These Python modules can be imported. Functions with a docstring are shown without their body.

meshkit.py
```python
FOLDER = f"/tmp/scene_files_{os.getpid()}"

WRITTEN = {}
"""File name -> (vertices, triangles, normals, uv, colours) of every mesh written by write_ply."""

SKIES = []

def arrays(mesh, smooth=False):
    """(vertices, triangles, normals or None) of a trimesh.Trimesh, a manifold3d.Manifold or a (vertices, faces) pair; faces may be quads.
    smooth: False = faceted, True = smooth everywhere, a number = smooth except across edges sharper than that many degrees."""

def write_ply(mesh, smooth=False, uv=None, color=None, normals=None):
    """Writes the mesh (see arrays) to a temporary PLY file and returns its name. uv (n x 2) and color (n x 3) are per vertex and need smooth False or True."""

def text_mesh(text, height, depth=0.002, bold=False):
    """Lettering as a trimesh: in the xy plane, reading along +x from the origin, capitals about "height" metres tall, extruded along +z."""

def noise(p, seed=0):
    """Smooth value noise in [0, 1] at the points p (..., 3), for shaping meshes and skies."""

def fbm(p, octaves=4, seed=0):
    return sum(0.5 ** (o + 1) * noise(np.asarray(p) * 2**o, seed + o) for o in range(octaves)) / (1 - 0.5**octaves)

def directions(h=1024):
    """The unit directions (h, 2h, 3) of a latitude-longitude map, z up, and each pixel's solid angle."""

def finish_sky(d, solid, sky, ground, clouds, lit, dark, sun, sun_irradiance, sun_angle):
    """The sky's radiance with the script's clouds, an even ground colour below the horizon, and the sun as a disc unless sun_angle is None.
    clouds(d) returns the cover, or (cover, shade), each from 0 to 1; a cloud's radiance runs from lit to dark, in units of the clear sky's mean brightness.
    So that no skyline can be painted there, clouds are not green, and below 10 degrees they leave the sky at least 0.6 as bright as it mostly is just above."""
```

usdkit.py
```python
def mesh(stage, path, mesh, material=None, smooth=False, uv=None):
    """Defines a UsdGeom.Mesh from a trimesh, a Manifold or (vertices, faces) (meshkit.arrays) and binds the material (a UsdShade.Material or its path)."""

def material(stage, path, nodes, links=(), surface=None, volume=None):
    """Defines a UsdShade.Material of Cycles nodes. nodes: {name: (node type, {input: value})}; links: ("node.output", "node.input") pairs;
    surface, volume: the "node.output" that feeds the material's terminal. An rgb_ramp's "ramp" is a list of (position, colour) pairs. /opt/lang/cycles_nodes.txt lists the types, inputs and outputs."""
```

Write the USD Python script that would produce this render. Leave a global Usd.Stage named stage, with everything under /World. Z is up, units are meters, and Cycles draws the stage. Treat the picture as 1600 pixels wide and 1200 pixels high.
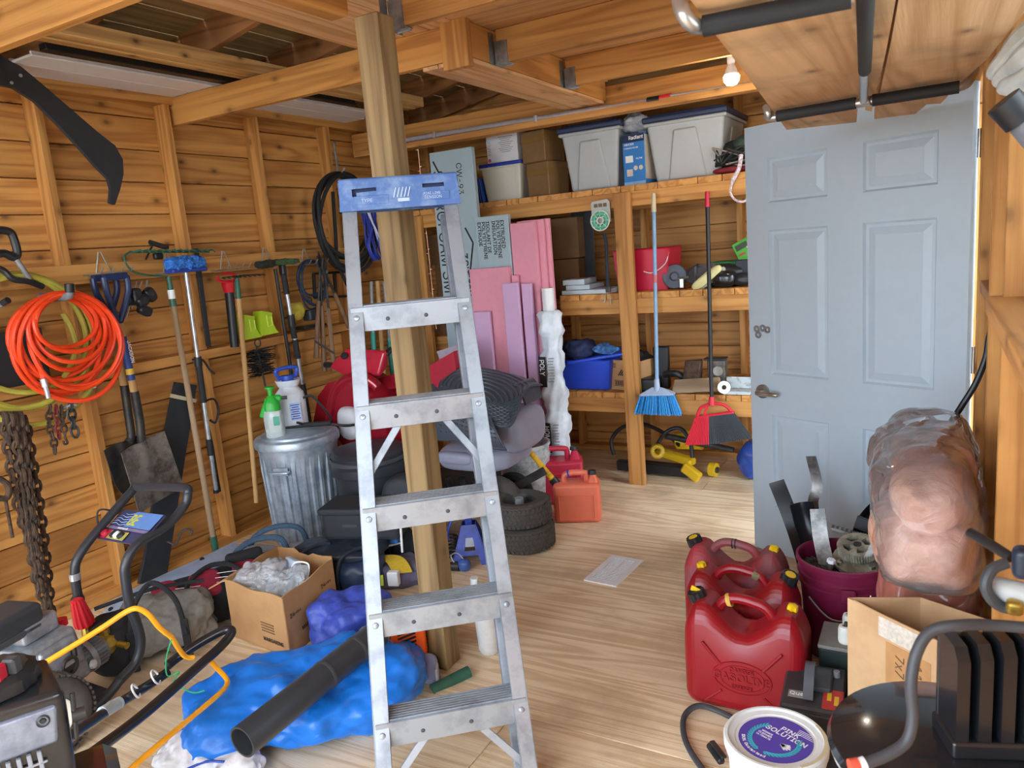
import math, random
import numpy as np
import trimesh, manifold3d as m3
from shapely.geometry import Polygon, box as sbox
from pxr import Usd, UsdGeom, UsdLux, UsdShade, Sdf, Gf
import usdkit, meshkit

stage = Usd.Stage.CreateInMemory()
UsdGeom.SetStageUpAxis(stage, UsdGeom.Tokens.z)
UsdGeom.SetStageMetersPerUnit(stage, 1.0)
UsdGeom.Xform.Define(stage, '/World')
UsdGeom.Scope.Define(stage, '/World/Looks')
rng = np.random.default_rng(7)

# ---------------------------------------------------------------- camera
cam = UsdGeom.Camera.Define(stage, '/World/camera')
RIGHT, DOWN, FWD = (0.8719, 0.4826, -0.0827), (0.0166, -0.1979, -0.9801), (-0.4894, 0.8532, -0.1806)
cam.AddTransformOp().Set(Gf.Matrix4d(*RIGHT, 0, *[-x for x in DOWN], 0, *[-x for x in FWD], 0, 0, 0, 1.58, 1))
cam.CreateHorizontalApertureAttr(36.0); cam.CreateVerticalApertureAttr(27.0)
cam.CreateFocalLengthAttr(26.363); cam.CreateClippingRangeAttr(Gf.Vec2f(0.02, 200))
cam.CreateExposureAttr(1.0)
cam.CreateFStopAttr(7.5); cam.CreateFocusDistanceAttr(3.2)

# ---------------------------------------------------------------- sky and sun
dome = UsdLux.DomeLight.Define(stage, '/World/sky_light')
dome.CreateIntensityAttr(1.0)
sky_mat = usdkit.material(stage, '/World/Looks/sky', {
    'tc': ('texture_coordinate', {}),
    'n': ('noise_texture', {'scale': 2.2, 'detail': 6.0, 'roughness': 0.55}),
    'r': ('rgb_ramp', {'ramp': [(0.40, (0, 0, 0)), (0.66, (1, 1, 1))]}),
    'm': ('mix', {'color1': (0.62, 0.80, 1.0), 'color2': (1.0, 1.0, 1.0)}),
    'b': ('background_shader', {'strength': 4.2})},
    [('tc.generated', 'n.vector'), ('n.fac', 'r.fac'), ('r.color', 'm.fac'), ('m.color', 'b.color')], surface='b.background')
UsdShade.MaterialBindingAPI.Apply(dome.GetPrim()).Bind(sky_mat)
sun = UsdLux.DistantLight.Define(stage, '/World/sun')
sun.CreateIntensityAttr(7.0); sun.CreateAngleAttr(0.6); sun.CreateColorAttr(Gf.Vec3f(1.0, 0.95, 0.86))
sun.AddRotateXYZOp().Set(Gf.Vec3f(30, 14, 0))      # from high in front of the shed, to the right of its open end

# ---------------------------------------------------------------- helpers: materials
def S(r, g=None, b=None):
    if isinstance(r, str):
        r = r.lstrip('#'); r, g, b = (int(r[i:i + 2], 16) for i in (0, 2, 4))
    f = lambda c: (c / 255 / 12.92) if c / 255 < 0.04045 else ((c / 255 + 0.055) / 1.055) ** 2.4
    return (f(r), f(g), f(b))
_M = {}
def plain(name, col, rough=0.5, metal=0.0, var=0.08, scale=30.0, coat=0.0, bump=0.0, spec=0.5, sheen=0.0):
    if name in _M: return _M[name]
    c = S(col) if isinstance(col, str) else col
    nodes = {'g': ('geometry', {}), 'n': ('noise_texture', {'scale': scale, 'detail': 4.0}),
             'r': ('rgb_ramp', {'ramp': [(0.3, tuple(x * (1 - var) for x in c)), (0.7, tuple(min(1, x * (1 + var)) for x in c))]}),
             'p': ('principled_bsdf', {'roughness': rough, 'metallic': metal, 'coat_weight': coat, 'specular_ior_level': spec, 'sheen_weight': sheen})}
    links = [('g.position', 'n.vector'), ('n.fac', 'r.fac'), ('r.color', 'p.base_color')]
    if bump:
        nodes['b'] = ('bump', {'strength': bump, 'distance': 0.01}); links += [('n.fac', 'b.height'), ('b.normal', 'p.normal')]
    _M[name] = usdkit.material(stage, '/World/Looks/' + name, nodes, links, surface='p.BSDF')
    return _M[name]
def worn(name, col, col2, amount=0.5, rough=0.5, metal=0.0, scale=9.0, bump=0.0, coat=0.0):
    """two tones of wear in patches"""
    if name in _M: return _M[name]
    a, b = (S(c) if isinstance(c, str) else c for c in (col, col2))
    nodes = {'g': ('geometry', {}), 'n': ('noise_texture', {'scale': scale, 'detail': 8.0, 'roughness': 0.65}),
             'r': ('rgb_ramp', {'ramp': [(max(0, amount - 0.12), b), (min(1, amount + 0.08), a)]}),
             'p': ('principled_bsdf', {'roughness': rough, 'metallic': metal, 'coat_weight': coat})}
    links = [('g.position', 'n.vector'), ('n.fac', 'r.fac'), ('r.color', 'p.base_color')]
    if bump:
        nodes['b'] = ('bump', {'strength': bump, 'distance': 0.01}); links += [('n.fac', 'b.height'), ('b.normal', 'p.normal')]
    _M[name] = usdkit.material(stage, '/World/Looks/' + name, nodes, links, surface='p.BSDF')
    return _M[name]
def wood(name, light, dark, axis='y', knots=1.0, rough=0.62, ring=8.0, tone=0.16, knot_scale=3.8, fine=1.0, stain=None, dist=0.4):
    if name in _M: return _M[name]
    li, da = (S(c) if isinstance(c, str) else c for c in (light, dark))
    k = 'xyz'.index(axis); sc = [10.0] * 3; sc[k] = 0.55
    al = [0.0] * 3; al[k] = knot_scale * 0.62; cr = [knot_scale] * 3; cr[k] = 0.0
    sf = [150.0 * fine] * 3; sf[k] = 4.0
    da0 = da; da = tuple((a * 0.2 + b * 0.8) for a, b in zip(li, da)); mid = tuple((a * 0.62 + b * 0.38) for a, b in zip(li, da))
    nodes = {'g': ('geometry', {}), 'o': ('object_info', {}),
             'sh': ('vector_math', {'math_type': 'scale', 'vector1': (37.0, 53.0, 71.0)}),
             'ad': ('vector_math', {'math_type': 'add'}),
             'm1': ('mapping', {'scale': tuple(sc)}), 'm2': ('combine_xyz', {}), 'd1': ('vector_math', {'math_type': 'dot_product', 'vector2': tuple(al)}), 'd2': ('vector_math', {'math_type': 'dot_product', 'vector2': tuple(cr)}), 'm3': ('mapping', {'scale': tuple(sf)}),
             'n1': ('noise_texture', {'scale': 0.55, 'detail': 3.0, 'distortion': dist}),
             'mu': ('math', {'math_type': 'multiply', 'value2': ring * 6.283}), 'si': ('math', {'math_type': 'sine'}),
             'ha': ('math', {'math_type': 'multiply_add', 'value2': 0.5, 'value3': 0.5}),
             'n3': ('noise_texture', {'scale': 1.0, 'detail': 2.0}),
             'mx': ('mix_float', {'fac': 0.38}),
             'r': ('rgb_ramp', {'ramp': [(0.12, da), (0.45, mid), (0.85, li)]}),
             'v': ('voronoi_texture', {'scale': 1.0, 'randomness': 1.0, 'dimensions': '2D'}),
             'kr': ('rgb_ramp', {'ramp': [(0.0, (1, 1, 1)), (0.03, (0.8, 0.8, 0.8)), (0.05, (0.42, 0.42, 0.42)), (0.12, (0, 0, 0))]}),
             'kf': ('math', {'math_type': 'multiply', 'value2': 0.8 * knots}),
             'kc': ('mix', {'color2': tuple(x * 0.2 for x in da0)}),
             'to': ('math', {'math_type': 'multiply_add', 'value2': 2 * tone, 'value3': 1 - tone}),
             'h': ('hsv', {'hue': 0.5, 'saturation': 1.0}),
             'b': ('bump', {'strength': 0.25, 'distance': 0.004}),
             'p': ('principled_bsdf', {'roughness': rough, 'specular_ior_level': 0.35})}
    links = [('o.random', 'sh.scale'), ('g.position', 'ad.vector1'), ('sh.vector', 'ad.vector2'),
             ('ad.vector', 'm1.vector'), ('ad.vector', 'd1.vector1'), ('ad.vector', 'd2.vector1'), ('d1.value', 'm2.x'), ('d2.value', 'm2.y'), ('ad.vector', 'm3.vector'),
             ('m1.vector', 'n1.vector'), ('n1.fac', 'mu.value1'), ('mu.value', 'si.value1'), ('si.value', 'ha.value1'),
             ('m3.vector', 'n3.vector'), ('ha.value', 'mx.a'), ('n3.fac', 'mx.b'), ('mx.result', 'r.fac'),
             ('m2.vector', 'v.vector'), ('v.distance', 'kr.fac'), ('kr.color', 'kf.value1'), ('kf.value', 'kc.fac'), ('r.color', 'kc.color1'),
             ('o.random', 'to.value1'), ('to.value', 'h.value'), ('kc.color', 'h.color'), ('h.color', 'p.base_color'),
             ('n3.fac', 'b.height'), ('b.normal', 'p.normal')]
    if stain is not None:      # weathering with a shape of its own
        nodes['sn'] = ('noise_texture', {'scale': 2.6, 'detail': 5.0, 'roughness': 0.6})
        nodes['sr'] = ('rgb_ramp', {'ramp': [(0.5, (0, 0, 0)), (0.72, (0.75, 0.75, 0.75))]})
        nodes['sm'] = ('mix', {'color2': S(stain) if isinstance(stain, str) else stain})
        links = [l for l in links if l != ('h.color', 'p.base_color')]
        links += [('ad.vector', 'sn.vector'), ('sn.fac', 'sr.fac'), ('sr.color', 'sm.fac'), ('h.color', 'sm.color1'), ('sm.color', 'p.base_color')]
    _M[name] = usdkit.material(stage, '/World/Looks/' + name, nodes, links, surface='p.BSDF')
    return _M[name]
def clear_plastic(name, tint=(0.9, 0.93, 0.95), body=0.25, rough=0.08, ior=1.5):
    """thin clear film or moulding: mostly transparent, glossy by fresnel, a little milky"""
    if name in _M: return _M[name]
    _M[name] = usdkit.material(stage, '/World/Looks/' + name, {
        't': ('transparent_bsdf', {'color': tint}), 'gl': ('glossy_bsdf', {'color': (1, 1, 1), 'roughness': rough}),
        'd': ('diffuse_bsdf', {'color': tint}), 'f': ('fresnel', {'IOR': ior}),
        'm0': ('mix_closure', {'fac': body}), 'm1': ('mix_closure', {})},
        [('t.BSDF', 'm0.closure1'), ('d.BSDF', 'm0.closure2'), ('f.fac', 'm1.fac'), ('m0.closure', 'm1.closure1'), ('gl.BSDF', 'm1.closure2')], surface='m1.closure')
    return _M[name]
def emit(name, col, strength):
    if name not in _M:
        _M[name] = usdkit.material(stage, '/World/Looks/' + name, {'e': ('emission', {'color': col, 'strength': strength})}, [], surface='e.emission')
    return _M[name]

# ---------------------------------------------------------------- helpers: shapes (all return (vertices, faces))
V = lambda *a: np.array(a, float)
def unit(a):
    a = np.asarray(a, float); return a / max(np.linalg.norm(a), 1e-12)
def cat(*ms):
    ms = [m for m in ms if m is not None]
    vs, fs, n = [], [], 0
    for m in ms:
        v, f = arr(m); vs.append(v); fs.append(f + n); n += len(v)
    return np.vstack(vs), np.vstack(fs)
def arr(m):
    if isinstance(m, tuple): return np.asarray(m[0], float), np.asarray(m[1], int)
    if hasattr(m, 'to_mesh'):
        k = m.to_mesh(); return np.array(k.vert_properties[:, :3], float), np.array(k.tri_verts, int)
    return np.array(m.vertices, float), np.array(m.faces, int)
def frame(z, up=(0, 0, 1)):
    z = unit(z); x = np.cross(up, z)
    if np.linalg.norm(x) < 1e-5: x = np.cross((0, 1, 0), z)
    x = unit(x); return np.stack([x, np.cross(z, x), z], 1)
def rotz(a):
    c, s = math.cos(a), math.sin(a); return np.array([[c, -s, 0], [s, c, 0], [0, 0, 1.0]])
def rot(axis, a):
    return trimesh.transformations.rotation_matrix(a, axis)[:3, :3]
def xf(m, R=None, t=(0, 0, 0)):
    v, f = arr(m); v = v if R is None else v @ np.asarray(R).T
    return v + np.asarray(t, float), f
_cb = {}
def box(c, s, R=None, b=0.0):
    """box, chamfered by b"""
    s = np.asarray(s, float) / 2
    if b <= 0:
        v = np.array([[x, y, z] for x in (-1, 1) for y in (-1, 1) for z in (-1, 1)], float) * s
        f = np.array([[0, 1, 3], [0, 3, 2], [4, 6, 7], [4, 7, 5], [0, 4, 5], [0, 5, 1], [2, 3, 7], [2, 7, 6], [0, 2, 6], [0, 6, 4], [1, 5, 7], [1, 7, 3]])
    else:
        b = min(b, s.min() * 0.95); pts = []
        for sx in (-1, 1):
            for sy in (-1, 1):
                for sz in (-1, 1):
                    g = V(sx, sy, sz)
                    for k in range(3):
                        p = g * (s - b); p[k] = g[k] * s[k]; pts.append(p)
        v = np.array(pts)
        if 'f' not in _cb:
            h = trimesh.convex.convex_hull(np.array([p / s for p in np.array(pts)]) if False else v)
            idx = [int(np.argmin(np.linalg.norm(v - q, axis=1))) for q in h.vertices]
            _cb['f'] = np.array([[idx[i] for i in t] for t in h.faces])
        f = _cb['f']
    v = v if R is None else v @ np.asarray(R).T
    return v + np.asarray(c, float), f
def bar(p, q, w, h, up=(0, 0, 1), b=0.0015):
    """straight bar of section w (sideways) x h (along up) from p to q"""
    p, q = np.asarray(p, float), np.asarray(q, float)
    R = frame(q - p, up)
    return box((p + q) / 2, (w, h, np.linalg.norm(q - p)), R, b)
def rbox(c, s, r=0.02, R=None, seg=16):
    s = np.asarray(s, float) / 2; r = min(r, s.min() * 0.99)
    sp = m3.Manifold.sphere(r, seg)
    m = m3.Manifold.batch_hull([sp.translate([sx * (s[0] - r), sy * (s[1] - r), sz * (s[2] - r)]) for sx in (-1, 1) for sy in (-1, 1) for sz in (-1, 1)])
    return xf(m, R, c)
def hull(pts, r=None, seg=12):
    """hull of points, or of spheres of radius r (one or a list)"""
    if r is None:
        h = trimesh.convex.convex_hull(np.asarray(pts, float)); return arr(h)
    rs = r if hasattr(r, '__len__') else [r] * len(pts)
    return arr(m3.Manifold.batch_hull([m3.Manifold.sphere(float(k), seg).translate([float(x) for x in p]) for p, k in zip(pts, rs)]))
def spline(pts, n=8, closed=False):
    P = np.asarray(pts, float); N = len(P); out = []
    rngi = range(N) if closed else range(N - 1)
    for i in rngi:
        p0, p1, p2, p3 = (P[(i + k) % N] if closed else P[min(max(i + k, 0), N - 1)] for k in (-1, 0, 1, 2))
        for t in np.linspace(0, 1, n, endpoint=False):
            out.append(0.5 * ((2 * p1) + (-p0 + p2) * t + (2 * p0 - 5 * p1 + 4 * p2 - p3) * t * t + (-p0 + 3 * p1 - 3 * p2 + p3) * t ** 3))
    if not closed: out.append(P[-1])
    return np.array(out)
def tube(pts, r, n=10, closed=False):
    P = np.asarray(pts, float); N = len(P)
    rs = np.full(N, r, float) if not hasattr(r, '__len__') else np.asarray(r, float)
    T = np.zeros_like(P)
    for i in range(N):
        a, b = (P[(i - 1) % N], P[(i + 1) % N]) if closed else (P[max(i - 1, 0)], P[min(i + 1, N - 1)])
        T[i] = unit(b - a)
    x = frame(T[0])[:, 0]; ang = np.arange(n) * 2 * np.pi / n; vs = []
    for i in range(N):
        x = unit(x - T[i] * np.dot(x, T[i])); y = np.cross(T[i], x)
        vs.append(P[i] + rs[i] * (np.cos(ang)[:, None] * x + np.sin(ang)[:, None] * y))
    v = np.vstack(vs); f = []
    for i in range(N if closed else N - 1):
        a, b = i * n, ((i + 1) % N) * n
        for k in range(n):
            k2 = (k + 1) % n; f += [[a + k, a + k2, b + k2], [a + k, b + k2, b + k]]
    if not closed:
        v = np.vstack([v, P[0], P[-1]]); c0, c1 = len(v) - 2, len(v) - 1; e = (N - 1) * n
        for k in range(n):
            k2 = (k + 1) % n; f += [[c0, k2, k], [c1, e + k, e + k2]]
    return v, np.array(f)
def cyl(p, q, r, r2=None, n=20):
    return tube([p, q], [r, r if r2 is None else r2], n)
def lathe(prof, c=(0, 0, 0), R=None, n=32, flute=None):
    """prof: (radius, height) pairs; closed at both ends if the radius is 0 there"""
    prof = np.asarray(prof, float); ang = np.arange(n) * 2 * np.pi / n; vs = []
    for i, (r, z) in enumerate(prof):
        rr = np.full(n, r) if flute is None else r * (1 + flute(ang, i))
        vs.append(np.stack([rr * np.cos(ang), rr * np.sin(ang), np.full(n, z)], 1))
    f = []
    for i in range(len(prof) - 1):
        for k in range(n):
            k2 = (k + 1) % n; a, b = i * n, (i + 1) * n
            if prof[i][0] > 1e-9: f.append([a + k, a + k2, b + k2])
            if prof[i + 1][0] > 1e-9: f.append([a + k, b + k2, b + k])
    return xf((np.vstack(vs), np.array(f)), R, c)
def prism(poly, t, R=None, c=(0, 0, 0), holes=()):
    """polygon (x, y) extruded from z=0 to t, then turned and moved"""
    pg = Polygon(poly, holes).buffer(0)
    ms = [trimesh.creation.extrude_polygon(g, t, engine='earcut') for g in getattr(pg, 'geoms', [pg])]
    return xf(cat(*ms), R, c)
def plate(pts3, t, n=None):
    """flat outline given by points in space, thickened by t along its normal"""
    P = np.asarray(pts3, float); c = P.mean(0)
    if n is None:
        n = sum(np.cross(P[i] - c, P[(i + 1) % len(P)] - c) for i in range(len(P)))
    R = frame(n); loc = (P - c) @ R
    return prism(loc[:, :2], t, R, c - R[:, 2] * t / 2)
def soft(c, s, p=4.0, R=None, amp=0.03, freq=6.0, sub=4, seed=0, flat=True, oct=3):
    """soft bulging box (superellipsoid) with creases, flat below"""
    m = trimesh.creation.icosphere(subdivisions=sub); d = np.array(m.vertices)
    d = d / (np.abs(d) ** p).sum(1, keepdims=True) ** (1 / p)
    h = np.asarray(s, float) / 2; v = d * h
    nz = meshkit.fbm(v * freq + 100.0 + seed * 17.0, oct, seed) - 0.5
    ridge = np.abs(meshkit.fbm(v * freq * 0.7 + 55.0 + seed * 9.0, 2, seed + 5) - 0.5)
    v = v + m.vertices * ((nz * amp * 2) - ridge * amp)[:, None]
    if flat: v[:, 2] = np.maximum(v[:, 2], -h[2])
    return xf((v, np.array(m.faces)), R, c)
def drape(fn, nu, nv, t=0.004):
    """thin sheet: fn(u, v) -> point, u and v in 0..1, thickened by t"""
    P = np.array([[fn(i / nu, j / nv) for j in range(nv + 1)] for i in range(nu + 1)], float)
    du, dv = np.gradient(P, axis=0), np.gradient(P, axis=1)
    N = np.cross(du, dv); N /= np.maximum(np.linalg.norm(N, axis=2, keepdims=True), 1e-9)
    a, b = (P + N * t / 2).reshape(-1, 3), (P - N * t / 2).reshape(-1, 3); W = nv + 1; K = len(a); f = []
    for i in range(nu):
        for j in range(nv):
            q = [i * W + j, (i + 1) * W + j, (i + 1) * W + j + 1, i * W + j + 1]
            f += [[q[0], q[1], q[2]], [q[0], q[2], q[3]], [K + q[0], K + q[2], K + q[1]], [K + q[0], K + q[3], K + q[2]]]
    rim = [i * W for i in range(nu + 1)] + [nu * W + j for j in range(1, nv + 1)] + [i * W + nv for i in range(nu - 1, -1, -1)] + [j for j in range(nv - 1, 0, -1)]
    for x, y in zip(rim, rim[1:] + rim[:1]): f += [[x, K + x, K + y], [x, K + y, y]]
    return np.vstack([a, b]), np.array(f)
def ring(c, R0, r, axis=(0, 0, 1), n=40, m=10, sx=1.0, sy=1.0):
    F = frame(axis); a = np.arange(n) * 2 * np.pi / n
    P = np.asarray(c, float) + (np.cos(a) * R0 * sx)[:, None] * F[:, 0] + (np.sin(a) * R0 * sy)[:, None] * F[:, 1]
    return tube(P, r, m, closed=True)
def text(s, h, o, x, y, depth=0.001, bold=False, center=False, squeeze=1.0):
    """lettering: o = start of the base line, x = reading direction, y = up of the letters"""
    v, f = arr(meshkit.text_mesh(s, h, depth, bold)); v = v * V(squeeze, 1, 1)
    if center: v[:, 0] -= (v[:, 0].min() + v[:, 0].max()) / 2
    x, y = unit(x), unit(y); z = np.cross(x, y)
    return xf((v, f), np.stack([x, y, z], 1), o)

# ---------------------------------------------------------------- helpers: prims
_names = {}
def numbered(path):
    n = _names.get(path, -1) + 1; _names[path] = n
    return path if n == 0 else f'{path}_{n:03d}'
class Thing:
    def __init__(self, path, inv): self.path, self.inv = path, inv
def _tag(p, label=None, cat_=None, group=None, kind=None):
    for k, x in (('label', label), ('category', cat_), ('group', group), ('kind', kind)):
        if x: p.SetCustomDataByKey(k, x)
def thing(name, label, cat_, base, rz=0.0, group=None, kind=None):
    """an Xform at the thing's base; its parts are given in room coordinates and stored relative to it"""
    path = numbered('/World/' + name); x = UsdGeom.Xform.Define(stage, path)
    x.AddTranslateOp().Set(Gf.Vec3d(*[float(k) for k in base]))
    if rz: x.AddRotateZOp().Set(math.degrees(rz))
    _tag(x.GetPrim(), label, cat_, group, kind)
    b, R = np.asarray(base, float), rotz(rz)
    return Thing(path, lambda v: (v - b) @ R)
def part(t, name, mesh, mat, label=None, smooth=30, kind=None):
    path = numbered(t.path + '/' + name); v, f = arr(mesh)
    m = usdkit.mesh(stage, path, (t.inv(v), f), mat, smooth=smooth)
    _tag(m.GetPrim(), label, kind=kind)
    return Thing(path, t.inv)
def solo(name, mesh, mat, label, cat_, group=None, smooth=30, kind=None):
    path = numbered('/World/' + name); v, f = arr(mesh); c = (v.min(0) + v.max(0)) / 2; c[2] = v[:, 2].min()
    m = usdkit.mesh(stage, path, (v - c, f), mat, smooth=smooth)
    m.AddTranslateOp().Set(Gf.Vec3d(*[float(k) for k in c])); _tag(m.GetPrim(), label, cat_, group, kind)
    return Thing(path, lambda q: q - c)
def copy(src, label, base, rz=0.0):
    path = numbered('/World/' + src.path.split('/')[-1]); x = UsdGeom.Xform.Define(stage, path); p = x.GetPrim()
    p.GetReferences().AddInternalReference(src.path)
    x.ClearXformOpOrder(); x.AddTranslateOp().Set(Gf.Vec3d(*[float(k) for k in base])); x.AddRotateZOp().Set(math.degrees(rz))
    p.SetCustomDataByKey('label', label); p.SetInstanceable(True)
    return Thing(path, None)
def structure(name, mesh=None, mat=None, smooth=30):
    path = '/World/' + name
    if mesh is None:
        p = UsdGeom.Xform.Define(stage, path).GetPrim()
    else:
        p = usdkit.mesh(stage, path, arr(mesh), mat, smooth=smooth).GetPrim()
    _tag(p, kind='structure')
    return Thing(path, lambda v: v)

# ================================================================ the shed
XL, XS, XR, YB, YF, Y0 = -3.586, -3.675, 0.14, 5.2, 4.43, -0.9
cedar_y = wood('cedar_along_y', '#cb9350', '#9b632e', 'y', tone=0.15)
cedar_x = wood('cedar_along_x', '#c99254', '#98612e', 'x', tone=0.15)
fir_x = wood('fir_along_x', '#c8914f', '#9a6430', 'x', tone=0.10, knots=0.8)
fir_y = wood('fir_along_y', '#c8914f', '#9a6430', 'y', tone=0.10, knots=0.8)
fir_z = wood('fir_along_z', '#c8914f', '#9a6430', 'z', tone=0.10, knots=0.8)
pale_y = wood('pale_board', '#dcb184', '#b98552', 'y', tone=0.10, knots=0.5)
roof_wood = wood('roof_board_wood', '#a98a5c', '#76603c', 'y', tone=0.18, knots=0.5)
rafter_wood = wood('rafter_wood', '#a06d42', '#70482a', 'x', tone=0.10, knots=0.9)
ply_x = wood('plywood', '#d5a571', '#b27c49', 'x', tone=0.06, knots=0.25, ring=9, fine=0.6)
floor_wood = wood('floor_plywood', '#ebd5b3', '#c6a67a', 'x', tone=0.05, knots=0.10, ring=7, rough=0.42, fine=1.3, dist=1.6, stain='#b39677')
post_wood = wood('treated_post', '#9d8259', '#6c5436', 'z', tone=0.05, knots=0.6, ring=7)
rough_y = wood('rough_sawn', '#e0b88c', '#b98c5c', 'y', tone=0.06, knots=0.9, rough=0.85, stain='#9c8467')
galv = worn('galvanised_steel', '#a9b0b6', '#83898e', 0.5, 0.38, 0.85, 14)
black_metal = plain('black_metal', '#1a1b1d', 0.42, 0.2)
white_paint = plain('white_door_paint', '#b4c2cb', 0.42, var=0.015)
white_pl = plain('white_plastic', '#e3e5e6', 0.4, var=0.03)
brass = plain('brushed_nickel', '#b5b0a6', 0.3, 0.9)

ground = structure('ground', box((0, 2, -0.45), (60, 60, 0.3)), plain('gravel_ground', '#a39a8c', 0.95, var=0.25, scale=14, bump=0.4))

# floor: sheets of plywood, each with its own edges
fl_ = structure('floor')
part(fl_, 'floor_framing', box(((XS + XR) / 2, 2.15, -0.16), (XR - XS + 0.1, 6.3, 0.26)), fir_x)
xs = [XS, -2.46, -1.24, -0.02, XR + 0.1]
for j, (y0, y1) in enumerate(((Y0, 1.98), (1.98, 4.40), (4.40, YB + 0.02))):
    cuts = [XS, -1.24 - 0.0, XR + 0.1] if j != 1 else [XS, -2.46, -0.02, XR + 0.1]
    for a, b in zip(cuts, cuts[1:]):
        part(fl_, 'plywood_sheet', box(((a + b) / 2, (y0 + y1) / 2, -0.015), (b - a - 0.003, y1 - y0 - 0.003, 0.03), b=0.002), floor_wood)

def siding(w, fixed, a0, a1, z0, z1, axis, mat, joints=(), pitch=0.166, off=0.0, sign=1):
    """rows of boards with a shadow gap; axis: the way the boards run"""
    z = z0 - off; k = 0
    while z < z1 - 0.01:
        lo, hi = max(z, z0), min(z + pitch, z1)
        cut = [a0] + sorted(c for c in (joints[k % len(joints)] if joints else ()) if a0 + 0.1 < c < a1 - 0.1) + [a1]
        for p, q in zip(cut, cut[1:]):
            if hi - lo > 0.012:
                s = (0.02, q - p - 0.002, hi - lo - 0.005) if axis == 'y' else (q - p - 0.002, 0.02, hi - lo - 0.005)
                c = (fixed, (p + q) / 2, (lo + hi) / 2) if axis == 'y' else ((p + q) / 2, fixed, (lo + hi) / 2)
                part(w, 'siding_board', box(c, s, b=0.003), mat)
        z += pitch; k += 1

# left wall: studs, boards, two rails
wl = structure('wall_left')
part(wl, 'sheathing', box((XS - 0.035, 2.15, 1.28), (0.02, 6.3, 2.56)), rafter_wood)
siding(wl, XS - 0.010, Y0, YB, 0.0, 2.56, 'y', cedar_y, ((2.81, 0.9), (3.42,), (2.13, 4.05), (1.5,)), off=0.085)
studs_y = [-0.45, 0.2, 0.85, 1.49, 2.129, 2.811, 3.424, 4.048, 4.70]
for y in studs_y:
    part(wl, 'stud', box(((XL + XS) / 2, y, 1.24), (0.088, 0.038, 2.46), b=0.002), fir_z)
part(wl, 'sole_plate', box(((XL + XS) / 2, 2.15, 0.0195), (0.0885, 6.1, 0.037), b=0.002), fir_y)
part(wl, 'top_plate', box(((XL + XS) / 2, 2.15, 2.515), (0.0885, 6.1, 0.09), b=0.002), fir_y)
part(wl, 'eave_blocking', box((XS - 0.02, 2.15, 2.65), (0.03, 6.3, 0.18), b=0.002), rafter_wood)
part(wl, 'rail', box((XL + 0.019, 1.80, 1.617), (0.037, 5.3, 0.092), b=0.002), fir_y)
part(wl, 'rail', box((XL - 0.024, 1.80, 1.125), (0.125, 5.3, 0.05), b=0.002), fir_y)

# back wall
wb = structure('wall_back')
part(wb, 'sheathing', box(((XL + XR) / 2, YB + 0.035, 1.4), (3.9, 0.02, 2.8)), rafter_wood)
siding(wb, YB + 0.010, XS, XR, 0.0, 2.75, 'x', cedar_x, ((-2.36,), (-1.13,), (-1.78,), ()), off=0.05)
for x in (-3.54, -2.95, -2.36, -1.78, -1.12, -0.52, 0.1):
    part(wb, 'stud', box((x, YB - 0.045, 1.24), (0.038, 0.088, 2.46), b=0.002), fir_z)
part(wb, 'sole_plate', box(((XL + XR) / 2, YB - 0.045, 0.0195), (3.7, 0.0885, 0.037), b=0.002), fir_x)

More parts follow.
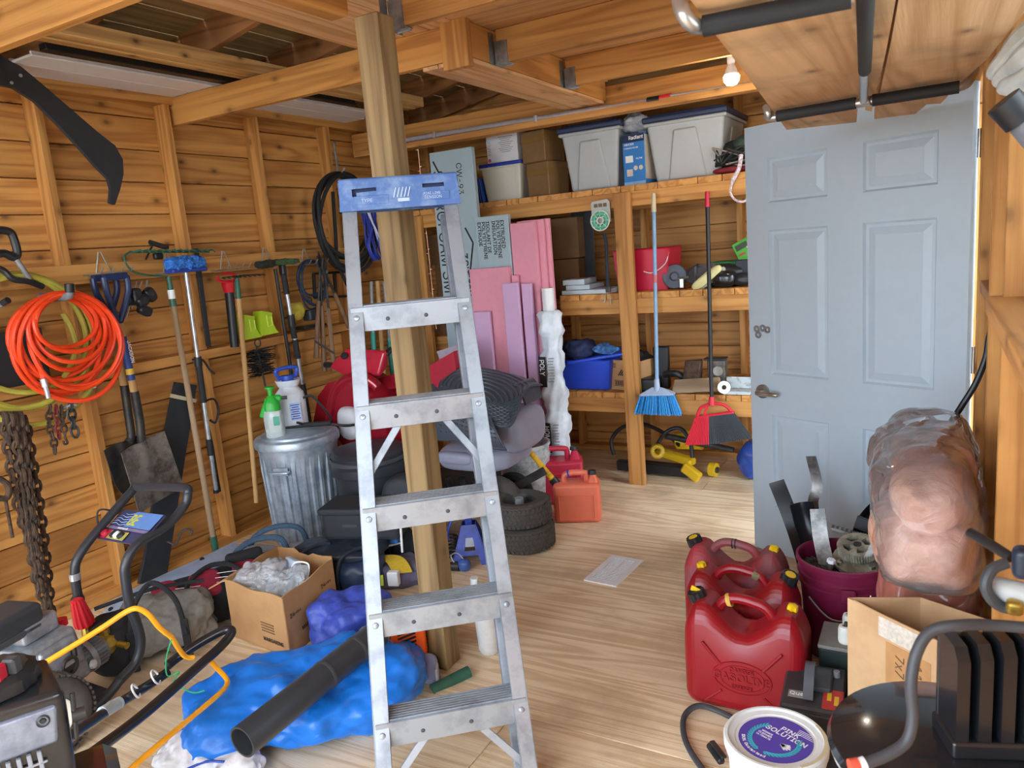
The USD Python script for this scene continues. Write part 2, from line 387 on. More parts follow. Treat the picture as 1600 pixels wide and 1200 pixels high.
# right wall with a window and the doorway
WY0, WY1, WZ0, WZ1, DY0, DY1, DZ = -0.30, 2.08, 1.37, 2.30, 3.26, 4.20, 2.04
wr = structure('wall_right')
for (a0, a1, z0, z1) in ((Y0, WY0, 0, 2.56), (WY0, WY1, 0, WZ0), (WY0, WY1, WZ1, 2.56), (WY1, DY0, 0, 2.56), (DY0, DY1, DZ, 2.56), (DY1, YB, 0, 2.56)):
    siding(wr, XR + 0.099, a0, a1, z0, z1, 'y', cedar_y)
for y in (-0.75, WY0 - 0.02, WY1 + 0.02, 2.62, DY0 - 0.06, DY1 + 0.06, 4.75):
    part(wr, 'stud', box((XR + 0.044, y, 1.24), (0.088, 0.038, 2.44), b=0.002), fir_z)
part(wr, 'window_sill', box((XR + 0.03, (WY0 + WY1) / 2, WZ0 - 0.02), (0.13, WY1 - WY0 + 0.04, 0.038), b=0.003), fir_y)
part(wr, 'window_header', box((XR + 0.044, (WY0 + WY1) / 2, WZ1 + 0.045), (0.088, WY1 - WY0, 0.09), b=0.003), fir_y)
part(wr, 'mid_blocking', box((XR + 0.044, (WY1 + DY0) / 2, 1.30), (0.086, DY0 - WY1 - 0.10, 0.04), b=0.002), fir_y)
part(wr, 'top_plate', box((XR + 0.044, 2.15, 2.515), (0.0885, 6.1, 0.09), b=0.002), fir_y)
wn = structure('window_1')
for y in (WY0 + 0.03, (WY0 + WY1) / 2, WY1 - 0.03):
    part(wn, 'sash_stile', box((XR + 0.07, y, (WZ0 + WZ1) / 2), (0.045, 0.05, WZ1 - WZ0), b=0.004), white_pl)
for z in (WZ0 + 0.025, WZ1 - 0.025):
    for k in (0, 1):
        yc = WY0 + (WY1 - WY0) * (0.25 + 0.5 * k)
        part(wn, 'sash_rail', box((XR + 0.07, yc, z), (0.045, (WY1 - WY0) / 2 - 0.06, 0.05), b=0.004), white_pl)
glass = clear_plastic('window_glass', (0.97, 0.99, 0.98), 0.0, 0.0)
for k in (0, 1):
    part(wn, 'pane', box((XR + 0.07, WY0 + (WY1 - WY0) * (0.25 + 0.5 * k), (WZ0 + WZ1) / 2), (0.005, (WY1 - WY0) / 2 - 0.04, WZ1 - WZ0 - 0.08)), glass)
tr = structure('trim_1')
part(tr, 'door_jamb', box((XR + 0.06, DY0 - 0.02, DZ / 2), (0.13, 0.035, DZ), b=0.003), fir_z)
part(tr, 'door_jamb', box((XR + 0.06, DY1 + 0.02, DZ / 2), (0.13, 0.035, DZ), b=0.003), fir_z)
part(tr, 'door_head', box((XR + 0.06, (DY0 + DY1) / 2, DZ + 0.02), (0.13, DY1 - DY0, 0.035), b=0.003), fir_y)
part(tr, 'door_stop', box((XR + 0.085, DY0 + 0.004, DZ / 2), (0.04, 0.012, DZ - 0.02), b=0.002), white_pl)

# roof: boards along the shed over low-pitched rafters
rf = structure('ceiling')
RX, RZ, PIT = -1.72, 2.90, 0.18
def roof_z(x): return 2.635 + PIT * (x - XL) if x < RX else 2.635 + PIT * (RX - XL) - PIT * (x - RX)
for y in (-0.85, -0.25, 0.35, 0.95, 1.55, 2.15, 2.77, 3.36, 3.96, 4.58, 5.14):
    for a, b in ((XS - 0.1, RX), (RX, XR + 0.2)):
        part(rf, 'rafter', bar((a, y, roof_z(a)), (b, y, roof_z(b)), 0.038, 0.14), rafter_wood)
for side in (0, 1):
    x = XS - 0.25
    n = 11
    for k in range(n):
        x0, x1 = (XS - 0.28 + k * 0.204, XS - 0.28 + (k + 1) * 0.204) if side == 0 else (RX + k * 0.204, RX + (k + 1) * 0.204)
        if side == 0: x1 = min(x1, RX)
        if x1 - x0 < 0.02: continue
        c0, c1 = (x0, 0, roof_z(x0) + 0.082), (x1, 0, roof_z(x1) + 0.082)
        R = frame((0, 1, 0), up=(-(c1[2] - c0[2]), 0, c1[0] - c0[0]))
        for ya, yb in (((Y0 - 0.2, 2.15), (2.15, 5.35)) if k % 2 else ((Y0 - 0.2, 3.36), (3.36, 5.35))):
            part(rf, 'roof_board', box(((x0 + x1) / 2, (ya + yb) / 2, (c0[2] + c1[2]) / 2), (x1 - x0 - 0.003, 0.022, yb - ya - 0.003), R, 0.002), roof_wood)
part(rf, 'gable_board', prism([(XS, 2.55), (XR, 2.55), (XR, roof_z(XR) + 0.06), (RX, roof_z(RX) + 0.06), (XS, roof_z(XS) + 0.06)], 0.02, np.stack([V(1, 0, 0), V(0, 0, 1), V(0, -1, 0)], 1), (0, YB + 0.03, 0)), rafter_wood)

# ties, loft joists, rim beam, loft floor
lf = structure('trim_2')
part(lf, 'tie_beam', bar((XL - 0.08, 2.875, 2.44), (-1.80, 2.875, 2.44), 0.038, 0.14), fir_x)
part(lf, 'tie_beam', bar((XL - 0.08, 4.40, 2.385), (XR + 0.05, 4.40, 2.385), 0.038, 0.135), fir_x)
part(lf, 'ledge_board', bar((XL, 4.335, 2.30), (XR, 4.335, 2.30), 0.09, 0.038), fir_x)
part(lf, 'tie_beam', bar((XL - 0.08, 1.55, 2.44), (-1.80, 1.55, 2.44), 0.038, 0.14), fir_x)
part(lf, 'rim_beam', bar((-1.745, -0.8, 2.44), (-1.745, 2.10, 2.44), 0.076, 0.14), fir_y)
part(lf, 'rim_beam', bar((-1.745, 2.86, 2.44), (-1.745, 4.37, 2.44), 0.076, 0.14), fir_y)
for k, x0 in enumerate((-1.955, -1.872, -1.789)): part(lf, 'soffit_board', box((x0 + 0.041, 3.60, 2.360), (0.080, 1.48, 0.017), None, 0.002), pale_y)
part(lf, 'end_block', box((-1.755, 2.835, 2.42), (0.13, 0.038, 0.19), b=0.003), fir_z)
for y in (0.42, 1.05, 1.68, 2.33, 3.08, 3.80):
    part(lf, 'joist', bar((-1.69, y, 2.44), (XR + 0.05, y, 2.44), 0.038, 0.14), fir_x)
    hg = cat(box((-1.703, y, 2.368), (0.03, 0.05, 0.003)), box((-1.668, y - 0.0215, 2.41), (0.062, 0.003, 0.10)), box((-1.668, y + 0.0215, 2.41), (0.062, 0.003, 0.10)), box((-1.706, y - 0.04, 2.43), (0.003, 0.04, 0.13)), box((-1.706, y + 0.04, 2.43), (0.003, 0.04, 0.13)), box((-1.665, y, 2.366), (0.07, 0.044, 0.003)))
    part(lf, 'joist_hanger', hg, galv)
for k, (x0, x1) in enumerate(((-2.30, -2.17), (-2.165, -2.03), (-2.025, -1.90), (-1.895, -1.76))):
    part(lf, 'loft_board', box(((x0 + x1) / 2, 1.85, 2.523), (x1 - x0, 5.4, 0.024), b=0.002), pale_y)
for y0, y1 in ((-0.8, 1.05), (1.05, 3.26), (3.26, 4.38)):
    part(lf, 'loft_plywood', box(((-1.755 + XR) / 2, (y0 + y1) / 2, 2.521), (XR + 1.755, y1 - y0 - 0.003, 0.018), b=0.001), ply_x)

# shelving: posts, front beams and decks of short boards
sh = structure('trim_3')
for (z0, zt, xa, xb) in ((1.755, 1.88, XL + 0.0, XR - 0.3), (1.105, 1.235, -2.13, XR - 0.3), (0.468, 0.60, -2.20, XR - 0.3)):
    part(sh, 'shelf_beam', bar((xa, YF + 0.019, (z0 + zt - 0.038) / 2), (xb, YF + 0.019, (z0 + zt - 0.038) / 2), 0.037, zt - 0.038 - z0), fir_x)
    part(sh, 'rear_cleat', bar((xa, YB - 0.11, (z0 + zt - 0.038) / 2), (xb, YB - 0.11, (z0 + zt - 0.038) / 2), 0.037, zt - 0.038 - z0), fir_x)
    x = xa; k = 0
    while x < xb - 0.05:
        w = (0.14, 0.185, 0.09, 0.14, 0.24)[k % 5]; x1 = min(x + w, xb)
        part(sh, 'shelf_board', box(((x + x1) / 2, (YF + YB - 0.09) / 2, zt - 0.019), (x1 - x - 0.004, YB - 0.09 - YF, 0.037), b=0.002), cedar_y)
        x = x1; k += 1
for x in (-1.655, -3.2):
    part(sh, 'shelf_post', box((x, YF - 0.0195, 0.92), (0.105, 0.037, 1.84), b=0.002), fir_z)
    part(sh, 'post_side', box((x + 0.072, YF - 0.01, 0.60), (0.037, 0.056, 0.0 + 1.0), b=0.002), fir_z) if False else None

# the post in the middle
solo('timber_post', box((-1.655, 2.165, 1.185), (0.097, 0.094, 2.37), b=0.004), post_wood, 'weathered square timber post standing in the middle of the shed behind the stepladder', 'post')

# ================================================================ the door, swung into the room
HX, HY, FX, FY = 0.118, 3.245, -0.752, 3.645
du = unit((FX - HX, FY - HY, 0)); DW = math.hypot(FX - HX, FY - HY); dn = V(du[1], -du[0], 0)   # dn: the face towards the camera side
if dn[1] > 0: dn = -dn
dt = structure('door_1')
Rd = np.stack([du, V(0, 0, 1), np.cross(du, V(0, 0, 1))], 1)
DH = 2.005
panels = [(x0, x1, z0, z1) for x0, x1 in ((0.105, 0.365), (0.505, 0.765)) for z0, z1 in ((0.235, 0.69), (0.885, 1.545), (1.665, 1.86))]
sc = DW / 0.87
panels = [(DW - b_ * sc, DW - a_ * sc, c_, d_) for a_, b_, c_, d_ in panels]
rects = [[(a_, c_), (b_, c_), (b_, d_), (a_, d_)] for a_, b_, c_, d_ in panels]
O = V(HX, HY, 0.008)
tcore = 0.018
def face(side):
    nrm = dn * side
    off = O + nrm * tcore
    R = np.stack([du, V(0, 0, 1), np.cross(du, V(0, 0, 1))], 1); fl = 1 if np.dot(R[:, 2], nrm) > 0 else -1
    m = prism([(0, 0), (DW, 0), (DW, DH), (0, DH)], 0.006, R, off if fl > 0 else off + nrm * 0.006, rects)
    ps = []
    for a_, b_, c_, d_ in panels:       # bevelled raised panel in each recess
        P = lambda x, z, h: off + du * x + V(0, 0, z) + nrm * h
        k0, k1, k2 = 0.0, 0.012, 0.045
        rng_ = [((a_ + k, b_ - k, c_ + k, d_ - k), h) for k, h in ((0.0, 0.0055), (0.008, -0.0045), (0.02, -0.0045), (0.05, 0.004), (0.056, 0.004))]
        vs = []
        for (x0, x1, z0, z1), h in rng_:
            vs += [P(x0, z0, h), P(x1, z0, h), P(x1, z1, h), P(x0, z1, h)]
        f = []
        for i in range(len(rng_) - 1):
            for k in range(4):
                a, b2 = i * 4 + k, i * 4 + (k + 1) % 4; f += [[a, b2, b2 + 4], [a, b2 + 4, a + 4]]
        e = (len(rng_) - 1) * 4; f += [[e, e + 1, e + 2], [e, e + 2, e + 3]]
        f = np.array(f); f = f if fl > 0 else f[:, ::-1]
        ps.append((np.array(vs), f))
    return m, ps
core = box(O + du * DW / 2 + V(0, 0, DH / 2), (DW - 0.0, 2 * tcore - 0.010, DH), np.stack([du, np.cross(V(0, 0, 1), du), V(0, 0, 1)], 1))
fr = face(1); bk = face(-1)
edge = box(O + du * DW / 2 + V(0, 0, DH / 2), (DW + 0.001, 2 * tcore, DH + 0.001), np.stack([du, np.cross(V(0, 0, 1), du), V(0, 0, 1)], 1))
shell = cat(fr[0], bk[0], core)
for (x0, x1, z0, z1) in ((0, 0.03, 0, DH), (DW - 0.03, DW, 0, DH), (0, DW, 0, 0.03), (0, DW, DH - 0.03, DH)):
    shell = cat(shell, box(O + du * (x0 + x1) / 2 + V(0, 0, (z0 + z1) / 2), (x1 - x0, 2 * tcore, z1 - z0), np.stack([du, np.cross(V(0, 0, 1), du), V(0, 0, 1)], 1)))
part(dt, 'door_leaf', shell, white_paint, smooth=False)
for p in fr[1] + bk[1]: part(dt, 'panel', p, white_paint, smooth=False)
steel = plain('satin_steel', '#a8a49c', 0.28, 0.9)
for z in (0.22, 1.02, 1.80):
    hp = V(HX + 0.012, HY - 0.012, z)
    hm = cat(cyl(hp - V(0, 0, 0.05), hp + V(0, 0, 0.05), 0.007, n=12), box(hp + V(0.018, 0.012, 0), (0.03, 0.003, 0.1)))
    part(dt, 'hinge', hm, brass, label='dull brass door hinge')
lk = O + du * (DW - 0.07) + V(0, 0, 0.80) + dn * 0.024
kn = part(dt, 'door_handle', cat(cyl(lk, lk + dn * 0.012, 0.033, n=28), cyl(lk, lk + dn * 0.05, 0.012, n=16),
     tube(spline([lk + dn * 0.048, lk + dn * 0.055 - du * 0.02, lk + dn * 0.05 - du * 0.06, lk + dn * 0.046 - du * 0.105], 5), [0.013] * 5 + [0.011] * 10 + [0.008], 12)), steel, label='satin steel lever handle')
wk = worn('grey_washer', '#a3a6a8', '#7d8083', 0.5, 0.4, 0.8)
for dx, dz in ((0.045, 1.10), (0.012, 1.095), (0.02, 1.068), (0.07, 1.093)):
    c = O + du * (DW - 0.03 - dx) + V(0, 0, dz) + dn * 0.0245
    part(dt, 'washer', lathe([(0.006, 0), (0.016, 0), (0.017, 0.003), (0.015, 0.005), (0.007, 0.005), (0.006, 0)], c, frame(dn), 20), wk)

# ================================================================ tools on the left wall
ash = wood('ash_handle', '#c79d67', '#96703f', 'z', tone=0.08, knots=0.1, ring=6)
old_ash = wood('grey_handle', '#a68b6d', '#77603f', 'z', tone=0.06, knots=0.1, ring=6)
blk = plain('black_plastic', '#17181a', 0.42)
blk_soft = plain('black_rubber', '#1b1c1e', 0.75)
dk_grey = plain('dark_grey_plastic', '#3a3c40', 0.5)
navy = plain('navy_grip', '#1d2a4e', 0.38)
steel_worn = worn('worn_steel_blade', '#8f857c', '#5d4f46', 0.5, 0.4, 0.7, 12, 0.2)
dark_steel = worn('dark_steel', '#2c2d30', '#45403b', 0.55, 0.5, 0.6, 14)
rust = worn('rusty_iron', '#5a4636', '#3a2e28', 0.5, 0.75, 0.45, 30, 0.3)
alu = worn('bright_aluminium', '#c9ccd0', '#a9adb2', 0.5, 0.32, 0.8, 20)
wire = plain('zinc_wire', '#a7a9a4', 0.4, 0.8)
green_metal = plain('green_enamel', '#2c5a48', 0.45)
orange_hose = plain('orange_hose_rubber', '#d93f16', 0.38, var=0.05)
olive_hose = plain('yellow_hose_rubber', '#a39a3c', 0.5, var=0.06)
lime = plain('lime_plastic', '#b5d62e', 0.45, var=0.03)
red_pl = plain('red_plastic', '#c31c28', 0.36, var=0.04)
blue_pl = plain('blue_plastic', '#2449a8', 0.38, var=0.04)
print_white = plain('white_print', '#e9eaea', 0.5, var=0.01)
print_black = plain('black_print', '#20211f', 0.6, var=0.01)
print_grey = plain('grey_print', '#8f8f8c', 0.6, var=0.01)
XT = -3.49

# black curved blade-like fender hung high on the wall
fo = [(-3.420, 1.849, 2.592), (-3.420, 1.922, 2.524), (-3.420, 1.982, 2.503), (-3.420, 2.066, 2.437), (-3.420, 2.174, 2.347), (-3.420, 2.284, 2.256), (-3.420, 2.357, 2.203), (-3.420, 2.384, 2.140), (-3.420, 2.375, 2.074), (-3.420, 2.344, 2.001), (-3.420, 2.304, 1.929), (-3.420, 2.280, 1.938), (-3.420, 2.298, 2.000), (-3.420, 2.294, 2.047), (-3.420, 2.247, 2.098), (-3.420, 2.168, 2.196), (-3.420, 2.088, 2.288), (-3.420, 2.014, 2.366), (-3.420, 1.938, 2.409), (-3.420, 1.815, 2.418)]
t = thing('plastic_fender', 'black curved plastic fender hung high on the left wall, its tip pointing down', 'fender', (-3.43, 1.75, 2.0))
part(t, 'fender_blade', plate(fo, 0.022), plain('matt_black', '#24272b', 0.55))
for q in [(-3.405, 1.929, 2.428), (-3.405, 1.972, 2.463)]:
    part(t, 'rivet', lathe([(0, 0), (0.008, 0), (0.006, 0.005), (0, 0.006)], q, frame((1, 0, 0)), 12), alu)

# grey tool with a D-handle at the edge of the picture
t = thing('d_handle_tool', 'black D-shaped handle on a grey metal shaft at the left edge of the wall', 'tool handle', (-3.47, 1.5, 1.45))
dh = [(-3.450, 1.708, 1.815), (-3.450, 1.769, 1.824), (-3.450, 1.824, 1.817), (-3.450, 1.838, 1.784), (-3.450, 1.840, 1.724), (-3.450, 1.818, 1.709), (-3.450, 1.786, 1.727), (-3.450, 1.733, 1.719), (-3.450, 1.689, 1.716)]
part(t, 'handle_grip', tube(spline(dh, 5), 0.017, 10), blk)
part(t, 'shaft', tube([(-3.450, 1.820, 1.720), (-3.450, 1.845, 1.669), (-3.460, 1.874, 1.612)], 0.012, 12), plain('grey_shaft', '#8d8e90', 0.4, 0.5))
part(t, 'cord_bundle', tube(spline([(-3.470, 1.710, 1.690), (-3.460, 1.772, 1.658), (-3.450, 1.801, 1.618), (-3.460, 1.872, 1.601), (-3.480, 1.933, 1.575)], 6), 0.014, 10), blk)

def coil(c, r0, r1, turns, rt, seed, squash=1.0, x_spread=0.05, n=44, tilt=0.0):
    """loose hose coil lying against the wall (in the y-z plane)"""
    r_ = np.random.default_rng(seed); out = []; N = turns * n
    for i in range(N + 1):
        a = i * 2 * math.pi / n + math.pi / 2; k = i / n; lo = int(k) % turns
        rr = r0 + (r1 - r0) * (0.5 + 0.5 * math.sin(k * 2.4 + seed)) ; sag = 0.03 * math.sin(k * 1.7 + seed * 2)
        x = c[0] + x_spread * (0.5 + 0.5 * math.sin(k * 3.9 + seed * 3)) + 0.012 * math.sin(a * 2 + k)
        out.append((x, c[1] + rr * math.cos(a), c[2] + (r1 - rr) * 0.75 + rr * squash * math.sin(a) - sag * (1 - math.sin(a))))
    return np.array(out)
# olive hose behind, orange hose in front, both on a hook through the rail
t = thing('yellow_garden_hose', 'coiled olive-yellow hose hanging behind the orange hose', 'hose', (-3.500, 1.770, 1.048))
c0 = np.array((-3.500, 1.821, 1.312))
part(t, 'hose', tube(coil(c0, 0.27, 0.33, 4, 0.013, 3, 1.0, 0.035), 0.0125, 8), olive_hose)
part(t, 'hose_tail', tube(spline([(-3.460, 1.989, 1.447), (-3.450, 2.010, 1.370), (-3.455, 2.014, 1.281), (-3.450, 1.957, 1.186), (-3.440, 1.876, 1.131)], 6), 0.0125, 8), olive_hose)
t = thing('orange_air_hose', 'coiled bright orange hose on a hook on the left wall', 'hose', (-3.460, 1.920, 1.089))
c1 = np.array((-3.435, 1.955, 1.316))
part(t, 'hose', tube(coil(c1, 0.145, 0.232, 11, 0.011, 1, 0.97, 0.075), 0.0105, 8), orange_hose)
e = [(-3.400, 1.808, 1.271), (-3.385, 1.808, 1.200), (-3.380, 1.803, 1.159)]
part(t, 'hose_end', tube(spline(e, 5), 0.0105, 8), orange_hose)
part(t, 'brass_coupling', cat(tube([(-3.380, 1.805, 1.181), (-3.378, 1.808, 1.146)], 0.014, 12), tube([(-3.378, 1.808, 1.146), (-3.376, 1.811, 1.094)], 0.0105, 12)), alu, label='silver quick-connect coupling')
part(t, 'hose_nipple', tube([(-3.450, 2.062, 1.130), (-3.450, 2.066, 1.086)], 0.010, 10), alu, label='silver hose fitting')
t = thing('hose_hook', 'grey hook with a black end cap holding the orange hose', 'hook', (-3.500, 2.041, 1.501))
part(t, 'hook_arm', tube(spline([(-3.545, c1[1], c1[2] + 0.215), (-3.42, c1[1], c1[2] + 0.205), (-3.33, c1[1] + 0.0, c1[2] + 0.21), (-3.315, c1[1], c1[2] + 0.235)], 5), 0.017, 12), plain('grey_hook', '#6b6d70', 0.5))
part(t, 'end_cap', cyl((-3.315, c1[1], c1[2] + 0.225), (-3.310, c1[1], c1[2] + 0.262), 0.019, n=14), blk)
t = thing('wall_bracket', 'short grey peg with black tip at the left edge of the wall', 'hook', (-3.500, 1.753, 1.509))
part(t, 'peg', tube([(-3.500, 1.692, 1.483), (-3.380, 1.707, 1.521)], 0.012, 10), plain('grey_hook', '#6b6d70'))
part(t, 'tip', tube([(-3.380, 1.707, 1.521), (-3.350, 1.714, 1.532)], 0.014, 10), blk)
solo('black_board', box(np.array((-3.555, 1.754, 1.258)), (0.012, 0.36, 0.27), b=0.004), plain('matt_black', '#24272b'), 'flat black panel against the wall behind the coiled hoses', 'board')
# peg under the hoses with small chains
t = thing('chain_peg', 'metal peg under the coiled hoses carrying the short chains', 'hook', (-3.500, 1.949, 1.006))
part(t, 'peg', tube([(-3.520, 1.905, 1.010), (-3.400, 1.934, 1.037)], 0.008, 10), alu)

def chain(path, L, r, n=8, m=6):
    """links along a path, each link turned a quarter from the last"""
    P = np.asarray(path, float); d = np.r_[0, np.cumsum(np.linalg.norm(np.diff(P, axis=0), axis=1))]; out = []
    s = 0; k = 0
    while s < d[-1]:
        p = np.array([np.interp(s, d, P[:, i]) for i in range(3)]); q = np.array([np.interp(min(s + 0.01, d[-1]), d, P[:, i]) for i in range(3)])
        z = unit(q - p) if s + 0.01 < d[-1] else z
        x = unit(np.cross(z, (1, 0.2, 0))); y = np.cross(z, x); u = x if k % 2 else y; a = np.arange(12) * 2 * np.pi / 12
        w = L * 0.36; h = L * 0.62 - 0
        pts = p + np.cos(a)[:, None] * u * w + (np.sign(np.sin(a)) * np.abs(np.sin(a)) ** 0.7)[:, None] * z * h
        out.append(tube(pts, r, m, closed=True)); s += L * 0.86; k += 1
    return cat(*out)
def chain_thing(name, label, path, L, r, mat, group=None):
    P = spline(path, 6); t = thing(name, label, 'chain', P[-1], group=group)
    d = np.r_[0, np.cumsum(np.linalg.norm(np.diff(P, axis=0), axis=1))]; s = 0; k = 0; z = V(0, 0, -1)
    while s < d[-1] and k < 120:
        p = np.array([np.interp(s, d, P[:, i]) for i in range(3)]); q = np.array([np.interp(min(s + 0.01, d[-1]), d, P[:, i]) for i in range(3)])
        if s + 0.01 < d[-1]: z = unit(q - p)
        x = unit(np.cross(z, (1, 0.3, 0))); y = np.cross(z, x); u = unit(x + y * 0.5) if k % 2 else unit(y - x * 0.5); a = np.arange(10) * 2 * np.pi / 10
        part(t, 'link', tube(p + np.cos(a)[:, None] * u * L * 0.36 + np.sin(a)[:, None] * z * L * 0.62, r, 5, closed=True), mat)
        s += L * 0.86; k += 1
    return t
chain_thing('short_chain', 'short rusty chain hanging leftmost from the peg under the hoses', [(-3.470, 1.857, 1.029), (-3.450, 1.830, 0.962), (-3.440, 1.830, 0.888), (-3.440, 1.825, 0.836)], 0.036, 0.0052, rust)
rr_ = worn('red_rusty_chain', '#7a2c2c', '#4a2a24', 0.5, 0.6, 0.4, 30)
chain_thing('short_chain', 'reddish short chain hanging between two rusty ones under the hoses', [(-3.460, 1.879, 1.024), (-3.440, 1.863, 0.969), (-3.430, 1.853, 0.906)], 0.034, 0.0052, rr_)
t = chain_thing('short_chain', 'short rusty chain ending in an open hook under the hoses', [(-3.450, 1.896, 1.020), (-3.430, 1.879, 0.965), (-3.420, 1.876, 0.919)], 0.034, 0.005, rust)
part(t, 'hook', tube(spline([(-3.420, 1.876, 0.919), (-3.420, 1.872, 0.896), (-3.420, 1.878, 0.870), (-3.420, 1.863, 0.868), (-3.420, 1.861, 0.884)], 5), 0.005, 8), rust)
chain_thing('short_chain', 'short grey chain of big links hanging rightmost from the peg under the hoses', [(-3.420, 1.922, 1.033), (-3.410, 1.913, 0.973), (-3.400, 1.908, 0.899)], 0.046, 0.0062, dark_steel)
# the heavy bundle of rusty chain at the left edge
CH0 = [(-3.470, 1.656, 1.033), (-3.458, 1.675, 1.029), (-3.446, 1.695, 1.025), (-3.434, 1.714, 1.020), (-3.470, 1.745, 0.997), (-3.458, 1.663, 1.032), (-3.446, 1.710, 1.021), (-3.434, 1.674, 1.030)]
CH1 = [(-3.460, 1.640, 0.622), (-3.444, 1.646, 0.443), (-3.428, 1.636, 0.269), (-3.412, 1.638, 0.180), (-3.460, 1.679, 0.104), (-3.444, 1.641, 0.534), (-3.428, 1.640, 0.358), (-3.412, 1.636, 0.226)]
t = thing('rusty_chain', 'thick rusty chain hung folded in a heavy bundle at the left edge of the wall', 'chain', CH1[3])
for k in range(8):
    p0, p1 = np.array(CH0[k]), np.array(CH1[k]); P = spline([p0, (p0 + p1) / 2 + V(0.0, 0.015 * math.sin(k * 2.1), 0.0), p1], 6)
    d = np.r_[0, np.cumsum(np.linalg.norm(np.diff(P, axis=0), axis=1))]; s_ = 0; n_ = 0; z = unit(p1 - p0)
    while s_ < d[-1]:
        p = np.array([np.interp(s_, d, P[:, i]) for i in range(3)]); x = unit(np.cross(z, (1, 0.3, 0))); y = np.cross(z, x)
        u = unit(x + y * 0.5) if n_ % 2 else unit(y - x * 0.5); a = np.arange(10) * 2 * np.pi / 10
        part(t, 'link', tube(p + np.cos(a)[:, None] * u * 0.0173 + np.sin(a)[:, None] * z * 0.030, 0.0072, 5, closed=True), rust)
        s_ += 0.0413; n_ += 1
t = thing('rope_hoist_hook', 'rusty hook on a thin rod hanging at the left edge beside the chain bundle', 'hook', (-3.450, 1.577, 0.529))
part(t, 'hook', tube(spline([(-3.430, 1.553, 0.812), (-3.420, 1.587, 0.782), (-3.420, 1.601, 0.743), (-3.420, 1.584, 0.709), (-3.420, 1.546, 0.722)], 6), 0.013, 10), rust)
part(t, 'rod', tube([(-3.430, 1.584, 0.708), (-3.450, 1.589, 0.525)], 0.007, 8), rust)

# wire tool hangers on the upper rail
def hanger(name_label, px0, y0, z0, w):
    t = thing('tool_hanger', name_label, 'hanger', (-3.545, y0, z0))
    top = V(-3.543, y0, z0 + 0.055)
    part(t, 'wire_bracket', tube([V(-3.545, y0 - 0.035, z0 - 0.05), top - V(0, 0.006, 0), top + V(0, 0.006, 0), V(-3.545, y0 + 0.045, z0 - 0.05)], 0.0035, 6), wire)
    part(t, 'wire_bar', tube([V(-3.54, y0 - w * 0.5, z0 - 0.05), V(-3.54, y0 + w * 0.5, z0 - 0.05)], 0.0035, 6), wire)
    for s in (-0.38, -0.1, 0.15, 0.4):
        q = V(-3.54, y0 + s * w, z0 - 0.05)
        part(t, 'prong', tube([q, q + V(0.10, 0, 0.004), q + V(0.125, 0, 0.03)], 0.0035, 6), wire)
for lab, p in (('wire tool hanger holding the shovels, nearest the camera', (-3.545, 2.268, 1.660)), ('wire tool hanger holding the blue wash brush and the bow rake', (-3.545, 2.635, 1.638)), ('wire tool hanger holding the garden rake beside the red hand pump', (-3.545, 3.002, 1.631)), ('wire tool hanger carrying the green push broom', (-3.545, 3.309, 1.636)), ('wire tool hanger holding the loppers beside the black cable', (-3.545, 3.641, 1.618))):
    hanger(lab, 0, p[1], p[2], 0.20)

def stick(t, name, p, q, r, mat, n=12, label=None):
    return part(t, name, tube([p, q], r, n), mat, label=label)
def d_grip(t, top, axis_y, w, h, mat, stem):
    """D grip in the y-z plane, bar on top, two arms meeting at the stem"""
    a, b = top - V(0, w / 2, 0), top + V(0, w / 2, 0)
    return part(t, 'd_grip', cat(tube([a, b], 0.017, 12), tube(spline([a, a + V(0, 0.004, -h * 0.45), stem - V(0, 0.012, -0.02), stem], 6), [0.015] * 18 + [0.019], 10), tube(spline([b, b + V(0, -0.004, -h * 0.45), stem + V(0, 0.012, 0.02), stem], 6), [0.015] * 18 + [0.019], 10)), mat)
def shovel_blade(top, tip, w, dish, nrm=V(1, 0, 0), square=True):
    ax = unit(np.array(tip) - np.array(top)); L = np.linalg.norm(np.array(tip) - np.array(top)); sd = unit(np.cross(ax, nrm)); nn = np.cross(sd, ax)
    if nn[0] < 0: nn = -nn
    def fn(u, v):
        k = (v - 0.5) * 2; wid = w * (0.92 + 0.08 * u) if square else w * (1.0 - 0.1 * u) * math.sqrt(max(0.02, 1 - max(0, u - 0.55) ** 2 / 0.2030))
        return np.array(top) + ax * L * u + sd * wid / 2 * k + nn * (0.03 * abs(k) ** 2.2 * (1 - 0.3 * u) - dish * math.exp(-(k / 0.22) ** 2) * (1 - u) * -1.0 - 0.012 * u)
    return drape(fn, 14, 20, 0.0035)
# square shovel, in front
t = thing('square_shovel', 'square-bladed shovel with worn steel blade and label on its wooden shaft', 'shovel', (-3.500, 2.270, 0.424))
g0 = np.array((-3.430, 2.253, 1.593)); s0 = np.array((-3.440, 2.240, 1.370))
d_grip(t, g0, 0, 0.115, 0.17, navy, s0)
w1 = np.array((-3.450, 2.260, 1.007)); k1 = np.array((-3.455, 2.257, 0.771)); tip = np.array((-3.460, 2.341, 0.420))
part(t, 'shaft', tube([s0 + V(0, 0, 0.0), w1], 0.0175, 14), ash)
part(t, 'label_sleeve', tube([s0 + (w1 - s0) * 0.18, s0 + (w1 - s0) * 0.78], 0.0185, 16), plain('label_blue', '#23407f', 0.4, var=0.02), label='blue and yellow paper label')
part(t, 'label_band', tube([s0 + (w1 - s0) * 0.62, s0 + (w1 - s0) * 0.70], 0.0189, 16), plain('label_yellow', '#d8b340', 0.4))
lw = s0 + (w1 - s0) * 0.24 + V(0.0187, 0.006, 0)
part(t, 'lettering', text('JACKSON', 0.017, lw, w1 - s0, V(0, 1, 0), 0.0006, True), print_white)
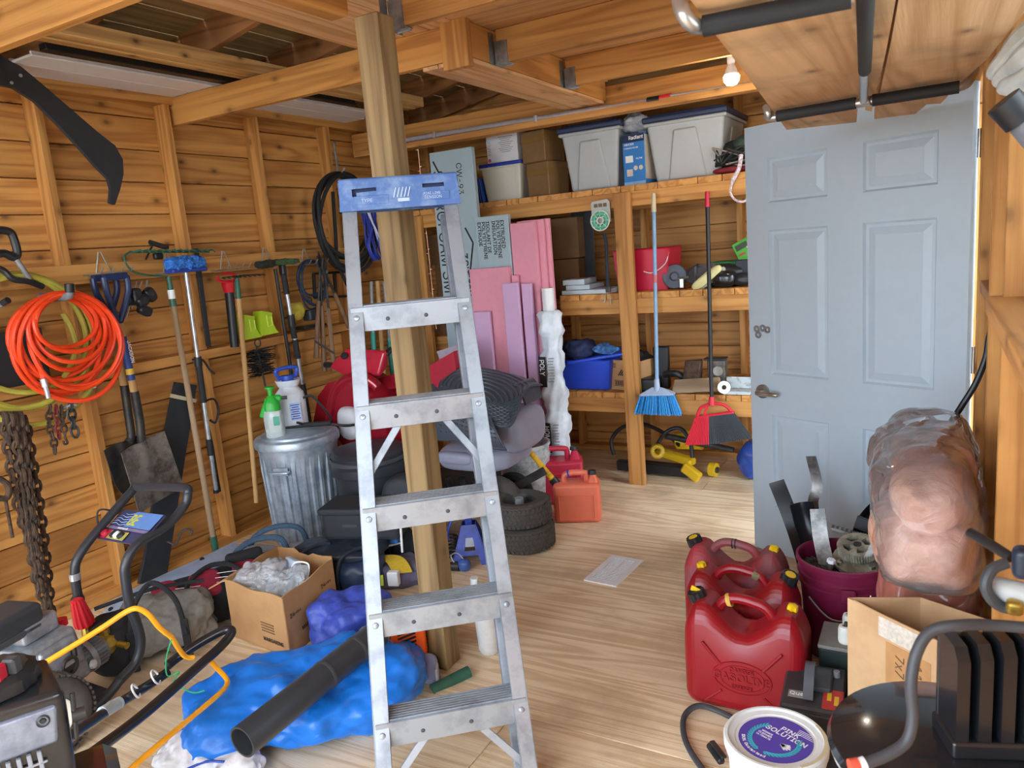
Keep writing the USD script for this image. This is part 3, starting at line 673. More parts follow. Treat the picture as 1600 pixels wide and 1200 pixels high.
part(t, 'socket', tube(spline([w1 - V(0, 0, -0.02), (w1 + k1) / 2 + V(0.0, 0.004, 0), k1, k1 + V(-0.005, 0.02, -0.045)], 6), [0.021] * 14 + [0.019, 0.018, 0.017, 0.016, 0.015], 14), dark_steel)
part(t, 'blade', shovel_blade((-3.455, 2.244, 0.775), (-3.460, 2.308, 0.442), 0.275, 0.028), steel_worn)
# the shovel behind
t = thing('round_shovel', 'round-point shovel with dark blade, behind the square-bladed one', 'shovel', (-3.520, 2.150, 0.565))
g0 = np.array((-3.500, 2.243, 1.592)); s0 = np.array((-3.510, 2.244, 1.412)); w1 = np.array((-3.520, 2.258, 1.038)); k1 = np.array((-3.525, 2.251, 0.802))
d_grip(t, g0, 0, 0.115, 0.15, navy, s0)
part(t, 'shaft', tube([s0, w1], 0.0175, 14), ash)
part(t, 'socket', tube(spline([w1 + V(0, 0, 0.02), (w1 + k1) / 2, k1, k1 + V(0, -0.02, -0.03)], 6), 0.02, 14), dark_steel)
part(t, 'blade', shovel_blade((-3.545, 2.201, 0.781), (-3.545, 2.240, 0.482), 0.22, 0.02, square=False), dark_steel)

# bow rake
t = thing('bow_rake', 'green bow rake hung head-up with a long grey wooden handle', 'rake', (-3.500, 2.608, 0.020))
h0, h1 = np.array((-3.455, 2.560, 1.572)), np.array((-3.470, 2.585, 0.030))
part(t, 'shaft', tube([h0 + (h1 - h0) * 0.07, h0 + (h1 - h0) * 0.96], [0.0145, 0.0165], 14), old_ash)
part(t, 'ferrule', tube([h0, h0 + (h1 - h0) * 0.10], [0.012, 0.018], 14), green_metal)
part(t, 'ferrule_label', tube([h0 + (h1 - h0) * 0.045, h0 + (h1 - h0) * 0.075], 0.0178, 14), print_white)
part(t, 'end_sleeve', tube([h0 + (h1 - h0) * 0.93, h1], 0.0185, 14), green_metal)
hd = [(-3.470, 2.379, 1.706), (-3.470, 2.845, 1.687)]
part(t, 'rake_bow', tube(spline([(-3.470, 2.379, 1.706), (-3.460, 2.341, 1.688), (-3.450, 2.334, 1.651), (-3.450, 2.365, 1.611), (-3.450, 2.437, 1.587), (-3.455, 2.556, 1.572)], 6), 0.005, 8), green_metal)
part(t, 'rake_head', tube(hd, 0.006, 8), green_metal)
for k in range(12):
    q = np.array(hd[0]) + (np.array(hd[1]) - np.array(hd[0])) * (k + 0.5) / 12
    part(t, 'tine', tube([q, q + V(0.05, 0.004, 0.006), q + V(0.072, 0.004, -0.008)], [0.0055, 0.005, 0.003], 6), green_metal)
# blue wash brush on a telescopic pole
t = thing('wash_brush', 'blue microfibre wash brush on a long silver telescopic pole with black grips', 'brush', (-3.500, 2.680, 0.355))
hc = np.array((-3.400, 2.633, 1.633))
nb = soft(hc, (0.085, 0.235, 0.075), 3.0, amp=0.016, freq=42, sub=5, seed=2, flat=False)
part(t, 'bristle_head', nb, plain('blue_microfibre', '#2f6fc0', 0.9, var=0.35, scale=120, bump=0.8))
part(t, 'brush_plate', rbox(hc - V(0, 0, 0.037), (0.07, 0.215, 0.022), 0.009), plain('deep_blue', '#1f3a8a', 0.4))
p0, p1 = hc - V(0.01, 0, 0.045), np.array((-3.470, 2.649, 0.368)); L = p1 - p0
part(t, 'pole', tube([p0, p1], 0.0115, 14), alu)
for a, b in ((0.38, 0.49), (0.49, 0.575), (0.745, 0.82)): part(t, 'grip', tube([p0 + L * a, p0 + L * b], 0.0165, 14), blk_soft)
part(t, 'clamp', tube([p0 + L * 0.37, p0 + L * 0.41], 0.020, 14), blk)
part(t, 'end_cap', tube([p0 + L * 0.985, p1], 0.015, 12), blk)
t = thing('reaching_tool', 'black long-handled grabber with a trigger loop hanging behind the silver pole', 'grabber', (-3.520, 2.695, 0.348))
part(t, 'shaft', tube(spline([(-3.540, 2.706, 0.828), (-3.530, 2.715, 0.642), (-3.530, 2.715, 0.454), (-3.530, 2.717, 0.347)], 5), 0.009, 10), blk)
part(t, 'trigger_loop', tube(spline([(-3.490, 2.693, 0.884), (-3.480, 2.740, 0.881), (-3.480, 2.755, 0.819), (-3.480, 2.725, 0.753), (-3.490, 2.698, 0.773)], 6), 0.006, 8), blk)
part(t, 'jaw', tube(spline([(-3.500, 2.654, 1.119), (-3.470, 2.695, 1.112), (-3.460, 2.726, 1.050), (-3.460, 2.751, 1.024)], 5), 0.006, 8), dark_steel)
# dark strip between the studs
solo('metal_strip', bar((-3.545, 2.826, 1.710), (-3.530, 2.797, 1.171), 0.03, 0.01, (1, 0, 0)), plain('matt_black', '#24272b'), 'flat black strip standing upright on the lower rail beside the silver pole', 'strip')
# red hand pump
t = thing('hand_pump', 'black tube hand pump with a red plastic handle and collar', 'pump', (-3.500, 2.953, 1.138))
part(t, 'handle', tube(spline([(-3.470, 2.879, 1.549), (-3.470, 2.880, 1.527), (-3.470, 2.917, 1.517), (-3.470, 2.969, 1.509), (-3.470, 3.001, 1.532), (-3.470, 2.987, 1.555), (-3.470, 2.917, 1.563)], 5), 0.008, 8), red_pl)
part(t, 'collar', lathe([(0, 0), (0.026, 0), (0.030, 0.02), (0.034, 0.055), (0.022, 0.07), (0, 0.07)], (-3.490, 2.958, 1.453), None, 18, lambda a, i: 0.06 * np.sign(np.sin(a * 9))), red_pl)
part(t, 'barrel', tube([(-3.490, 2.959, 1.461), (-3.500, 2.949, 1.143)], 0.025, 18), blk)
# garden rake with wooden handle
t = thing('garden_rake', 'garden rake with light wooden handle, green ferrule and thin tines pointing up', 'rake', (-3.500, 2.929, 0.191))
p0, p1 = np.array((-3.450, 2.993, 1.532)), np.array((-3.470, 2.912, 0.220))
part(t, 'shaft', tube([p0 + (p1 - p0) * 0.08, p1], 0.0145, 14), ash)
part(t, 'ferrule', tube([p0, p0 + (p1 - p0) * 0.09], [0.012, 0.017], 14), green_metal)
for k in range(9):
    y = (k - 4) * 0.021
    part(t, 'tine', tube(spline([p0, p0 + V(0.02, y * 0.6, 0.008), p0 + V(0.03, y * 1.5, 0.012 - abs(y) * 0.05), p0 + V(0.075, y * 1.7, 0.0)], 3), 0.003, 6), dark_steel)
# pair of lime boots / wheel chocks on the lower rail
for lab, p, rz_ in (('lime green plastic chock on the lower rail, nearer the camera', (-3.530, 3.090, 1.171), 0.3), ('lime green plastic chock on the lower rail, farther from the camera', (-3.530, 3.225, 1.178), 0.3)):
    t = thing('wheel_chock', lab, 'wheel chock', p, rz_); p = np.array(p) + V(0, 0, 0.0)
    out = [(-0.075, 0), (0.065, 0), (0.045, 0.02), (0.028, 0.055), (0.022, 0.10), (0.030, 0.125), (-0.05, 0.145), (-0.058, 0.10), (-0.068, 0.05)]
    R = rotz(rz_) @ np.stack([V(0.25, 1, 0) / np.hypot(.25, 1), V(0, 0, 1), V(1, -0.25, 0) / np.hypot(.25, 1)], 1)
    part(t, 'body', prism(out, 0.075, R, p - R[:, 2] * 0.037), lime)
    mo = [(0.018, 0.018), (-0.04, 0.02), (-0.045, 0.10), (-0.035, 0.12), (0.012, 0.108), (0.010, 0.06)]
    part(t, 'rim', cat(*[tube(np.array([p + R @ V(a + 0.02, b, 0.038) for a, b in [(-0.038, 0.045), (-0.040, 0.115), (0.0, 0.105), (-0.002, 0.055)]]), 0.004, 6, closed=True)]), plain('lime_edge', '#cfe85a', 0.45))
# black wire chimney brush
t = thing('chimney_brush', 'round black bristle chimney brush hanging under the lime chocks', 'brush', (-3.500, 3.090, 0.897))
cb = np.array((-3.470, 3.092, 1.028))
part(t, 'twisted_stem', tube([cb + V(0, -0.012, 0.10), cb + V(0, 0.012, -0.16)], 0.006, 8), dark_steel)
br = []
r_ = np.random.default_rng(4)
for k in range(260):
    a = r_.uniform(0, 2 * np.pi); zz = r_.uniform(-0.075, 0.075); d = V(math.cos(a) * 0.55, math.sin(a), r_.uniform(-0.1, 0.1)); ln = r_.uniform(0.06, 0.115)
    br.append(tube([cb + V(0, 0, zz), cb + V(0, 0, zz) + d * ln], 0.0022, 4))
part(t, 'bristles', cat(*br), blk, kind='stuff')
part(t, 'spring_loop', ring(cb + V(0, 0, 0.115), 0.022, 0.004, (1, 0, 0), 16, 6), dark_steel)
# green push broom
t = thing('push_broom', 'green and black push-broom head resting on the wire hanger with a dark pole', 'broom', (-3.500, 3.321, 0.768))
pc = np.array((-3.420, 3.306, 1.594))
part(t, 'bristle_block', soft(pc + V(0.0, 0.02, 0.004), (0.075, 0.25, 0.036), 4, amp=0.01, freq=40, sub=4, seed=8, flat=False), plain('green_bristle', '#41603a', 0.9, var=0.4, scale=150, bump=0.8))
part(t, 'bristle_end', soft(pc + V(0.01, -0.13, 0.0), (0.075, 0.14, 0.045), 3, amp=0.01, freq=40, sub=4, seed=9, flat=False), plain('dark_bristle', '#25291f', 0.9, var=0.4, scale=150, bump=0.8))
part(t, 'pole', tube([(-3.460, 3.297, 1.562), (-3.490, 3.339, 1.009), (-3.500, 3.343, 0.681)], 0.011, 12), blk)
# second telescopic pole, black grips
t = thing('telescopic_pole', 'black and silver telescopic pole with foam grips leaning left of the sprayers', 'pole', (-3.500, 3.415, 0.580))
p0, p1 = np.array((-3.430, 3.327, 1.543)), np.array((-3.460, 3.405, 0.563)); L = p1 - p0
part(t, 'pole', tube([p0, p1], 0.012, 14), alu)
for a, b in ((0, 0.14), (0.28, 0.42), (0.43, 0.55), (0.72, 1.0)): part(t, 'grip', tube([p0 + L * a, p0 + L * b], 0.0175, 14), blk_soft)
part(t, 'collar', tube([p0 + L * 0.27, p0 + L * 0.34], 0.022, 14), blk)
part(t, 'swivel_head', rbox(p0 + V(0, 0, 0.02), (0.04, 0.035, 0.09), 0.012), blk)
# thing clip cluster
PC0 = [(-3.480, 2.396, 1.560), (-3.470, 2.417, 1.558), (-3.470, 2.447, 1.562)]
PC1 = [(-3.470, 2.297, 1.385), (-3.460, 2.327, 1.432), (-3.460, 2.379, 1.394)]
t = thing('clamp_cluster', 'black clips dangling on chrome rods between the shovels and the bow rake', 'clamps', (-3.500, 2.402, 1.367))
for k, (a, b) in enumerate(((PC0[0], PC1[0]), (PC0[1], PC1[1]), (PC0[2], PC1[2]))):
    part(t, 'rod', tube([a, b], 0.004, 8), wire)
for k, q in enumerate([(-3.450, 2.356, 1.492), (-3.450, 2.433, 1.491), (-3.450, 2.390, 1.415), (-3.470, 2.341, 1.469), (-3.440, 2.379, 1.464)]):
    part(t, 'clip', soft(q, (0.05, 0.055, 0.075), 3.5, rot((1, 0, 0), 0.5 * k), 0.006, 20, 3, k, False), blk)
t = thing('spring_clamp', 'small black clamp hooked above the upper rail behind the bow rake', 'clamp', (-3.500, 2.573, 1.728))
part(t, 'jaw', cat(bar((-3.560, 2.554, 1.756), (-3.500, 2.624, 1.716), 0.02, 0.035, (1, 0, 0), 0.006), rbox((-3.520, 2.567, 1.680), (0.03, 0.05, 0.035), 0.01)), blk)
part(t, 'rod', tube([(-3.550, 2.566, 1.735), (-3.530, 2.502, 1.668)], 0.005, 8), dark_steel)
# blue cable ring and black crate behind the loppers
t = thing('cable_ring', 'ring of dark blue cable hanging left of the loppers', 'cable', (-3.500, 3.532, 1.307))
cc = np.array((-3.500, 3.623, 1.461))
part(t, 'cable', tube(coil(cc, 0.105, 0.12, 5, 0.006, 6, 1.15, 0.02, 30), 0.0065, 6), plain('dark_blue_cable', '#253650', 0.5))
part(t, 'tie', ring(cc + V(0.015, -0.05, -0.11), 0.018, 0.004, (0, 1, 0.5), 12, 6), blk)
t = thing('black_bracket', 'black plastic bracket with square openings behind the loppers', 'bracket', (-3.500, 3.801, 1.320))
bo = [(-3.520, 3.676, 1.508), (-3.520, 4.063, 1.498), (-3.520, 4.059, 1.329), (-3.520, 3.660, 1.356)]
for a, b in ((0, 1), (1, 2), (2, 3), (3, 0)): part(t, 'bar', bar(bo[a], bo[b], 0.016, 0.02, (1, 0, 0)), blk)
part(t, 'bar', bar((np.array(bo[0]) + bo[1]) / 2, (np.array(bo[2]) + bo[3]) / 2, 0.016, 0.02, (1, 0, 0)), blk)
t = thing('yellow_pouch', 'crumpled yellow pouch on the lower rail behind the poles', 'pouch', (-3.500, 3.457, 1.234))
part(t, 'pouch', soft((-3.530, 3.497, 1.287), (0.07, 0.08, 0.12), 3, amp=0.02, freq=18, sub=4, seed=12), plain('yellow_cloth', '#b8a53a', 0.8, var=0.15))
t = thing('battery_holder', 'black clip-on holder on a tray on the lower rail', 'holder', (-3.500, 3.584, 1.185))
part(t, 'tray', rbox((-3.520, 3.586, 1.177), (0.10, 0.20, 0.018), 0.006), blk)
part(t, 'holder', rbox((-3.520, 3.611, 1.249), (0.07, 0.10, 0.07), 0.012), dk_grey)
# two pairs of loppers
grip_wood = wood('lopper_wood', '#86664a', '#5d4430', 'z', tone=0.08, knots=0.0)
def loppers(lab, pv, e1, e2, hm):
    t = thing('loppers', lab, 'loppers', e1); pv, e1, e2 = map(np.array, (pv, e1, e2))
    for e in (e1, e2):
        q = pv + (e - pv) * 0.36
        part(t, 'arm', tube([pv, q], 0.008, 10), dark_steel); part(t, 'handle', tube([q, e], [0.014, 0.017], 12), hm)
    part(t, 'blade', plate([pv + V(0.004, -0.012, -0.02), pv + V(0.004, 0.012, -0.02), pv + V(0.004, 0.018, 0.05), pv + V(0.004, 0.0, 0.11), pv + V(0.004, -0.014, 0.05)], 0.006), dark_steel)
    part(t, 'hook_blade', tube(spline([pv + V(0.008, -0.012, -0.02), pv + V(0.008, -0.028, 0.03), pv + V(0.008, -0.016, 0.08)], 5), 0.007, 8), dark_steel)
    part(t, 'pivot', cyl(pv - V(0.012, 0, 0), pv + V(0.018, 0, 0), 0.011, n=14), steel)
loppers('brown wooden-handled loppers hanging with straight handles left of the stepladder', (-3.440, 3.656, 1.538), (-3.460, 3.538, 0.975), (-3.460, 3.598, 0.880), grip_wood)
loppers('longer loppers with one handle swung towards the stepladder', (-3.420, 3.677, 1.515), (-3.440, 3.665, 0.868), (-3.430, 3.853, 1.131), grip_wood)
# black and blue cables on a grey hook in the corner
t = thing('black_cable_coil', 'coiled black cable hanging on a grey hook left of the stepladder top', 'cable', (-3.500, 3.855, 1.443))
cc = np.array((-3.470, 3.939, 1.809))
part(t, 'cable', tube(coil(cc, 0.24, 0.30, 6, 0.012, 5, 1.12, 0.09, 40), 0.0125, 8), blk_soft)
part(t, 'cable_tail', tube(spline([(-3.440, 3.864, 2.022), (-3.430, 3.832, 1.775), (-3.440, 3.830, 1.568), (-3.450, 3.917, 1.392)], 8), 0.0125, 8), blk_soft)
t = thing('cable_hook', 'grey steel hook high on the corner stud holding the cables', 'hook', (-3.500, 3.998, 2.189))
part(t, 'hook', tube(spline([(-3.560, 4.085, 2.369), (-3.520, 4.022, 2.334), (-3.500, 4.007, 2.239), (-3.470, 3.972, 2.160), (-3.430, 3.961, 2.138), (-3.400, 3.959, 2.175)], 6), 0.009, 10), wire)
t = thing('blue_cable_coil', 'hank of blue cable with white stripe hanging behind the stepladder top', 'cable', (-3.400, 4.083, 1.419))
cable_blue = plain('blue_cable', '#28389a', 0.45, var=0.06); stripe = plain('cable_stripe', '#cfd3e6', 0.5)
r_ = np.random.default_rng(9); cb0 = np.array((-3.360, 4.095, 1.827))
for k in range(11):
    y0 = r_.uniform(-0.10, 0.10); y1 = r_.uniform(-0.11, 0.09); x0 = r_.uniform(-0.04, 0.05)
    pp = spline([cb0 + V(x0, y0 * 0.5, 0.26), cb0 + V(x0 + 0.02, y0, 0.1), cb0 + V(x0, y1, -0.15), cb0 + V(x0 + 0.01, y1 + 0.04, -0.26), cb0 + V(x0 - 0.02, y1 * 0.4 + 0.05, -0.20), cb0 + V(x0 - 0.02, y0 * 0.3, 0.1), cb0 + V(x0 - 0.01, y0 * 0.4, 0.25)], 6)
    part(t, 'cable_loop', tube(pp, 0.0065, 6), stripe if k % 5 == 4 else cable_blue)
part(t, 'plug', tube([cb0 + V(0.05, 0.06, -0.24), cb0 + V(0.05, 0.065, -0.31)], [0.015, 0.018], 12), plain('yellow_plug', '#c9962a', 0.5), label='yellow cable plug')
# tall black mud flap with a tan strap behind the shovel
t = thing('rubber_flap', 'tall black rubber board with a tan strap leaning behind the shovel blades', 'rubber board', (-3.500, 2.216, 0.042))
part(t, 'board', plate([(-3.555, 2.567, 1.012), (-3.555, 2.694, 0.969), (-3.555, 2.645, 0.842), (-3.555, 2.566, 0.645), (-3.555, 2.345, 0.068), (-3.555, 2.313, -0.020), (-3.555, 2.165, 0.032), (-3.555, 2.211, 0.125), (-3.555, 2.423, 0.685), (-3.555, 2.519, 0.906)], 0.02), plain('matt_black', '#24272b'))
part(t, 'strap', plate([(-3.541, 2.523, 0.958), (-3.541, 2.673, 0.894), (-3.541, 2.665, 0.877), (-3.541, 2.515, 0.939)], 0.006), plain('tan_tape', '#c9bd9c', 0.7))
# three long poles in the corner behind the ladder
t = thing('garden_pole', 'wooden pole standing in the corner behind the stepladder', 'pole', (-3.350, 4.030, 0.778))
a_, b_ = np.array((-3.400, 4.165, 1.413)), np.array((-3.300, 3.993, 0.763)); part(t, 'shaft', tube([a_, b_ + (b_ - a_) * (b_[2] / (a_[2] - b_[2]))], 0.016, 12), ash)
teal = plain('teal_plastic', '#1f8f83', 0.45)
for lab, a, b, c_ in (('grey metal pole with teal grip, left of the wooden pole in the corner', (-3.420, 4.120, 1.417), (-3.400, 4.053, 1.067), (-3.390, 4.023, 0.892)), ('grey metal pole with long teal grip, right of the wooden pole in the corner', (-3.360, 4.185, 1.409), (-3.340, 4.145, 1.008), (-3.300, 4.095, 0.651))):
    t = thing('garden_pole', lab, 'pole', c_)
    part(t, 'shaft', tube([a, b], 0.0125, 12), plain('grey_shaft', '#8d8e90')); part(t, 'grip', tube([b, c_], 0.018, 12), teal); e_ = np.array(c_) + (np.array(c_) - np.array(b)) * (c_[2] / (b[2] - c_[2])); e_[0] = max(e_[0], -3.52); part(t, 'lower_shaft', tube([c_, e_], 0.0125, 12), plain('grey_shaft', '#8d8e90'))

# ================================================================ stepladder against the post
LU = unit((0.77, 0.638, 0)); LB = V(-1.134, 1.492, 0); LN = V(-0.19, 0.262, 1.0); LT = unit(LN); LK = unit(np.cross(LT, LU)) * 1.0
if LK[1] < 0: LK = -LK          # towards the post
LH = 1.74
hw = lambda z: 0.23 - 0.052 * z / LH
def lp(z, s, k=0.0): return LB + LN * z + LU * s * hw(z) + LK * k
lad = thing('stepladder', 'tall aluminium stepladder with a blue plastic top cap leaning on the post in the middle', 'stepladder', LB, math.atan2(LU[1], LU[0]))
lad_alu = worn('ladder_aluminium', '#9da5ae', '#828a94', 0.45, 0.36, 0.65, 11)
for s in (-1, 1):
    R0, R1 = lp(0, s), lp(LH + 0.02, s); d = unit(R1 - R0); sd = unit(np.cross(d, LK)); sd = sd if np.dot(sd, LU) > 0 else -sd
    out = sd * s
    def web(a, b, o0, k0, w, h): # box along the rail
        R = np.stack([sd, np.cross(d, sd), d], 1); c = (a + b) / 2 + out * o0 + LK * k0
        return box(c, (w, h, np.linalg.norm(b - a)), R, 0.0012)
    rail = cat(web(R0, R1, -0.021, 0.002, 0.045, 0.004), web(R0, R1, 0.000, 0.038, 0.004, 0.076), web(R0, R1, -0.014, 0.074, 0.030, 0.004), web(R0, R1, -0.042, 0.006, 0.003, 0.012))
    part(lad, 'front_rail', rail, lad_alu, smooth=False)
    q0, q1 = lp(0.0, s * 0.97 if s < 0 else 0.82, 0.10), lp(LH - 0.02, s * 0.95 if s < 0 else 0.80, 0.09)
    part(lad, 'rear_rail', bar(q0, q1, 0.028, 0.045, LK), lad_alu, smooth=False)
    part(lad, 'foot', box(lp(0.018, s, 0.035) - out * 0.012, (0.05, 0.085, 0.034), np.stack([sd, np.cross(d, sd), d], 1), 0.006), blk_soft)
step_z = [0.285 + 0.287 * k for k in range(5)]
for i, z in enumerate(step_z):
    a, b = lp(z, -1) + LU * 0.004, lp(z, 1) - LU * 0.004; L = np.linalg.norm(b - a); m = (a + b) / 2
    R = np.stack([LU, unit(np.cross(V(0, 0, 1), LU)), V(0, 0, 1)], 1); yk = R[:, 1]
    ms = [box(m + yk * -0.002 - V(0, 0, 0.036), (L, 0.004, 0.074), R, 0.001), box(m + yk * 0.04, (L, 0.084, 0.003), R, 0.001), box(m + yk * 0.082 - V(0, 0, 0.015), (L, 0.004, 0.03), R, 0.001), box(m + yk * 0.006 - V(0, 0, 0.071), (L, 0.016, 0.003), R, 0.0008)]
    for k in range(7): ms.append(box(m + yk * (0.008 + 0.0115 * k) + V(0, 0, 0.0035), (L, 0.0055, 0.005), R, 0.0012))
    st = part(lad, 'step', cat(*ms), lad_alu, smooth=False)
    for t_ in (0.30, 0.62):
        q = a + (b - a) * t_ - yk * 0.0042 - V(0, 0, 0.040)
        part(st, 'rivet', lathe([(0, 0), (0.0065, 0), (0.005, 0.002), (0, 0.003)], q, frame(-yk), 12), dk_grey)
    for s in (-1, 1):
        q = lp(z - 0.03, s, 0.0) - LU * s * 0.022 - LK * 0.001
        part(lad, 'rivet', lathe([(0, 0), (0.009, 0), (0.007, 0.003), (0, 0.0045)], q, frame(-LK), 14), lad_alu)
for z0, z1 in ((step_z[3] - 0.06, step_z[3] - 0.22), (step_z[0] - 0.06, step_z[0] - 0.2)):
    for s in (-1, 1):
        part(lad, 'brace', bar(lp(z0, s * 0.36, 0.03), lp(z1, s * 0.95, 0.03), 0.022, 0.008, LK), lad_alu, smooth=False)
for z in (step_z[1] - 0.04, step_z[3] - 0.04): part(lad, 'rear_bar', bar(lp(z, -0.93, 0.10), lp(z, 0.80, 0.10), 0.02, 0.02), lad_alu, smooth=False)
cap_m = worn('blue_cap_plastic', '#41629b', '#6d87ae', 0.46, 0.45, 0.0, 16)
Rc = np.stack([LU, unit(np.cross(V(0, 0, 1), LU)), V(0, 0, 1)], 1); cc = LB + LN * (LH + 0.035)
capw = 2 * hw(LH) + 0.02
def capR(x, y, z): return cc + Rc @ V(x, y, z)
cap_face = prism([(-capw / 2, -0.05), (capw / 2, -0.05), (capw / 2 - 0.008, 0.042), (-capw / 2 + 0.008, 0.042)], 0.012, np.stack([LU, V(0, 0, 1), np.cross(LU, V(0, 0, 1))], 1), capR(0, -0.018, 0),
    [[(-0.145, -0.008), (-0.132, -0.008), (-0.132, 0.004), (-0.07, 0.006), (-0.07, 0.017), (-0.145, 0.015)], [(0.072, 0.006), (0.14, 0.006), (0.14, 0.018), (0.072, 0.018)]])
cap_m2 = cat(cap_face, box(capR(0, 0.045, 0.042), (capw - 0.01, 0.15, 0.010), Rc, 0.004), box(capR(0, 0.115, -0.005), (capw - 0.01, 0.010, 0.09), Rc, 0.003),
             *[box(capR(s * (capw / 2 - 0.008), 0.045, -0.004), (0.010, 0.14, 0.088), Rc, 0.003) for s in (-1, 1)])
cp = part(lad, 'top_cap', cap_m2, cap_m, label='blue plastic ladder top with two slots', smooth=False)
fr_y = capR(0, -0.0305, 0)
cap_dark = plain('cap_inner', '#1b2a52', 0.6)
part(cp, 'slot_backing', box(capR(0, -0.008, 0.004), (capw - 0.05, 0.004, 0.05), Rc), cap_dark)
for x, w in ((-0.088, 0.105), (0.11, 0.09)):
    part(cp, 'raised_plate', box(capR(x, -0.0305, -0.020), (w, 0.003, 0.026), Rc, 0.001), cap_m)
cap_ink = plain('cap_lettering', '#a9b9d2', 0.5)
part(cp, 'lettering', cat(text('TYPE', 0.010, capR(-0.120, -0.0325, -0.026), LU, V(0, 0, 1), 0.0008), text('FIXE LINE', 0.008, capR(0.073, -0.0325, -0.016), LU, V(0, 0, 1), 0.0008), text('TENSION', 0.009, capR(0.073, -0.0325, -0.028), LU, V(0, 0, 1), 0.0008)), cap_ink)
part(cp, 'emblem', cat(*[bar(capR(-0.02 + 0.011 * k, -0.0315, -0.018), capR(-0.010 + 0.011 * k, -0.0315, 0.012), 0.004, 0.002, LK) for k in range(5)], box(capR(0.01, -0.0315, -0.026), (0.036, 0.002, 0.010), Rc)), cap_ink)

# ================================================================ galvanised bin with sprayers on its lid
bc = V(-3.16, 3.0, 0)
galv_bin = worn('bin_galvanised', '#b4bfc9', '#8795a3', 0.5, 0.4, 0.6, 7, 0.05)
t = thing('galvanised_bin', 'fluted galvanised steel dustbin with a lid standing against the left wall', 'dustbin', bc)
fl = lambda a, i: (0.022 * np.clip(np.cos(a * 26) * 2.2, -1, 1) if 3 <= i <= 6 else 0 * a)
part(t, 'body', lathe([(0, 0.0018), (0.185, 0.0018), (0.192, 0.0185), (0.192, 0.0462), (0.196, 0.0923), (0.205, 0.2769), (0.214, 0.4615), (0.218, 0.5400), (0.221, 0.5630), (0.224, 0.6092), (0.226, 0.6110)], bc, None, 156, fl), galv_bin, smooth=40)
part(t, 'lid', lathe([(0.236, 0.5861), (0.238, 0.5953), (0.236, 0.6203), (0.230, 0.6295), (0.20, 0.6350), (0.196, 0.6461), (0.12, 0.6572), (0, 0.6609)], bc, None, 48), galv_bin, smooth=35)
va = unit(V(0, 0, 0) - V(bc[0], bc[1], 0)); vb = V(-va[1], va[0], 0)
dv = unit(va * 0.9 - vb * 0.5); ds = V(-dv[1], dv[0], 0); hc0 = bc + dv * 0.225 + V(0, 0, 0.475)
part(t, 'handle_bracket', box(hc0, (0.09, 0.006, 0.045), np.stack([ds, dv, V(0, 0, 1)], 1), 0.004), galv_bin)
part(t, 'handle', tube(spline([hc0 - ds * 0.05, hc0 - ds * 0.052 + dv * 0.028, hc0 + dv * 0.032, hc0 + ds * 0.052 + dv * 0.028, hc0 + ds * 0.05], 5), 0.006, 8), galv_bin)
# blue and white pressure sprayer
sc0 = V(-3.235, 3.06, 0.648)
t = thing('pressure_sprayer', 'white and blue pump sprayer standing at the back of the dustbin lid', 'sprayer', sc0)
hazy = plain('hazy_white_plastic', '#cfd6df', 0.35, var=0.03)
part(t, 'tank', lathe([(0, 0), (0.075, 0), (0.085, 0.015), (0.085, 0.17), (0.078, 0.21), (0.055, 0.235), (0.05, 0.245)], sc0, None, 28), hazy)
part(t, 'funnel_top', lathe([(0.045, 0.24), (0.058, 0.25), (0.072, 0.285), (0.068, 0.287), (0.05, 0.26), (0, 0.255)], sc0, None, 24), hazy)
part(t, 'pump_handle', cat(tube(spline([sc0 + V(-0.02, -0.045, 0.30), sc0 + V(-0.02, -0.06, 0.345), sc0 + V(0.0, 0.0, 0.355), sc0 + V(0.02, 0.06, 0.345), sc0 + V(0.02, 0.045, 0.30)], 6), 0.011, 10), cyl(sc0 + V(0, 0, 0.25), sc0 + V(0, 0, 0.31), 0.035, n=18), tube([sc0 + V(-0.02, -0.05, 0.30), sc0 + V(0.02, 0.05, 0.30)], 0.012, 10)), blue_pl)
part(t, 'label', box(sc0 + va * 0.0855 + vb * 0.02 + V(0, 0, 0.11), (0.06, 0.002, 0.10), np.stack([vb, va, V(0, 0, 1)], 1)), plain('label_lilac', '#9fb2d8', 0.5))
part(t, 'label_print', cat(*[box(sc0 + va * 0.0868 + vb * 0.02 + V(0, 0, 0.07 + 0.013 * k), (0.05 - 0.012 * (k % 2), 0.0012, 0.005), np.stack([vb, va, V(0, 0, 1)], 1)) for k in range(7)]), plain('deep_blue', '#1f3a8a'))
part(t, 'hose', tube(spline([sc0 + V(0.07, 0.02, 0.17), sc0 + V(0.12, 0.05, 0.18), sc0 + V(0.17, 0.10, 0.08), sc0 + V(0.17, 0.12, 0.02), sc0 + V(0.12, 0.02, 0.016), sc0 + V(0.09, -0.06, 0.05)], 6), 0.007, 8), blk)
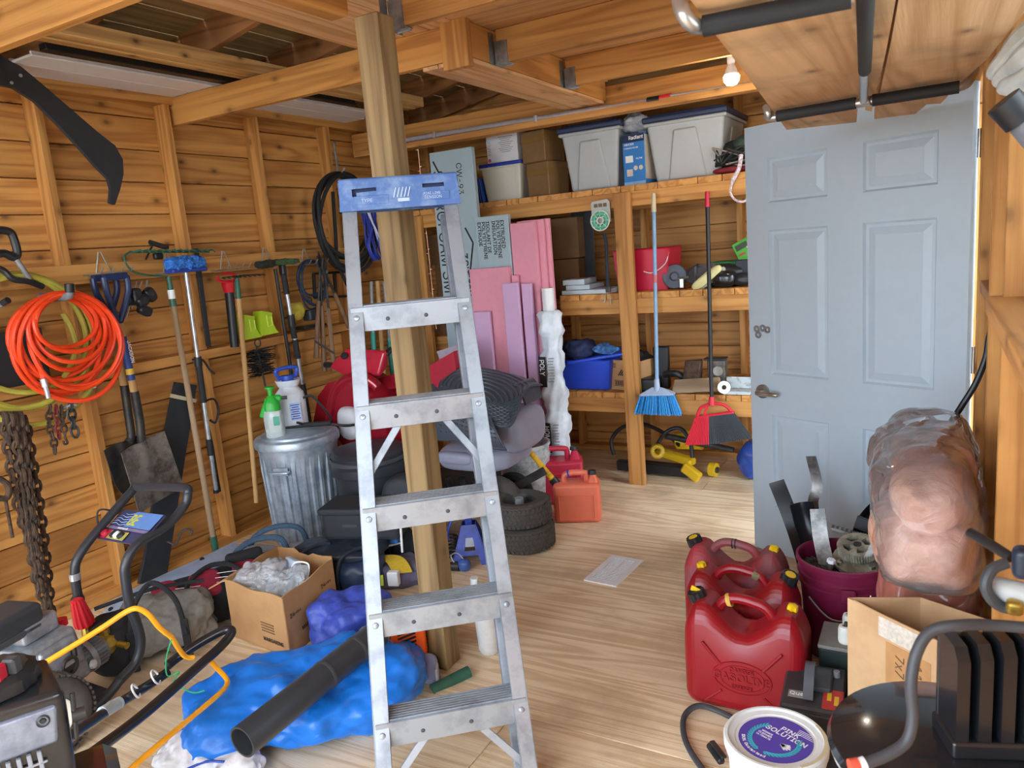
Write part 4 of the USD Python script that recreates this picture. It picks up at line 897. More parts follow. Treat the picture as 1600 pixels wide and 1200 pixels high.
# green trigger sprayer
sc1 = V(-3.185, 2.875, 0.645)
t = thing('trigger_sprayer', 'clear hand sprayer with a green pump head at the front of the dustbin lid', 'sprayer', sc1)
part(t, 'bottle', lathe([(0, 0), (0.048, 0), (0.054, 0.01), (0.052, 0.03), (0.055, 0.05), (0.055, 0.125), (0.045, 0.155), (0.04, 0.16)], sc1, None, 26), clear_plastic('clear_pet', (0.82, 0.92, 0.9), 0.4))
gp = plain('green_pump', '#22a02f', 0.38, var=0.03)
part(t, 'collar', lathe([(0.043, 0.15), (0.047, 0.155), (0.045, 0.19), (0.03, 0.215), (0.018, 0.235), (0, 0.24)], sc1, None, 20, lambda a, i: 0.03 * np.sign(np.sin(a * 10))), gp)
part(t, 'spray_head', cat(bar(sc1 + vb * 0.055 + V(0, 0, 0.215), sc1 - vb * 0.02 + V(0, 0, 0.222), 0.028, 0.035, b=0.008), bar(sc1 - vb * 0.02 + V(0, 0, 0.22), sc1 - vb * 0.065 + V(0, 0, 0.12), 0.02, 0.024, b=0.006), cyl(sc1 + V(0, 0, 0.23), sc1 + V(0, 0, 0.28), 0.014, n=14), cyl(sc1 + V(0, 0, 0.275), sc1 + V(0, 0, 0.285), 0.028, n=16)), gp)
part(t, 'nozzle', cyl(sc1 + vb * 0.055 + V(0, 0, 0.215), sc1 + vb * 0.085 + V(0, 0, 0.213), 0.010, n=12), dk_grey)
part(t, 'label_print', box(sc1 + va * 0.0555 + vb * 0.012 + V(0, 0, 0.10), (0.032, 0.001, 0.05), np.stack([vb, va, V(0, 0, 1)], 1)), plain('label_green', '#4f9f86', 0.5))
t = thing('spray_wand', 'bent black sprayer lance lying across the dustbin lid', 'wand', bc + V(0.13, 0.1, 0.660))
part(t, 'wand', tube(spline([bc + V(-0.02, -0.06, 0.680), bc + V(0.06, 0.02, 0.675), bc + V(0.16, 0.10, 0.670), bc + V(0.25, 0.16, 0.650), bc + V(0.31, 0.30, 0.645)], 6), 0.008, 8), blk)
part(t, 'grip', tube([bc + V(0.05, 0.02, 0.680), bc + V(0.17, 0.105, 0.675)], 0.014, 10), blk_soft)

# ================================================================ red mobility scooter under rubber mats
scoot_red = plain('metallic_red', '#8e1526', 0.22, 0.25, var=0.03, coat=0.6)
grey_seat = plain('grey_vinyl', '#8d8ea0', 0.5, var=0.03)
YS = 3.45
t = thing('mobility_scooter', 'dark red mobility scooter with a grey seat parked behind the post', 'mobility scooter', (-2.5, YS, 0))
fr_out = [(-3.320, 3.400, 0.467), (-3.287, 3.400, 0.634), (-3.223, 3.400, 0.791), (-3.132, 3.400, 0.872), (-3.022, 3.400, 0.897), (-2.925, 3.400, 0.890), (-2.844, 3.400, 0.845), (-2.806, 3.400, 0.777), (-2.742, 3.400, 0.694), (-2.725, 3.400, 0.539), (-2.872, 3.400, 0.452), (-3.067, 3.400, 0.481), (-3.130, 3.400, 0.567), (-3.211, 3.400, 0.547), (-3.273, 3.400, 0.428)]
part(t, 'front_shroud', plate(fr_out, 0.26), scoot_red)
part(t, 'front_fender', tube(spline([(-3.219, 3.300, 0.459), (-3.158, 3.280, 0.648), (-3.089, 3.280, 0.819), (-2.978, 3.280, 0.898), (-2.868, 3.300, 0.903), (-2.798, 3.320, 0.847)], 6), [0.03] * 31, 12), scoot_red)
part(t, 'inner_panel', soft((-2.991, 3.270, 0.638), (0.16, 0.12, 0.20), 3, amp=0.01, freq=8, sub=4, seed=3, flat=False), plain('pale_grey_plastic', '#b9babf', 0.5))
part(t, 'tiller', tube([(-2.996, 3.400, 0.744), (-2.978, 3.380, 0.944)], 0.035, 14), blk)
part(t, 'console', hull([(-3.149, 3.360, 0.958), (-3.019, 3.360, 1.048), (-2.773, 3.380, 1.028), (-2.810, 3.360, 0.922), (-3.035, 3.360, 0.912), (-2.815, 3.420, 0.957)], 0.02), plain('console_red', '#a82034', 0.25, coat=0.5))
part(t, 'dial', lathe([(0, 0), (0.022, 0), (0.02, 0.008), (0, 0.01)], (-3.021, 3.320, 1.027), frame((0.2, -0.8, 0.5)), 16), blk)
part(t, 'handlebar', tube(spline([(-3.220, 3.360, 0.966), (-3.058, 3.360, 0.959), (-2.931, 3.380, 0.933), (-2.829, 3.420, 0.995), (-2.793, 3.480, 1.042)], 5), 0.017, 10), blk)
part(t, 'brake_lever', tube([(-3.219, 3.300, 1.120), (-3.117, 3.340, 1.040)], 0.006, 8), blk); part(t, 'brake_lever', tube([(-2.984, 3.400, 1.018), (-2.923, 3.400, 1.159)], 0.005, 8), blk)
part(t, 'floor_deck', bar((-3.121, 3.420, 0.245), (-2.269, 3.420, 0.256), 0.42, 0.05), blk)
part(t, 'body_cover', hull([(-2.917, 3.350, 0.699), (-2.609, 3.350, 0.710), (-2.543, 3.350, 0.524), (-2.922, 3.350, 0.503), (-3.091, 3.550, 0.647), (-2.695, 3.550, 0.461)], 0.03), scoot_red)
part(t, 'seat_post', cyl((-2.170, 3.500, 0.239), (-2.157, 3.500, 0.362), 0.03, n=14), dark_steel)
part(t, 'seat_cushion', soft((-2.188, 3.460, 0.454), (0.46, 0.44, 0.14), 3.6, amp=0.008, freq=4, sub=5, seed=4, flat=False), grey_seat)
part(t, 'seat_back', soft((-1.986, 3.520, 0.590), (0.18, 0.40, 0.24), 3.2, amp=0.008, freq=4, sub=5, seed=5, flat=False), grey_seat)
part(t, 'armrest', soft((-2.262, 3.260, 0.474), (0.24, 0.09, 0.075), 3.0, amp=0.004, freq=4, sub=4, seed=6, flat=False), grey_seat)
part(t, 'motor_frame', cat(bar((-2.595, 3.500, 0.222), (-2.190, 3.500, 0.245), 0.26, 0.05, b=0.01), *[tube([(-2.354, 3.300, 0.345) + V(0.09 * k, 0, 0), (-2.346, 3.300, 0.233) + V(0.09 * k, 0.03, 0)], 0.02, 8) for k in range(4)]), dark_steel)
part(t, 'frame_rail', bar((-2.123, 3.450, 0.203), (-1.897, 3.600, 0.324), 0.02, 0.045), dark_steel)
for x, y in ((-2.72, 3.30), (-2.72, 3.62), (-2.18, 3.72)):
    w_ = part(t, 'wheel', xf(ring((0, 0, 0), 0.085, 0.042, (0, 1, 0), 28, 10), None, (x, y, 0.128)), blk_soft)
    part(w_, 'hub', cyl((x, y - 0.03, 0.128), (x, y + 0.03, 0.128), 0.055, n=18), plain('grey_hook', '#6b6d70'))
# red square case behind the post
solo('red_case', plate([(-2.803, 3.620, 0.761), (-2.794, 3.620, 0.834), (-2.418, 3.620, 1.010), (-2.409, 3.620, 0.846), (-2.514, 3.620, 0.806), (-2.714, 3.620, 0.703)], 0.10), plain('matt_red', '#a5152e', 0.5), 'slanting red flat case behind the post beside the tall foam sheet', 'case', smooth=False)
solo('red_tray', plate([(-2.953, 3.500, 0.855), (-2.646, 3.500, 0.924), (-2.650, 3.500, 0.821), (-2.902, 3.500, 0.800)], 0.12), scoot_red, 'glossy dark red tray behind the scooter handlebar, left of the post', 'tray', smooth=False)
solo('pale_case_lid', plate([(-2.610, 3.700, 0.994), (-2.421, 3.700, 1.039), (-2.407, 3.700, 1.001), (-2.597, 3.700, 0.947)], 0.05), plain('mauve_grey', '#9c909c', 0.6), 'small mauve-grey box lid on top of the red case', 'lid', smooth=False)
# rubber mats over the seat
mat_rub = plain('mat_rubber', '#3f4650', 0.38, var=0.1)
def mat(lab, pts_top, pts_bot, y0, y1, seed, rr):
    A, B = np.array(pts_top), np.array(pts_bot)
    n = 40
    ta = spline(A, 10); tb = spline(B, 10)
    def samp(T, u): s = u * (len(T) - 1); i = min(int(s), len(T) - 2); return T[i] + (T[i + 1] - T[i]) * (s - i)
    def fn(u, v):
        p = samp(ta, u) * (1 - v) + samp(tb, u) * v
        q = v * (1 - v) * 4
        return p + V(0, -0.05 * q, 0.05 * q) 
    t = thing('rubber_mat', lab, 'car mat', (A.mean(0) + B.mean(0)) / 2)
    part(t, 'mat', drape(fn, 30, 24, 0.008), mat_rub)
    rb = []
    if rr == 'arcs':
        for k in range(9):
            R_ = 0.10 + 0.09 * k; pts = []
            for a in np.linspace(0.06, 0.94, 26):
                v = 0.72 - R_ * math.sin(a * math.pi) * 0.85; u = 0.55 - R_ * 0.6 * math.cos(a * math.pi)
                if 0.02 < v < 0.98 and 0.02 < u < 0.98: pts.append(fn(u, v) + V(0.0, -0.003, 0.005))
            if len(pts) > 3: rb.append(tube(pts, 0.0065, 6))
    for k in range(10):
        v = 0.74 + 0.024 * k if rr == 'arcs' else 0.08 + 0.09 * k
        for j in range(13):
            u = 0.08 + 0.066 * j + 0.033 * (k % 2)
            if u < 0.92 and v < 0.96: rb.append(tube([fn(u, v) + V(0, -0.005, 0.003), fn(u + 0.038, v) + V(0, -0.005, 0.003)], 0.005, 5))
    part(t, 'ribs', cat(*rb), mat_rub, kind='stuff')
    part(t, 'edge', tube([fn(u, 0.985) + V(0, -0.004, 0.003) for u in np.linspace(0.01, 0.99, 24)] + [fn(0.985, v) + V(0, -0.004, 0.003) for v in np.linspace(0.98, 0.02, 18)], 0.006, 6), mat_rub)
mat('black rubber car mat with curved ribs, uppermost over the scooter seat', [(-2.510, 3.620, 0.837), (-2.416, 3.640, 0.904), (-2.262, 3.660, 0.890), (-2.065, 3.680, 0.847), (-1.924, 3.700, 0.793)], [(-2.290, 3.220, 0.779), (-2.161, 3.200, 0.726), (-2.026, 3.200, 0.697), (-1.887, 3.220, 0.671), (-1.860, 3.300, 0.747)], 3.3, 3.6, 1, 'arcs')
mat('black rubber car mat of small studs hanging over the front of the scooter seat', [(-2.437, 3.360, 0.860), (-2.300, 3.300, 0.804), (-2.130, 3.280, 0.743), (-2.014, 3.280, 0.712)], [(-2.328, 3.180, 0.590), (-2.157, 3.170, 0.595), (-2.002, 3.170, 0.569), (-1.887, 3.180, 0.560)], 3.3, 3.5, 2, 'studs')
t = thing('rubber_mat', 'curled black rubber mat end sticking out at the back of the scooter seat', 'car mat', (-1.887, 3.600, 0.767))
part(t, 'mat', drape(lambda u, v: np.array((-2.004, 3.580, 0.823)) + V(0.08 * u, 0.20 * (v - 0.5), 0.03 * math.sin(u * 3.0) - 0.10 * u * u), 14, 8, 0.010), mat_rub)
# bucket and bin around the scooter
t = thing('black_bin', 'round black plastic bin with rolled lid rims beside the dustbin', 'bin', (-2.66, 3.02, 0))
o = V(-2.66, 3.02, 0); bin_blk = plain('bin_black', '#22262c', 0.45)
part(t, 'body', lathe([(0, 0.002), (0.165, 0.002), (0.172, 0.02), (0.19, 0.42), (0.196, 0.47)], o, None, 40), bin_blk)
part(t, 'lid', lathe([(0.205, 0.45), (0.21, 0.46), (0.208, 0.50), (0.195, 0.515), (0.20, 0.525), (0.203, 0.555), (0.185, 0.575), (0.12, 0.585), (0, 0.588)], o, None, 40), bin_blk)
part(t, 'clasp', box(o + V(0.11, -0.16, 0.50), (0.05, 0.03, 0.06), rotz(0.6), 0.006), bin_blk)
part(t, 'rim_band', lathe([(0.206, 0.515), (0.212, 0.52), (0.212, 0.535), (0.206, 0.54)], o, None, 40), dk_grey)
t = thing('ribbed_case', 'black ribbed plastic case with a red stripe standing behind the dustbin', 'case', (-2.86, 3.22, 0))
o = V(-2.86, 3.24, 0)
part(t, 'body', prism([(-0.13, 0), (0.12, 0), (0.06, 0.42), (-0.13, 0.46)], 0.20, np.stack([V(1, 0, 0), V(0, 0, 1), V(0, -1, 0)], 1), o + V(0, 0.1, 0)), bin_blk, smooth=False)
for k in range(9): part(t, 'rib', bar(o + V(-0.10 + 0.02 * k, -0.104, 0.02), o + V(-0.115 + 0.016 * k, -0.104, 0.41), 0.006, 0.008, (0, 1, 0)), bin_blk)
part(t, 'red_stripe', bar(o + V(0.11, -0.106, 0.02), o + V(0.03, -0.106, 0.30), 0.022, 0.01, (0, 1, 0)), plain('matt_red', '#a5152e'))
part(t, 'white_stripe', bar(o + V(0.08, -0.106, 0.02), o + V(0.02, -0.106, 0.24), 0.012, 0.01, (0, 1, 0)), print_white)
o = V(*(-2.182, 3.900, 0.085)); o[2] = 0
t = thing('paint_bucket', 'white ridged bucket with a grey rim behind the stacked tyres', 'bucket', o)
part(t, 'body', lathe([(0, 0.002), (0.128, 0.002), (0.132, 0.01), (0.146, 0.30), (0.152, 0.305), (0.152, 0.33), (0.146, 0.335), (0.148, 0.37), (0.154, 0.372), (0.154, 0.39), (0.142, 0.39), (0.135, 0.1), (0, 0.09)], o, None, 36), worn('bucket_white', '#c3c7c7', '#8f9393', 0.5, 0.5, 0, 20))
[part(t, 'print', text(s_, 0.03, o + rotz(-0.5) @ V(-0.05, -0.144, 0.14 + 0.05 * k), rotz(-0.5) @ V(1, 0, 0), V(0, 0.02, 1), 0.002, True), print_grey) for k, s_ in enumerate(('EAT', 'RAP'))]
part(t, 'bail', tube(spline([o + V(-0.15, -0.02, 0.36), o + V(-0.08, -0.16, 0.28), o + V(0.08, -0.16, 0.27), o + V(0.15, -0.02, 0.36)], 6), 0.003, 6), wire)

# ================================================================ two small tyres stacked flat
tyre_m = plain('tyre_rubber', '#4b4742', 0.8, var=0.15)
def flat_tyre(lab, c, rz_):
    t = thing('garden_tyre', lab, 'tyre', c, rz_, 'small tyres stacked flat'); c = np.array(c)
    a = np.arange(0, 1.0001, 1 / 12.0)
    prof = [(0.085, 0.035), (0.088, 0.012), (0.105, 0.002), (0.14, 0.0), (0.158, 0.010), (0.167, 0.03), (0.168, 0.10), (0.158, 0.12), (0.14, 0.13), (0.105, 0.128), (0.088, 0.118), (0.085, 0.095), (0.085, 0.035)]
    part(t, 'tyre', lathe(prof, c, None, 56), tyre_m)
    tr_ = []
    for k in range(44):
        al = k * 2 * math.pi / 44
        for j in range(4):
            z = 0.018 + 0.027 * j; da = (0.5 if j % 2 else 0) * 2 * math.pi / 44
            d = V(math.cos(al + da), math.sin(al + da), 0); e = V(-d[1], d[0], 0)
            tr_.append(box(c + d * 0.1665 + V(0, 0, z + 0.006), (0.016, 0.008, 0.021), np.stack([unit(e + V(0, 0, 0.45 * (-1) ** j)), d, np.cross(unit(e + V(0, 0, 0.45 * (-1) ** j)), d)], 1), 0.0015))
    part(t, 'tread', cat(*tr_), tyre_m, kind='stuff')
    part(t, 'rim', lathe([(0.0, 0.06), (0.03, 0.06), (0.05, 0.05), (0.075, 0.05), (0.085, 0.075), (0.092, 0.118), (0.086, 0.12), (0.078, 0.085), (0.05, 0.075), (0.03, 0.08), (0, 0.08)], c, None, 32), plain('dark_rim', '#3d3f41', 0.5, 0.3))
    part(t, 'hub', cyl(c + V(0, 0, 0.05), c + V(0, 0, 0.128), 0.024, n=18), plain('hub_grey', '#9b9da0', 0.4, 0.4))
    part(t, 'valve', cyl(c + V(0.062, 0, 0.08), c + V(0.062, 0, 0.11), 0.004, n=8), blk)
tc = V(-1.90, 3.30, 0.001)
flat_tyre('small knobbly tyre lying flat at the bottom of the stack of two', tc, 0.0)
flat_tyre('small knobbly tyre with grey hub lying on top of another tyre', tc + V(-0.015, 0.01, 0.131), 0.4)
t = thing('garden_tyre', 'dark tyre standing upright in the shade left of the stacked tyres', 'tyre', (-2.10, 3.42, 0.0))
part(t, 'tyre', ring((-2.10, 3.42, 0.167), 0.115, 0.05, (0.2, 1, 0), 40, 12), tyre_m)
part(t, 'rim', cyl((-2.10, 3.44, 0.167), (-2.10, 3.40, 0.167), 0.075, n=24), plain('dark_rim', '#3d3f41'))

# ================================================================ jack stand, ball hitch
jack_blue = worn('jack_blue', '#2b3f9c', '#22316f', 0.45, 0.4, 0.1, 20)
o = V(*(-2.081, 3.059, 0.000)); 
t = thing('jack_stand', 'blue steel jack stand on the floor left of the stacked tyres', 'jack stand', o, 0.5)
Rj = rotz(0.5); 
for k in range(4):
    Rk = Rj @ rotz(k * math.pi / 2)
    part(t, 'leg_plate', prism([(-0.095, 0), (-0.055, 0), (-0.04, 0.05), (0.04, 0.05), (0.055, 0), (0.095, 0), (0.032, 0.205), (-0.032, 0.205)], 0.005, Rk @ np.stack([V(1, 0, 0), unit(V(0, 0.32, 1)), np.cross(V(1, 0, 0), unit(V(0, 0.32, 1)))], 1), o + Rk @ V(0, -0.095, 0), [[(-0.028, 0.075), (0.028, 0.075), (0.018, 0.14), (-0.018, 0.14)]]), jack_blue, smooth=False)
part(t, 'column', box(o + V(0, 0, 0.24), (0.035, 0.035, 0.12), Rj, 0.003), jack_blue)
part(t, 'saddle', cat(box(o + V(0, 0, 0.305), (0.09, 0.04, 0.015), Rj, 0.003), box(o + Rj @ V(-0.04, 0, 0.32), (0.012, 0.04, 0.03), Rj), box(o + Rj @ V(0.04, 0, 0.32), (0.012, 0.04, 0.03), Rj)), dark_steel)
part(t, 'ratchet_handle', tube(spline([o + Rj @ V(-0.02, -0.02, 0.26), o + Rj @ V(-0.08, -0.04, 0.23), o + Rj @ V(-0.11, -0.05, 0.16), o + Rj @ V(-0.10, -0.05, 0.13)], 5), 0.007, 8), jack_blue)
part(t, 'rating_label', box(o + Rj @ V(0, -0.062, 0.115), (0.045, 0.002, 0.05), Rj @ rot((1, 0, 0), -0.31)), plain('label_grey', '#9da3ad', 0.5), label='grey rating label')
o = V(*(-2.035, 2.912, 0.000))
t = thing('ball_coupler', 'small blue round coupler with a wire loop on the floor right of the post', 'coupler', o)
part(t, 'ball', soft(o + V(0, 0, 0.032), (0.075, 0.06, 0.064), 2.2, amp=0.0, sub=3, seed=1, flat=False), plain('coupler_blue', '#3d5c9e', 0.4))
part(t, 'body', tube([o + V(-0.02, -0.01, 0.028), o + V(-0.08, -0.03, 0.025)], [0.026, 0.02], 12), dark_steel)
part(t, 'wire_loop', tube(spline([o + V(-0.03, -0.02, 0.03), o + V(-0.06, -0.02, 0.08), o + V(-0.03, 0.0, 0.09), o + V(0.01, 0, 0.05)], 5), 0.003, 6), wire)
o = V(*(-2.190, 3.023, 0.000))
t = thing('spring_coil', 'dark coiled spring lying beside the blue jack stand', 'spring', o)
part(t, 'coil', tube([o + V(0.045 * math.cos(a), 0.045 * math.sin(a), 0.008 + a * 0.0032) for a in np.linspace(0, 2 * np.pi * 6, 90)], 0.006, 6), dark_steel)
# floor vent
vc = V(-1.328, 3.153, 0.0); vu = unit(V(0.16, -0.013, 0)); vv = unit(V(0.015, 0.305, 0)); 
t = thing('floor_vent', 'white slotted metal floor register lying on the plywood', 'floor vent', vc)
Rv = np.stack([vu, V(-vu[1], vu[0], 0), V(0, 0, 1)], 1)
part(t, 'frame', prism([(-0.085, -0.155), (0.085, -0.155), (0.085, 0.155), (-0.085, 0.155)], 0.006, Rv, vc, [[(-0.055, -0.125), (0.055, -0.125), (0.055, 0.125), (-0.055, 0.125)]]), white_pl, smooth=False)
part(t, 'dark_well', box(vc + V(0, 0, 0.001), (0.112, 0.252, 0.001), Rv), blk)
for k in range(17): part(t, 'louvre', box(vc + Rv @ V(0, -0.118 + 0.0147 * k, 0.0035), (0.110, 0.0062, 0.002), Rv @ rot((1, 0, 0), 0.45)), white_pl)
part(t, 'divider', box(vc + V(0, 0, 0.0045), (0.006, 0.25, 0.004), Rv), white_pl)

# ================================================================ pressure washer
tube_blk = plain('powder_black', '#26282c', 0.38, var=0.05)
cast = worn('cast_aluminium', '#a2a6ab', '#85898e', 0.5, 0.38, 0.7, 16)
brass_m = worn('brass', '#b89a45', '#8a6f2d', 0.5, 0.35, 0.8, 22)
grey_cast = plain('grey_cast', '#77797c', 0.45, 0.5)
XA, XB = -3.05, -2.66
t = thing('pressure_washer', 'pressure washer with black tube frame, grey engine and a BE panel at the left', 'pressure washer', (-2.85, 1.35, 0))
la = [(-3.050, 1.640, 0.140), (-3.050, 1.600, 0.276), (-3.050, 1.603, 0.416), (-3.050, 1.633, 0.479), (-3.050, 1.718, 0.546), (-3.050, 1.904, 0.664), (-3.030, 1.924, 0.679)]
lb = [(-2.700, 1.907, 0.711), (-2.660, 1.894, 0.692), (-2.660, 1.870, 0.650), (-2.660, 1.783, 0.600), (-2.660, 1.646, 0.574), (-2.660, 1.587, 0.520), (-2.660, 1.574, 0.461), (-2.660, 1.572, 0.357), (-2.660, 1.585, 0.271), (-2.660, 1.586, 0.190), (-2.660, 1.553, 0.127), (-2.660, 1.483, 0.095)]
pts = list(map(np.array, la)) + list(map(np.array, lb))
part(t, 'frame_tube', tube(spline(pts, 7), 0.0185, 14), tube_blk)
part(t, 'base_rail', tube(spline([np.array(lb[-1]), np.array(lb[-1]) + V(0, -0.12, -0.045), np.array(lb[-1]) + V(0, -0.5, -0.06)], 6), 0.018, 12), tube_blk)
part(t, 'base_rail', tube(spline([np.array(la[0]), np.array(la[0]) + V(0, 0.0, -0.10), np.array(la[0]) + V(0.0, -0.12, -0.16), np.array(la[0]) + V(0, -0.6, -0.17)], 6), 0.018, 12), tube_blk)
bl = np.array(lb[-1])
part(t, 'base_plate', box(((XA + XB) / 2, bl[1] - 0.30, bl[2] - 0.02), (XB - XA, 0.52, 0.006), None, 0.002), tube_blk)
PN = [(-3.060, 1.861, 0.592), (-2.650, 1.773, 0.646), (-2.650, 1.650, 0.563), (-3.060, 1.724, 0.517)]
pa, pb, pc_, pd = (np.array(q) for q in (PN[0], PN[1], PN[2], PN[3]))
part(t, 'panel', plate([pa, pb, pc_, pd], 0.006), plain('panel_navy', '#2c2e4a', 0.45), label='printed control panel', smooth=False)
pu, pv = unit(pb - pa), unit(pa - pd); pw_, ph_ = np.linalg.norm(pb - pa), np.linalg.norm(pa - pd); pn = np.cross(pu, pv)
def pp(a, b): return pd + pu * pw_ * a + pv * ph_ * b + pn * 0.0033
def prect(a0, a1, b0, b1, h=0.0006): return plate([pp(a0, b0), pp(a1, b0), pp(a1, b1), pp(a0, b1)], h)
part(t, 'panel_sky', prect(0.36, 0.99, 0.47, 0.98), plain('panel_blue', '#5b86c4', 0.45), smooth=False)
part(t, 'panel_band', prect(0.02, 0.98, 0.36, 0.45), plain('panel_mauve', '#7c6f92', 0.45), smooth=False)
part(t, 'panel_red', prect(0.02, 0.19, 0.04, 0.32, 0.003), plain('matt_red', '#a5152e'), smooth=False)
part(t, 'panel_yellow', prect(0.21, 0.62, 0.05, 0.31, 0.002), plain('panel_ochre', '#a9a24c', 0.5), smooth=False)
part(t, 'panel_waves', cat(*[tube(spline([pp(0.02, 0.52 + 0.085 * k), pp(0.12, 0.56 + 0.085 * k), pp(0.24, 0.50 + 0.09 * k), pp(0.36, 0.55 + 0.09 * k)], 4), 0.0016, 5) for k in range(5)]), plain('panel_pale', '#9fb4dc', 0.5))
part(t, 'emblem', text('BE', ph_ * 0.34, pp(0.37, 0.54), pu, pv, 0.001, True), plain('panel_gold', '#c9c336', 0.5))
part(t, 'panel_lettering', text('POWER WASHER', ph_ * 0.06, pp(0.27, 0.375), pu, pv, 0.0008), print_white)
for a, m_ in ((0.105, 'matt_red'), (0.33, 'matt_black'), (0.42, 'white_plastic'), (0.52, 'matt_black')):
    q = pp(a, 0.18); part(t, 'nozzle_clip', lathe([(0, 0), (0.017, 0), (0.015, 0.012), (0.006, 0.014), (0, 0.014)], q, frame(pn), 16), _M[m_])
part(t, 'hose_hook', tube(spline([(-3.060, 1.797, 0.537), (-3.070, 1.749, 0.555), (-3.070, 1.750, 0.617), (-3.060, 1.768, 0.629), (-3.050, 1.810, 0.606)], 5), 0.004, 8), tube_blk)
part(t, 'hose_hook', tube(spline([(-2.700, 1.797, 0.519), (-2.660, 1.805, 0.510), (-2.640, 1.818, 0.551), (-2.630, 1.837, 0.564), (-2.620, 1.858, 0.552), (-2.620, 1.849, 0.536)], 5), 0.004, 8), tube_blk)
part(t, 'hose_clamp', tube([(-3.050, 1.600, 0.415), (-3.050, 1.600, 0.387)], 0.0215, 16), alu)
part(t, 'side_knob', lathe([(0, 0), (0.024, 0), (0.026, 0.012), (0.02, 0.03), (0, 0.032)], (-3.050, 1.604, 0.300), frame((0.2, -0.9, 0.2)), 14), blk)
part(t, 'red_regulator', lathe([(0.036, 0), (0.037, 0.02), (0.022, 0.115), (0.014, 0.12), (0, 0.12)], (-2.990, 1.570, 0.214), frame((0.02, -0.12, 1)), 40, lambda a, i: 0.06 * np.sign(np.sin(a * 12))), red_pl)
part(t, 'regulator_stem', tube([(-2.990, 1.574, 0.218), (-2.980, 1.565, 0.150)], 0.02, 12), brass_m)
# pump: finned body with a brass head
p0, p1 = np.array((-2.860, 1.388, 0.137)), np.array((-2.860, 1.550, 0.155)); pd_ = unit(p1 - p0); PL = np.linalg.norm(p1 - p0)
part(t, 'pump_body', cyl(p0, p1, 0.050, n=24), grey_cast)
part(t, 'pump_fin', cat(*[bar(p0 + pd_ * 0.01 + frame(pd_) @ V(math.cos(a), math.sin(a), 0) * 0.052, p1 - pd_ * 0.01 + frame(pd_) @ V(math.cos(a), math.sin(a), 0) * 0.052, 0.005, 0.018, frame(pd_) @ V(math.cos(a), math.sin(a), 0)) for a in np.arange(0, 2 * np.pi, np.pi / 10)]), grey_cast)
part(t, 'pump_strap', cyl(p0 + pd_ * PL * 0.55, p0 + pd_ * PL * 0.68, 0.064, n=24), cast)
part(t, 'pump_head', cat(cyl(p1, p1 + pd_ * 0.055, 0.046, n=8), cyl(p1 + pd_ * 0.02 - V(0, 0, 0.05), p1 + pd_ * 0.02 + V(0, 0, 0.06), 0.02, n=10), cyl(p1 + pd_ * 0.03, p1 + pd_ * 0.03 + V(0.085, 0.02, -0.01), 0.014, n=10)), brass_m, label='brass pump head')
# engine
ec = np.array((-2.800, 1.294, 0.268)); Re = rotz(0.25)
part(t, 'engine_block', hull([ec + Re @ V(*q) for q in ((-0.08, -0.10, -0.10), (0.09, -0.10, -0.10), (0.09, 0.09, -0.11), (-0.08, 0.09, -0.11), (-0.07, -0.09, 0.07), (0.07, -0.09, 0.055), (0.07, 0.075, 0.06), (-0.07, 0.075, 0.07))], 0.018), cast)
part(t, 'shroud', hull([ec + Re @ V(*q) for q in ((0.095, -0.085, -0.05), (0.095, 0.075, -0.05), (0.095, 0.06, 0.045), (0.095, -0.07, 0.045), (0.105, -0.06, -0.03), (0.105, 0.05, -0.03))], 0.014), cast)
part(t, 'cooling_slot', cat(*[box(ec + Re @ V(0.122, 0.022 + 0.02 * k, 0.012), (0.004, 0.005, 0.055), Re) for k in range(2)]), blk)
part(t, 'shaft_port', lathe([(0.0, 0.0), (0.024, 0.0), (0.026, 0.006), (0.034, 0.008), (0.036, 0.0)], ec + Re @ V(0.117, 0.01, -0.035), frame(Re @ V(1, 0, 0)), 18), dark_steel)
part(t, 'oil_plug', lathe([(0, 0), (0.017, 0), (0.016, 0.012), (0.006, 0.016), (0, 0.016)], ec + Re @ V(0.10, 0.115, -0.095), frame(Re @ V(1, 0.3, 0)), 10), plain('plug_grey', '#c0c2c2', 0.5))
part(t, 'cylinder_head', rbox(ec + Re @ V(-0.02, -0.005, 0.115), (0.13, 0.15, 0.07), 0.014, Re), cast)
part(t, 'air_filter', rbox(ec + Re @ V(-0.03, -0.085, 0.175), (0.16, 0.20, 0.075), 0.02, Re), plain('filter_black', '#2a2c30', 0.5))
part(t, 'air_filter_tray', rbox(ec + Re @ V(-0.03, -0.085, 0.130), (0.15, 0.18, 0.03), 0.01, Re), dk_grey)
part(t, 'recoil_cover', lathe([(0.10, 0), (0.11, 0.01), (0.10, 0.05), (0.05, 0.06), (0, 0.06)], ec + Re @ V(0.02, -0.20, -0.08), frame(Re @ V(0.6, -0.7, 0.2)), 28), plain('matt_red', '#a5152e'))
part(t, 'fuel_cap', cyl(ec + Re @ V(-0.02, 0.13, 0.05), ec + Re @ V(-0.02, 0.13, 0.075), 0.022, n=16), red_pl)
wc = np.array((-2.580, 1.176, 0.108)); wc[2] = 0.148
wt = part(t, 'wheel', ring(wc, 0.105, 0.043, (1, 0, 0), 44, 14, 1, 1), tyre_m)
part(wt, 'tread', cat(*[box(wc + V(dx, math.cos(a) * 0.1455, math.sin(a) * 0.1455), (0.03, 0.012, 0.008), np.stack([V(1, 0, 0), V(0, -math.sin(a), math.cos(a)), V(0, math.cos(a), math.sin(a))], 1), 0.001) for k, a in enumerate(np.arange(0, 2 * np.pi, np.pi / 22)) for dx in ((-0.018, 0.018))]), tyre_m, kind='stuff')
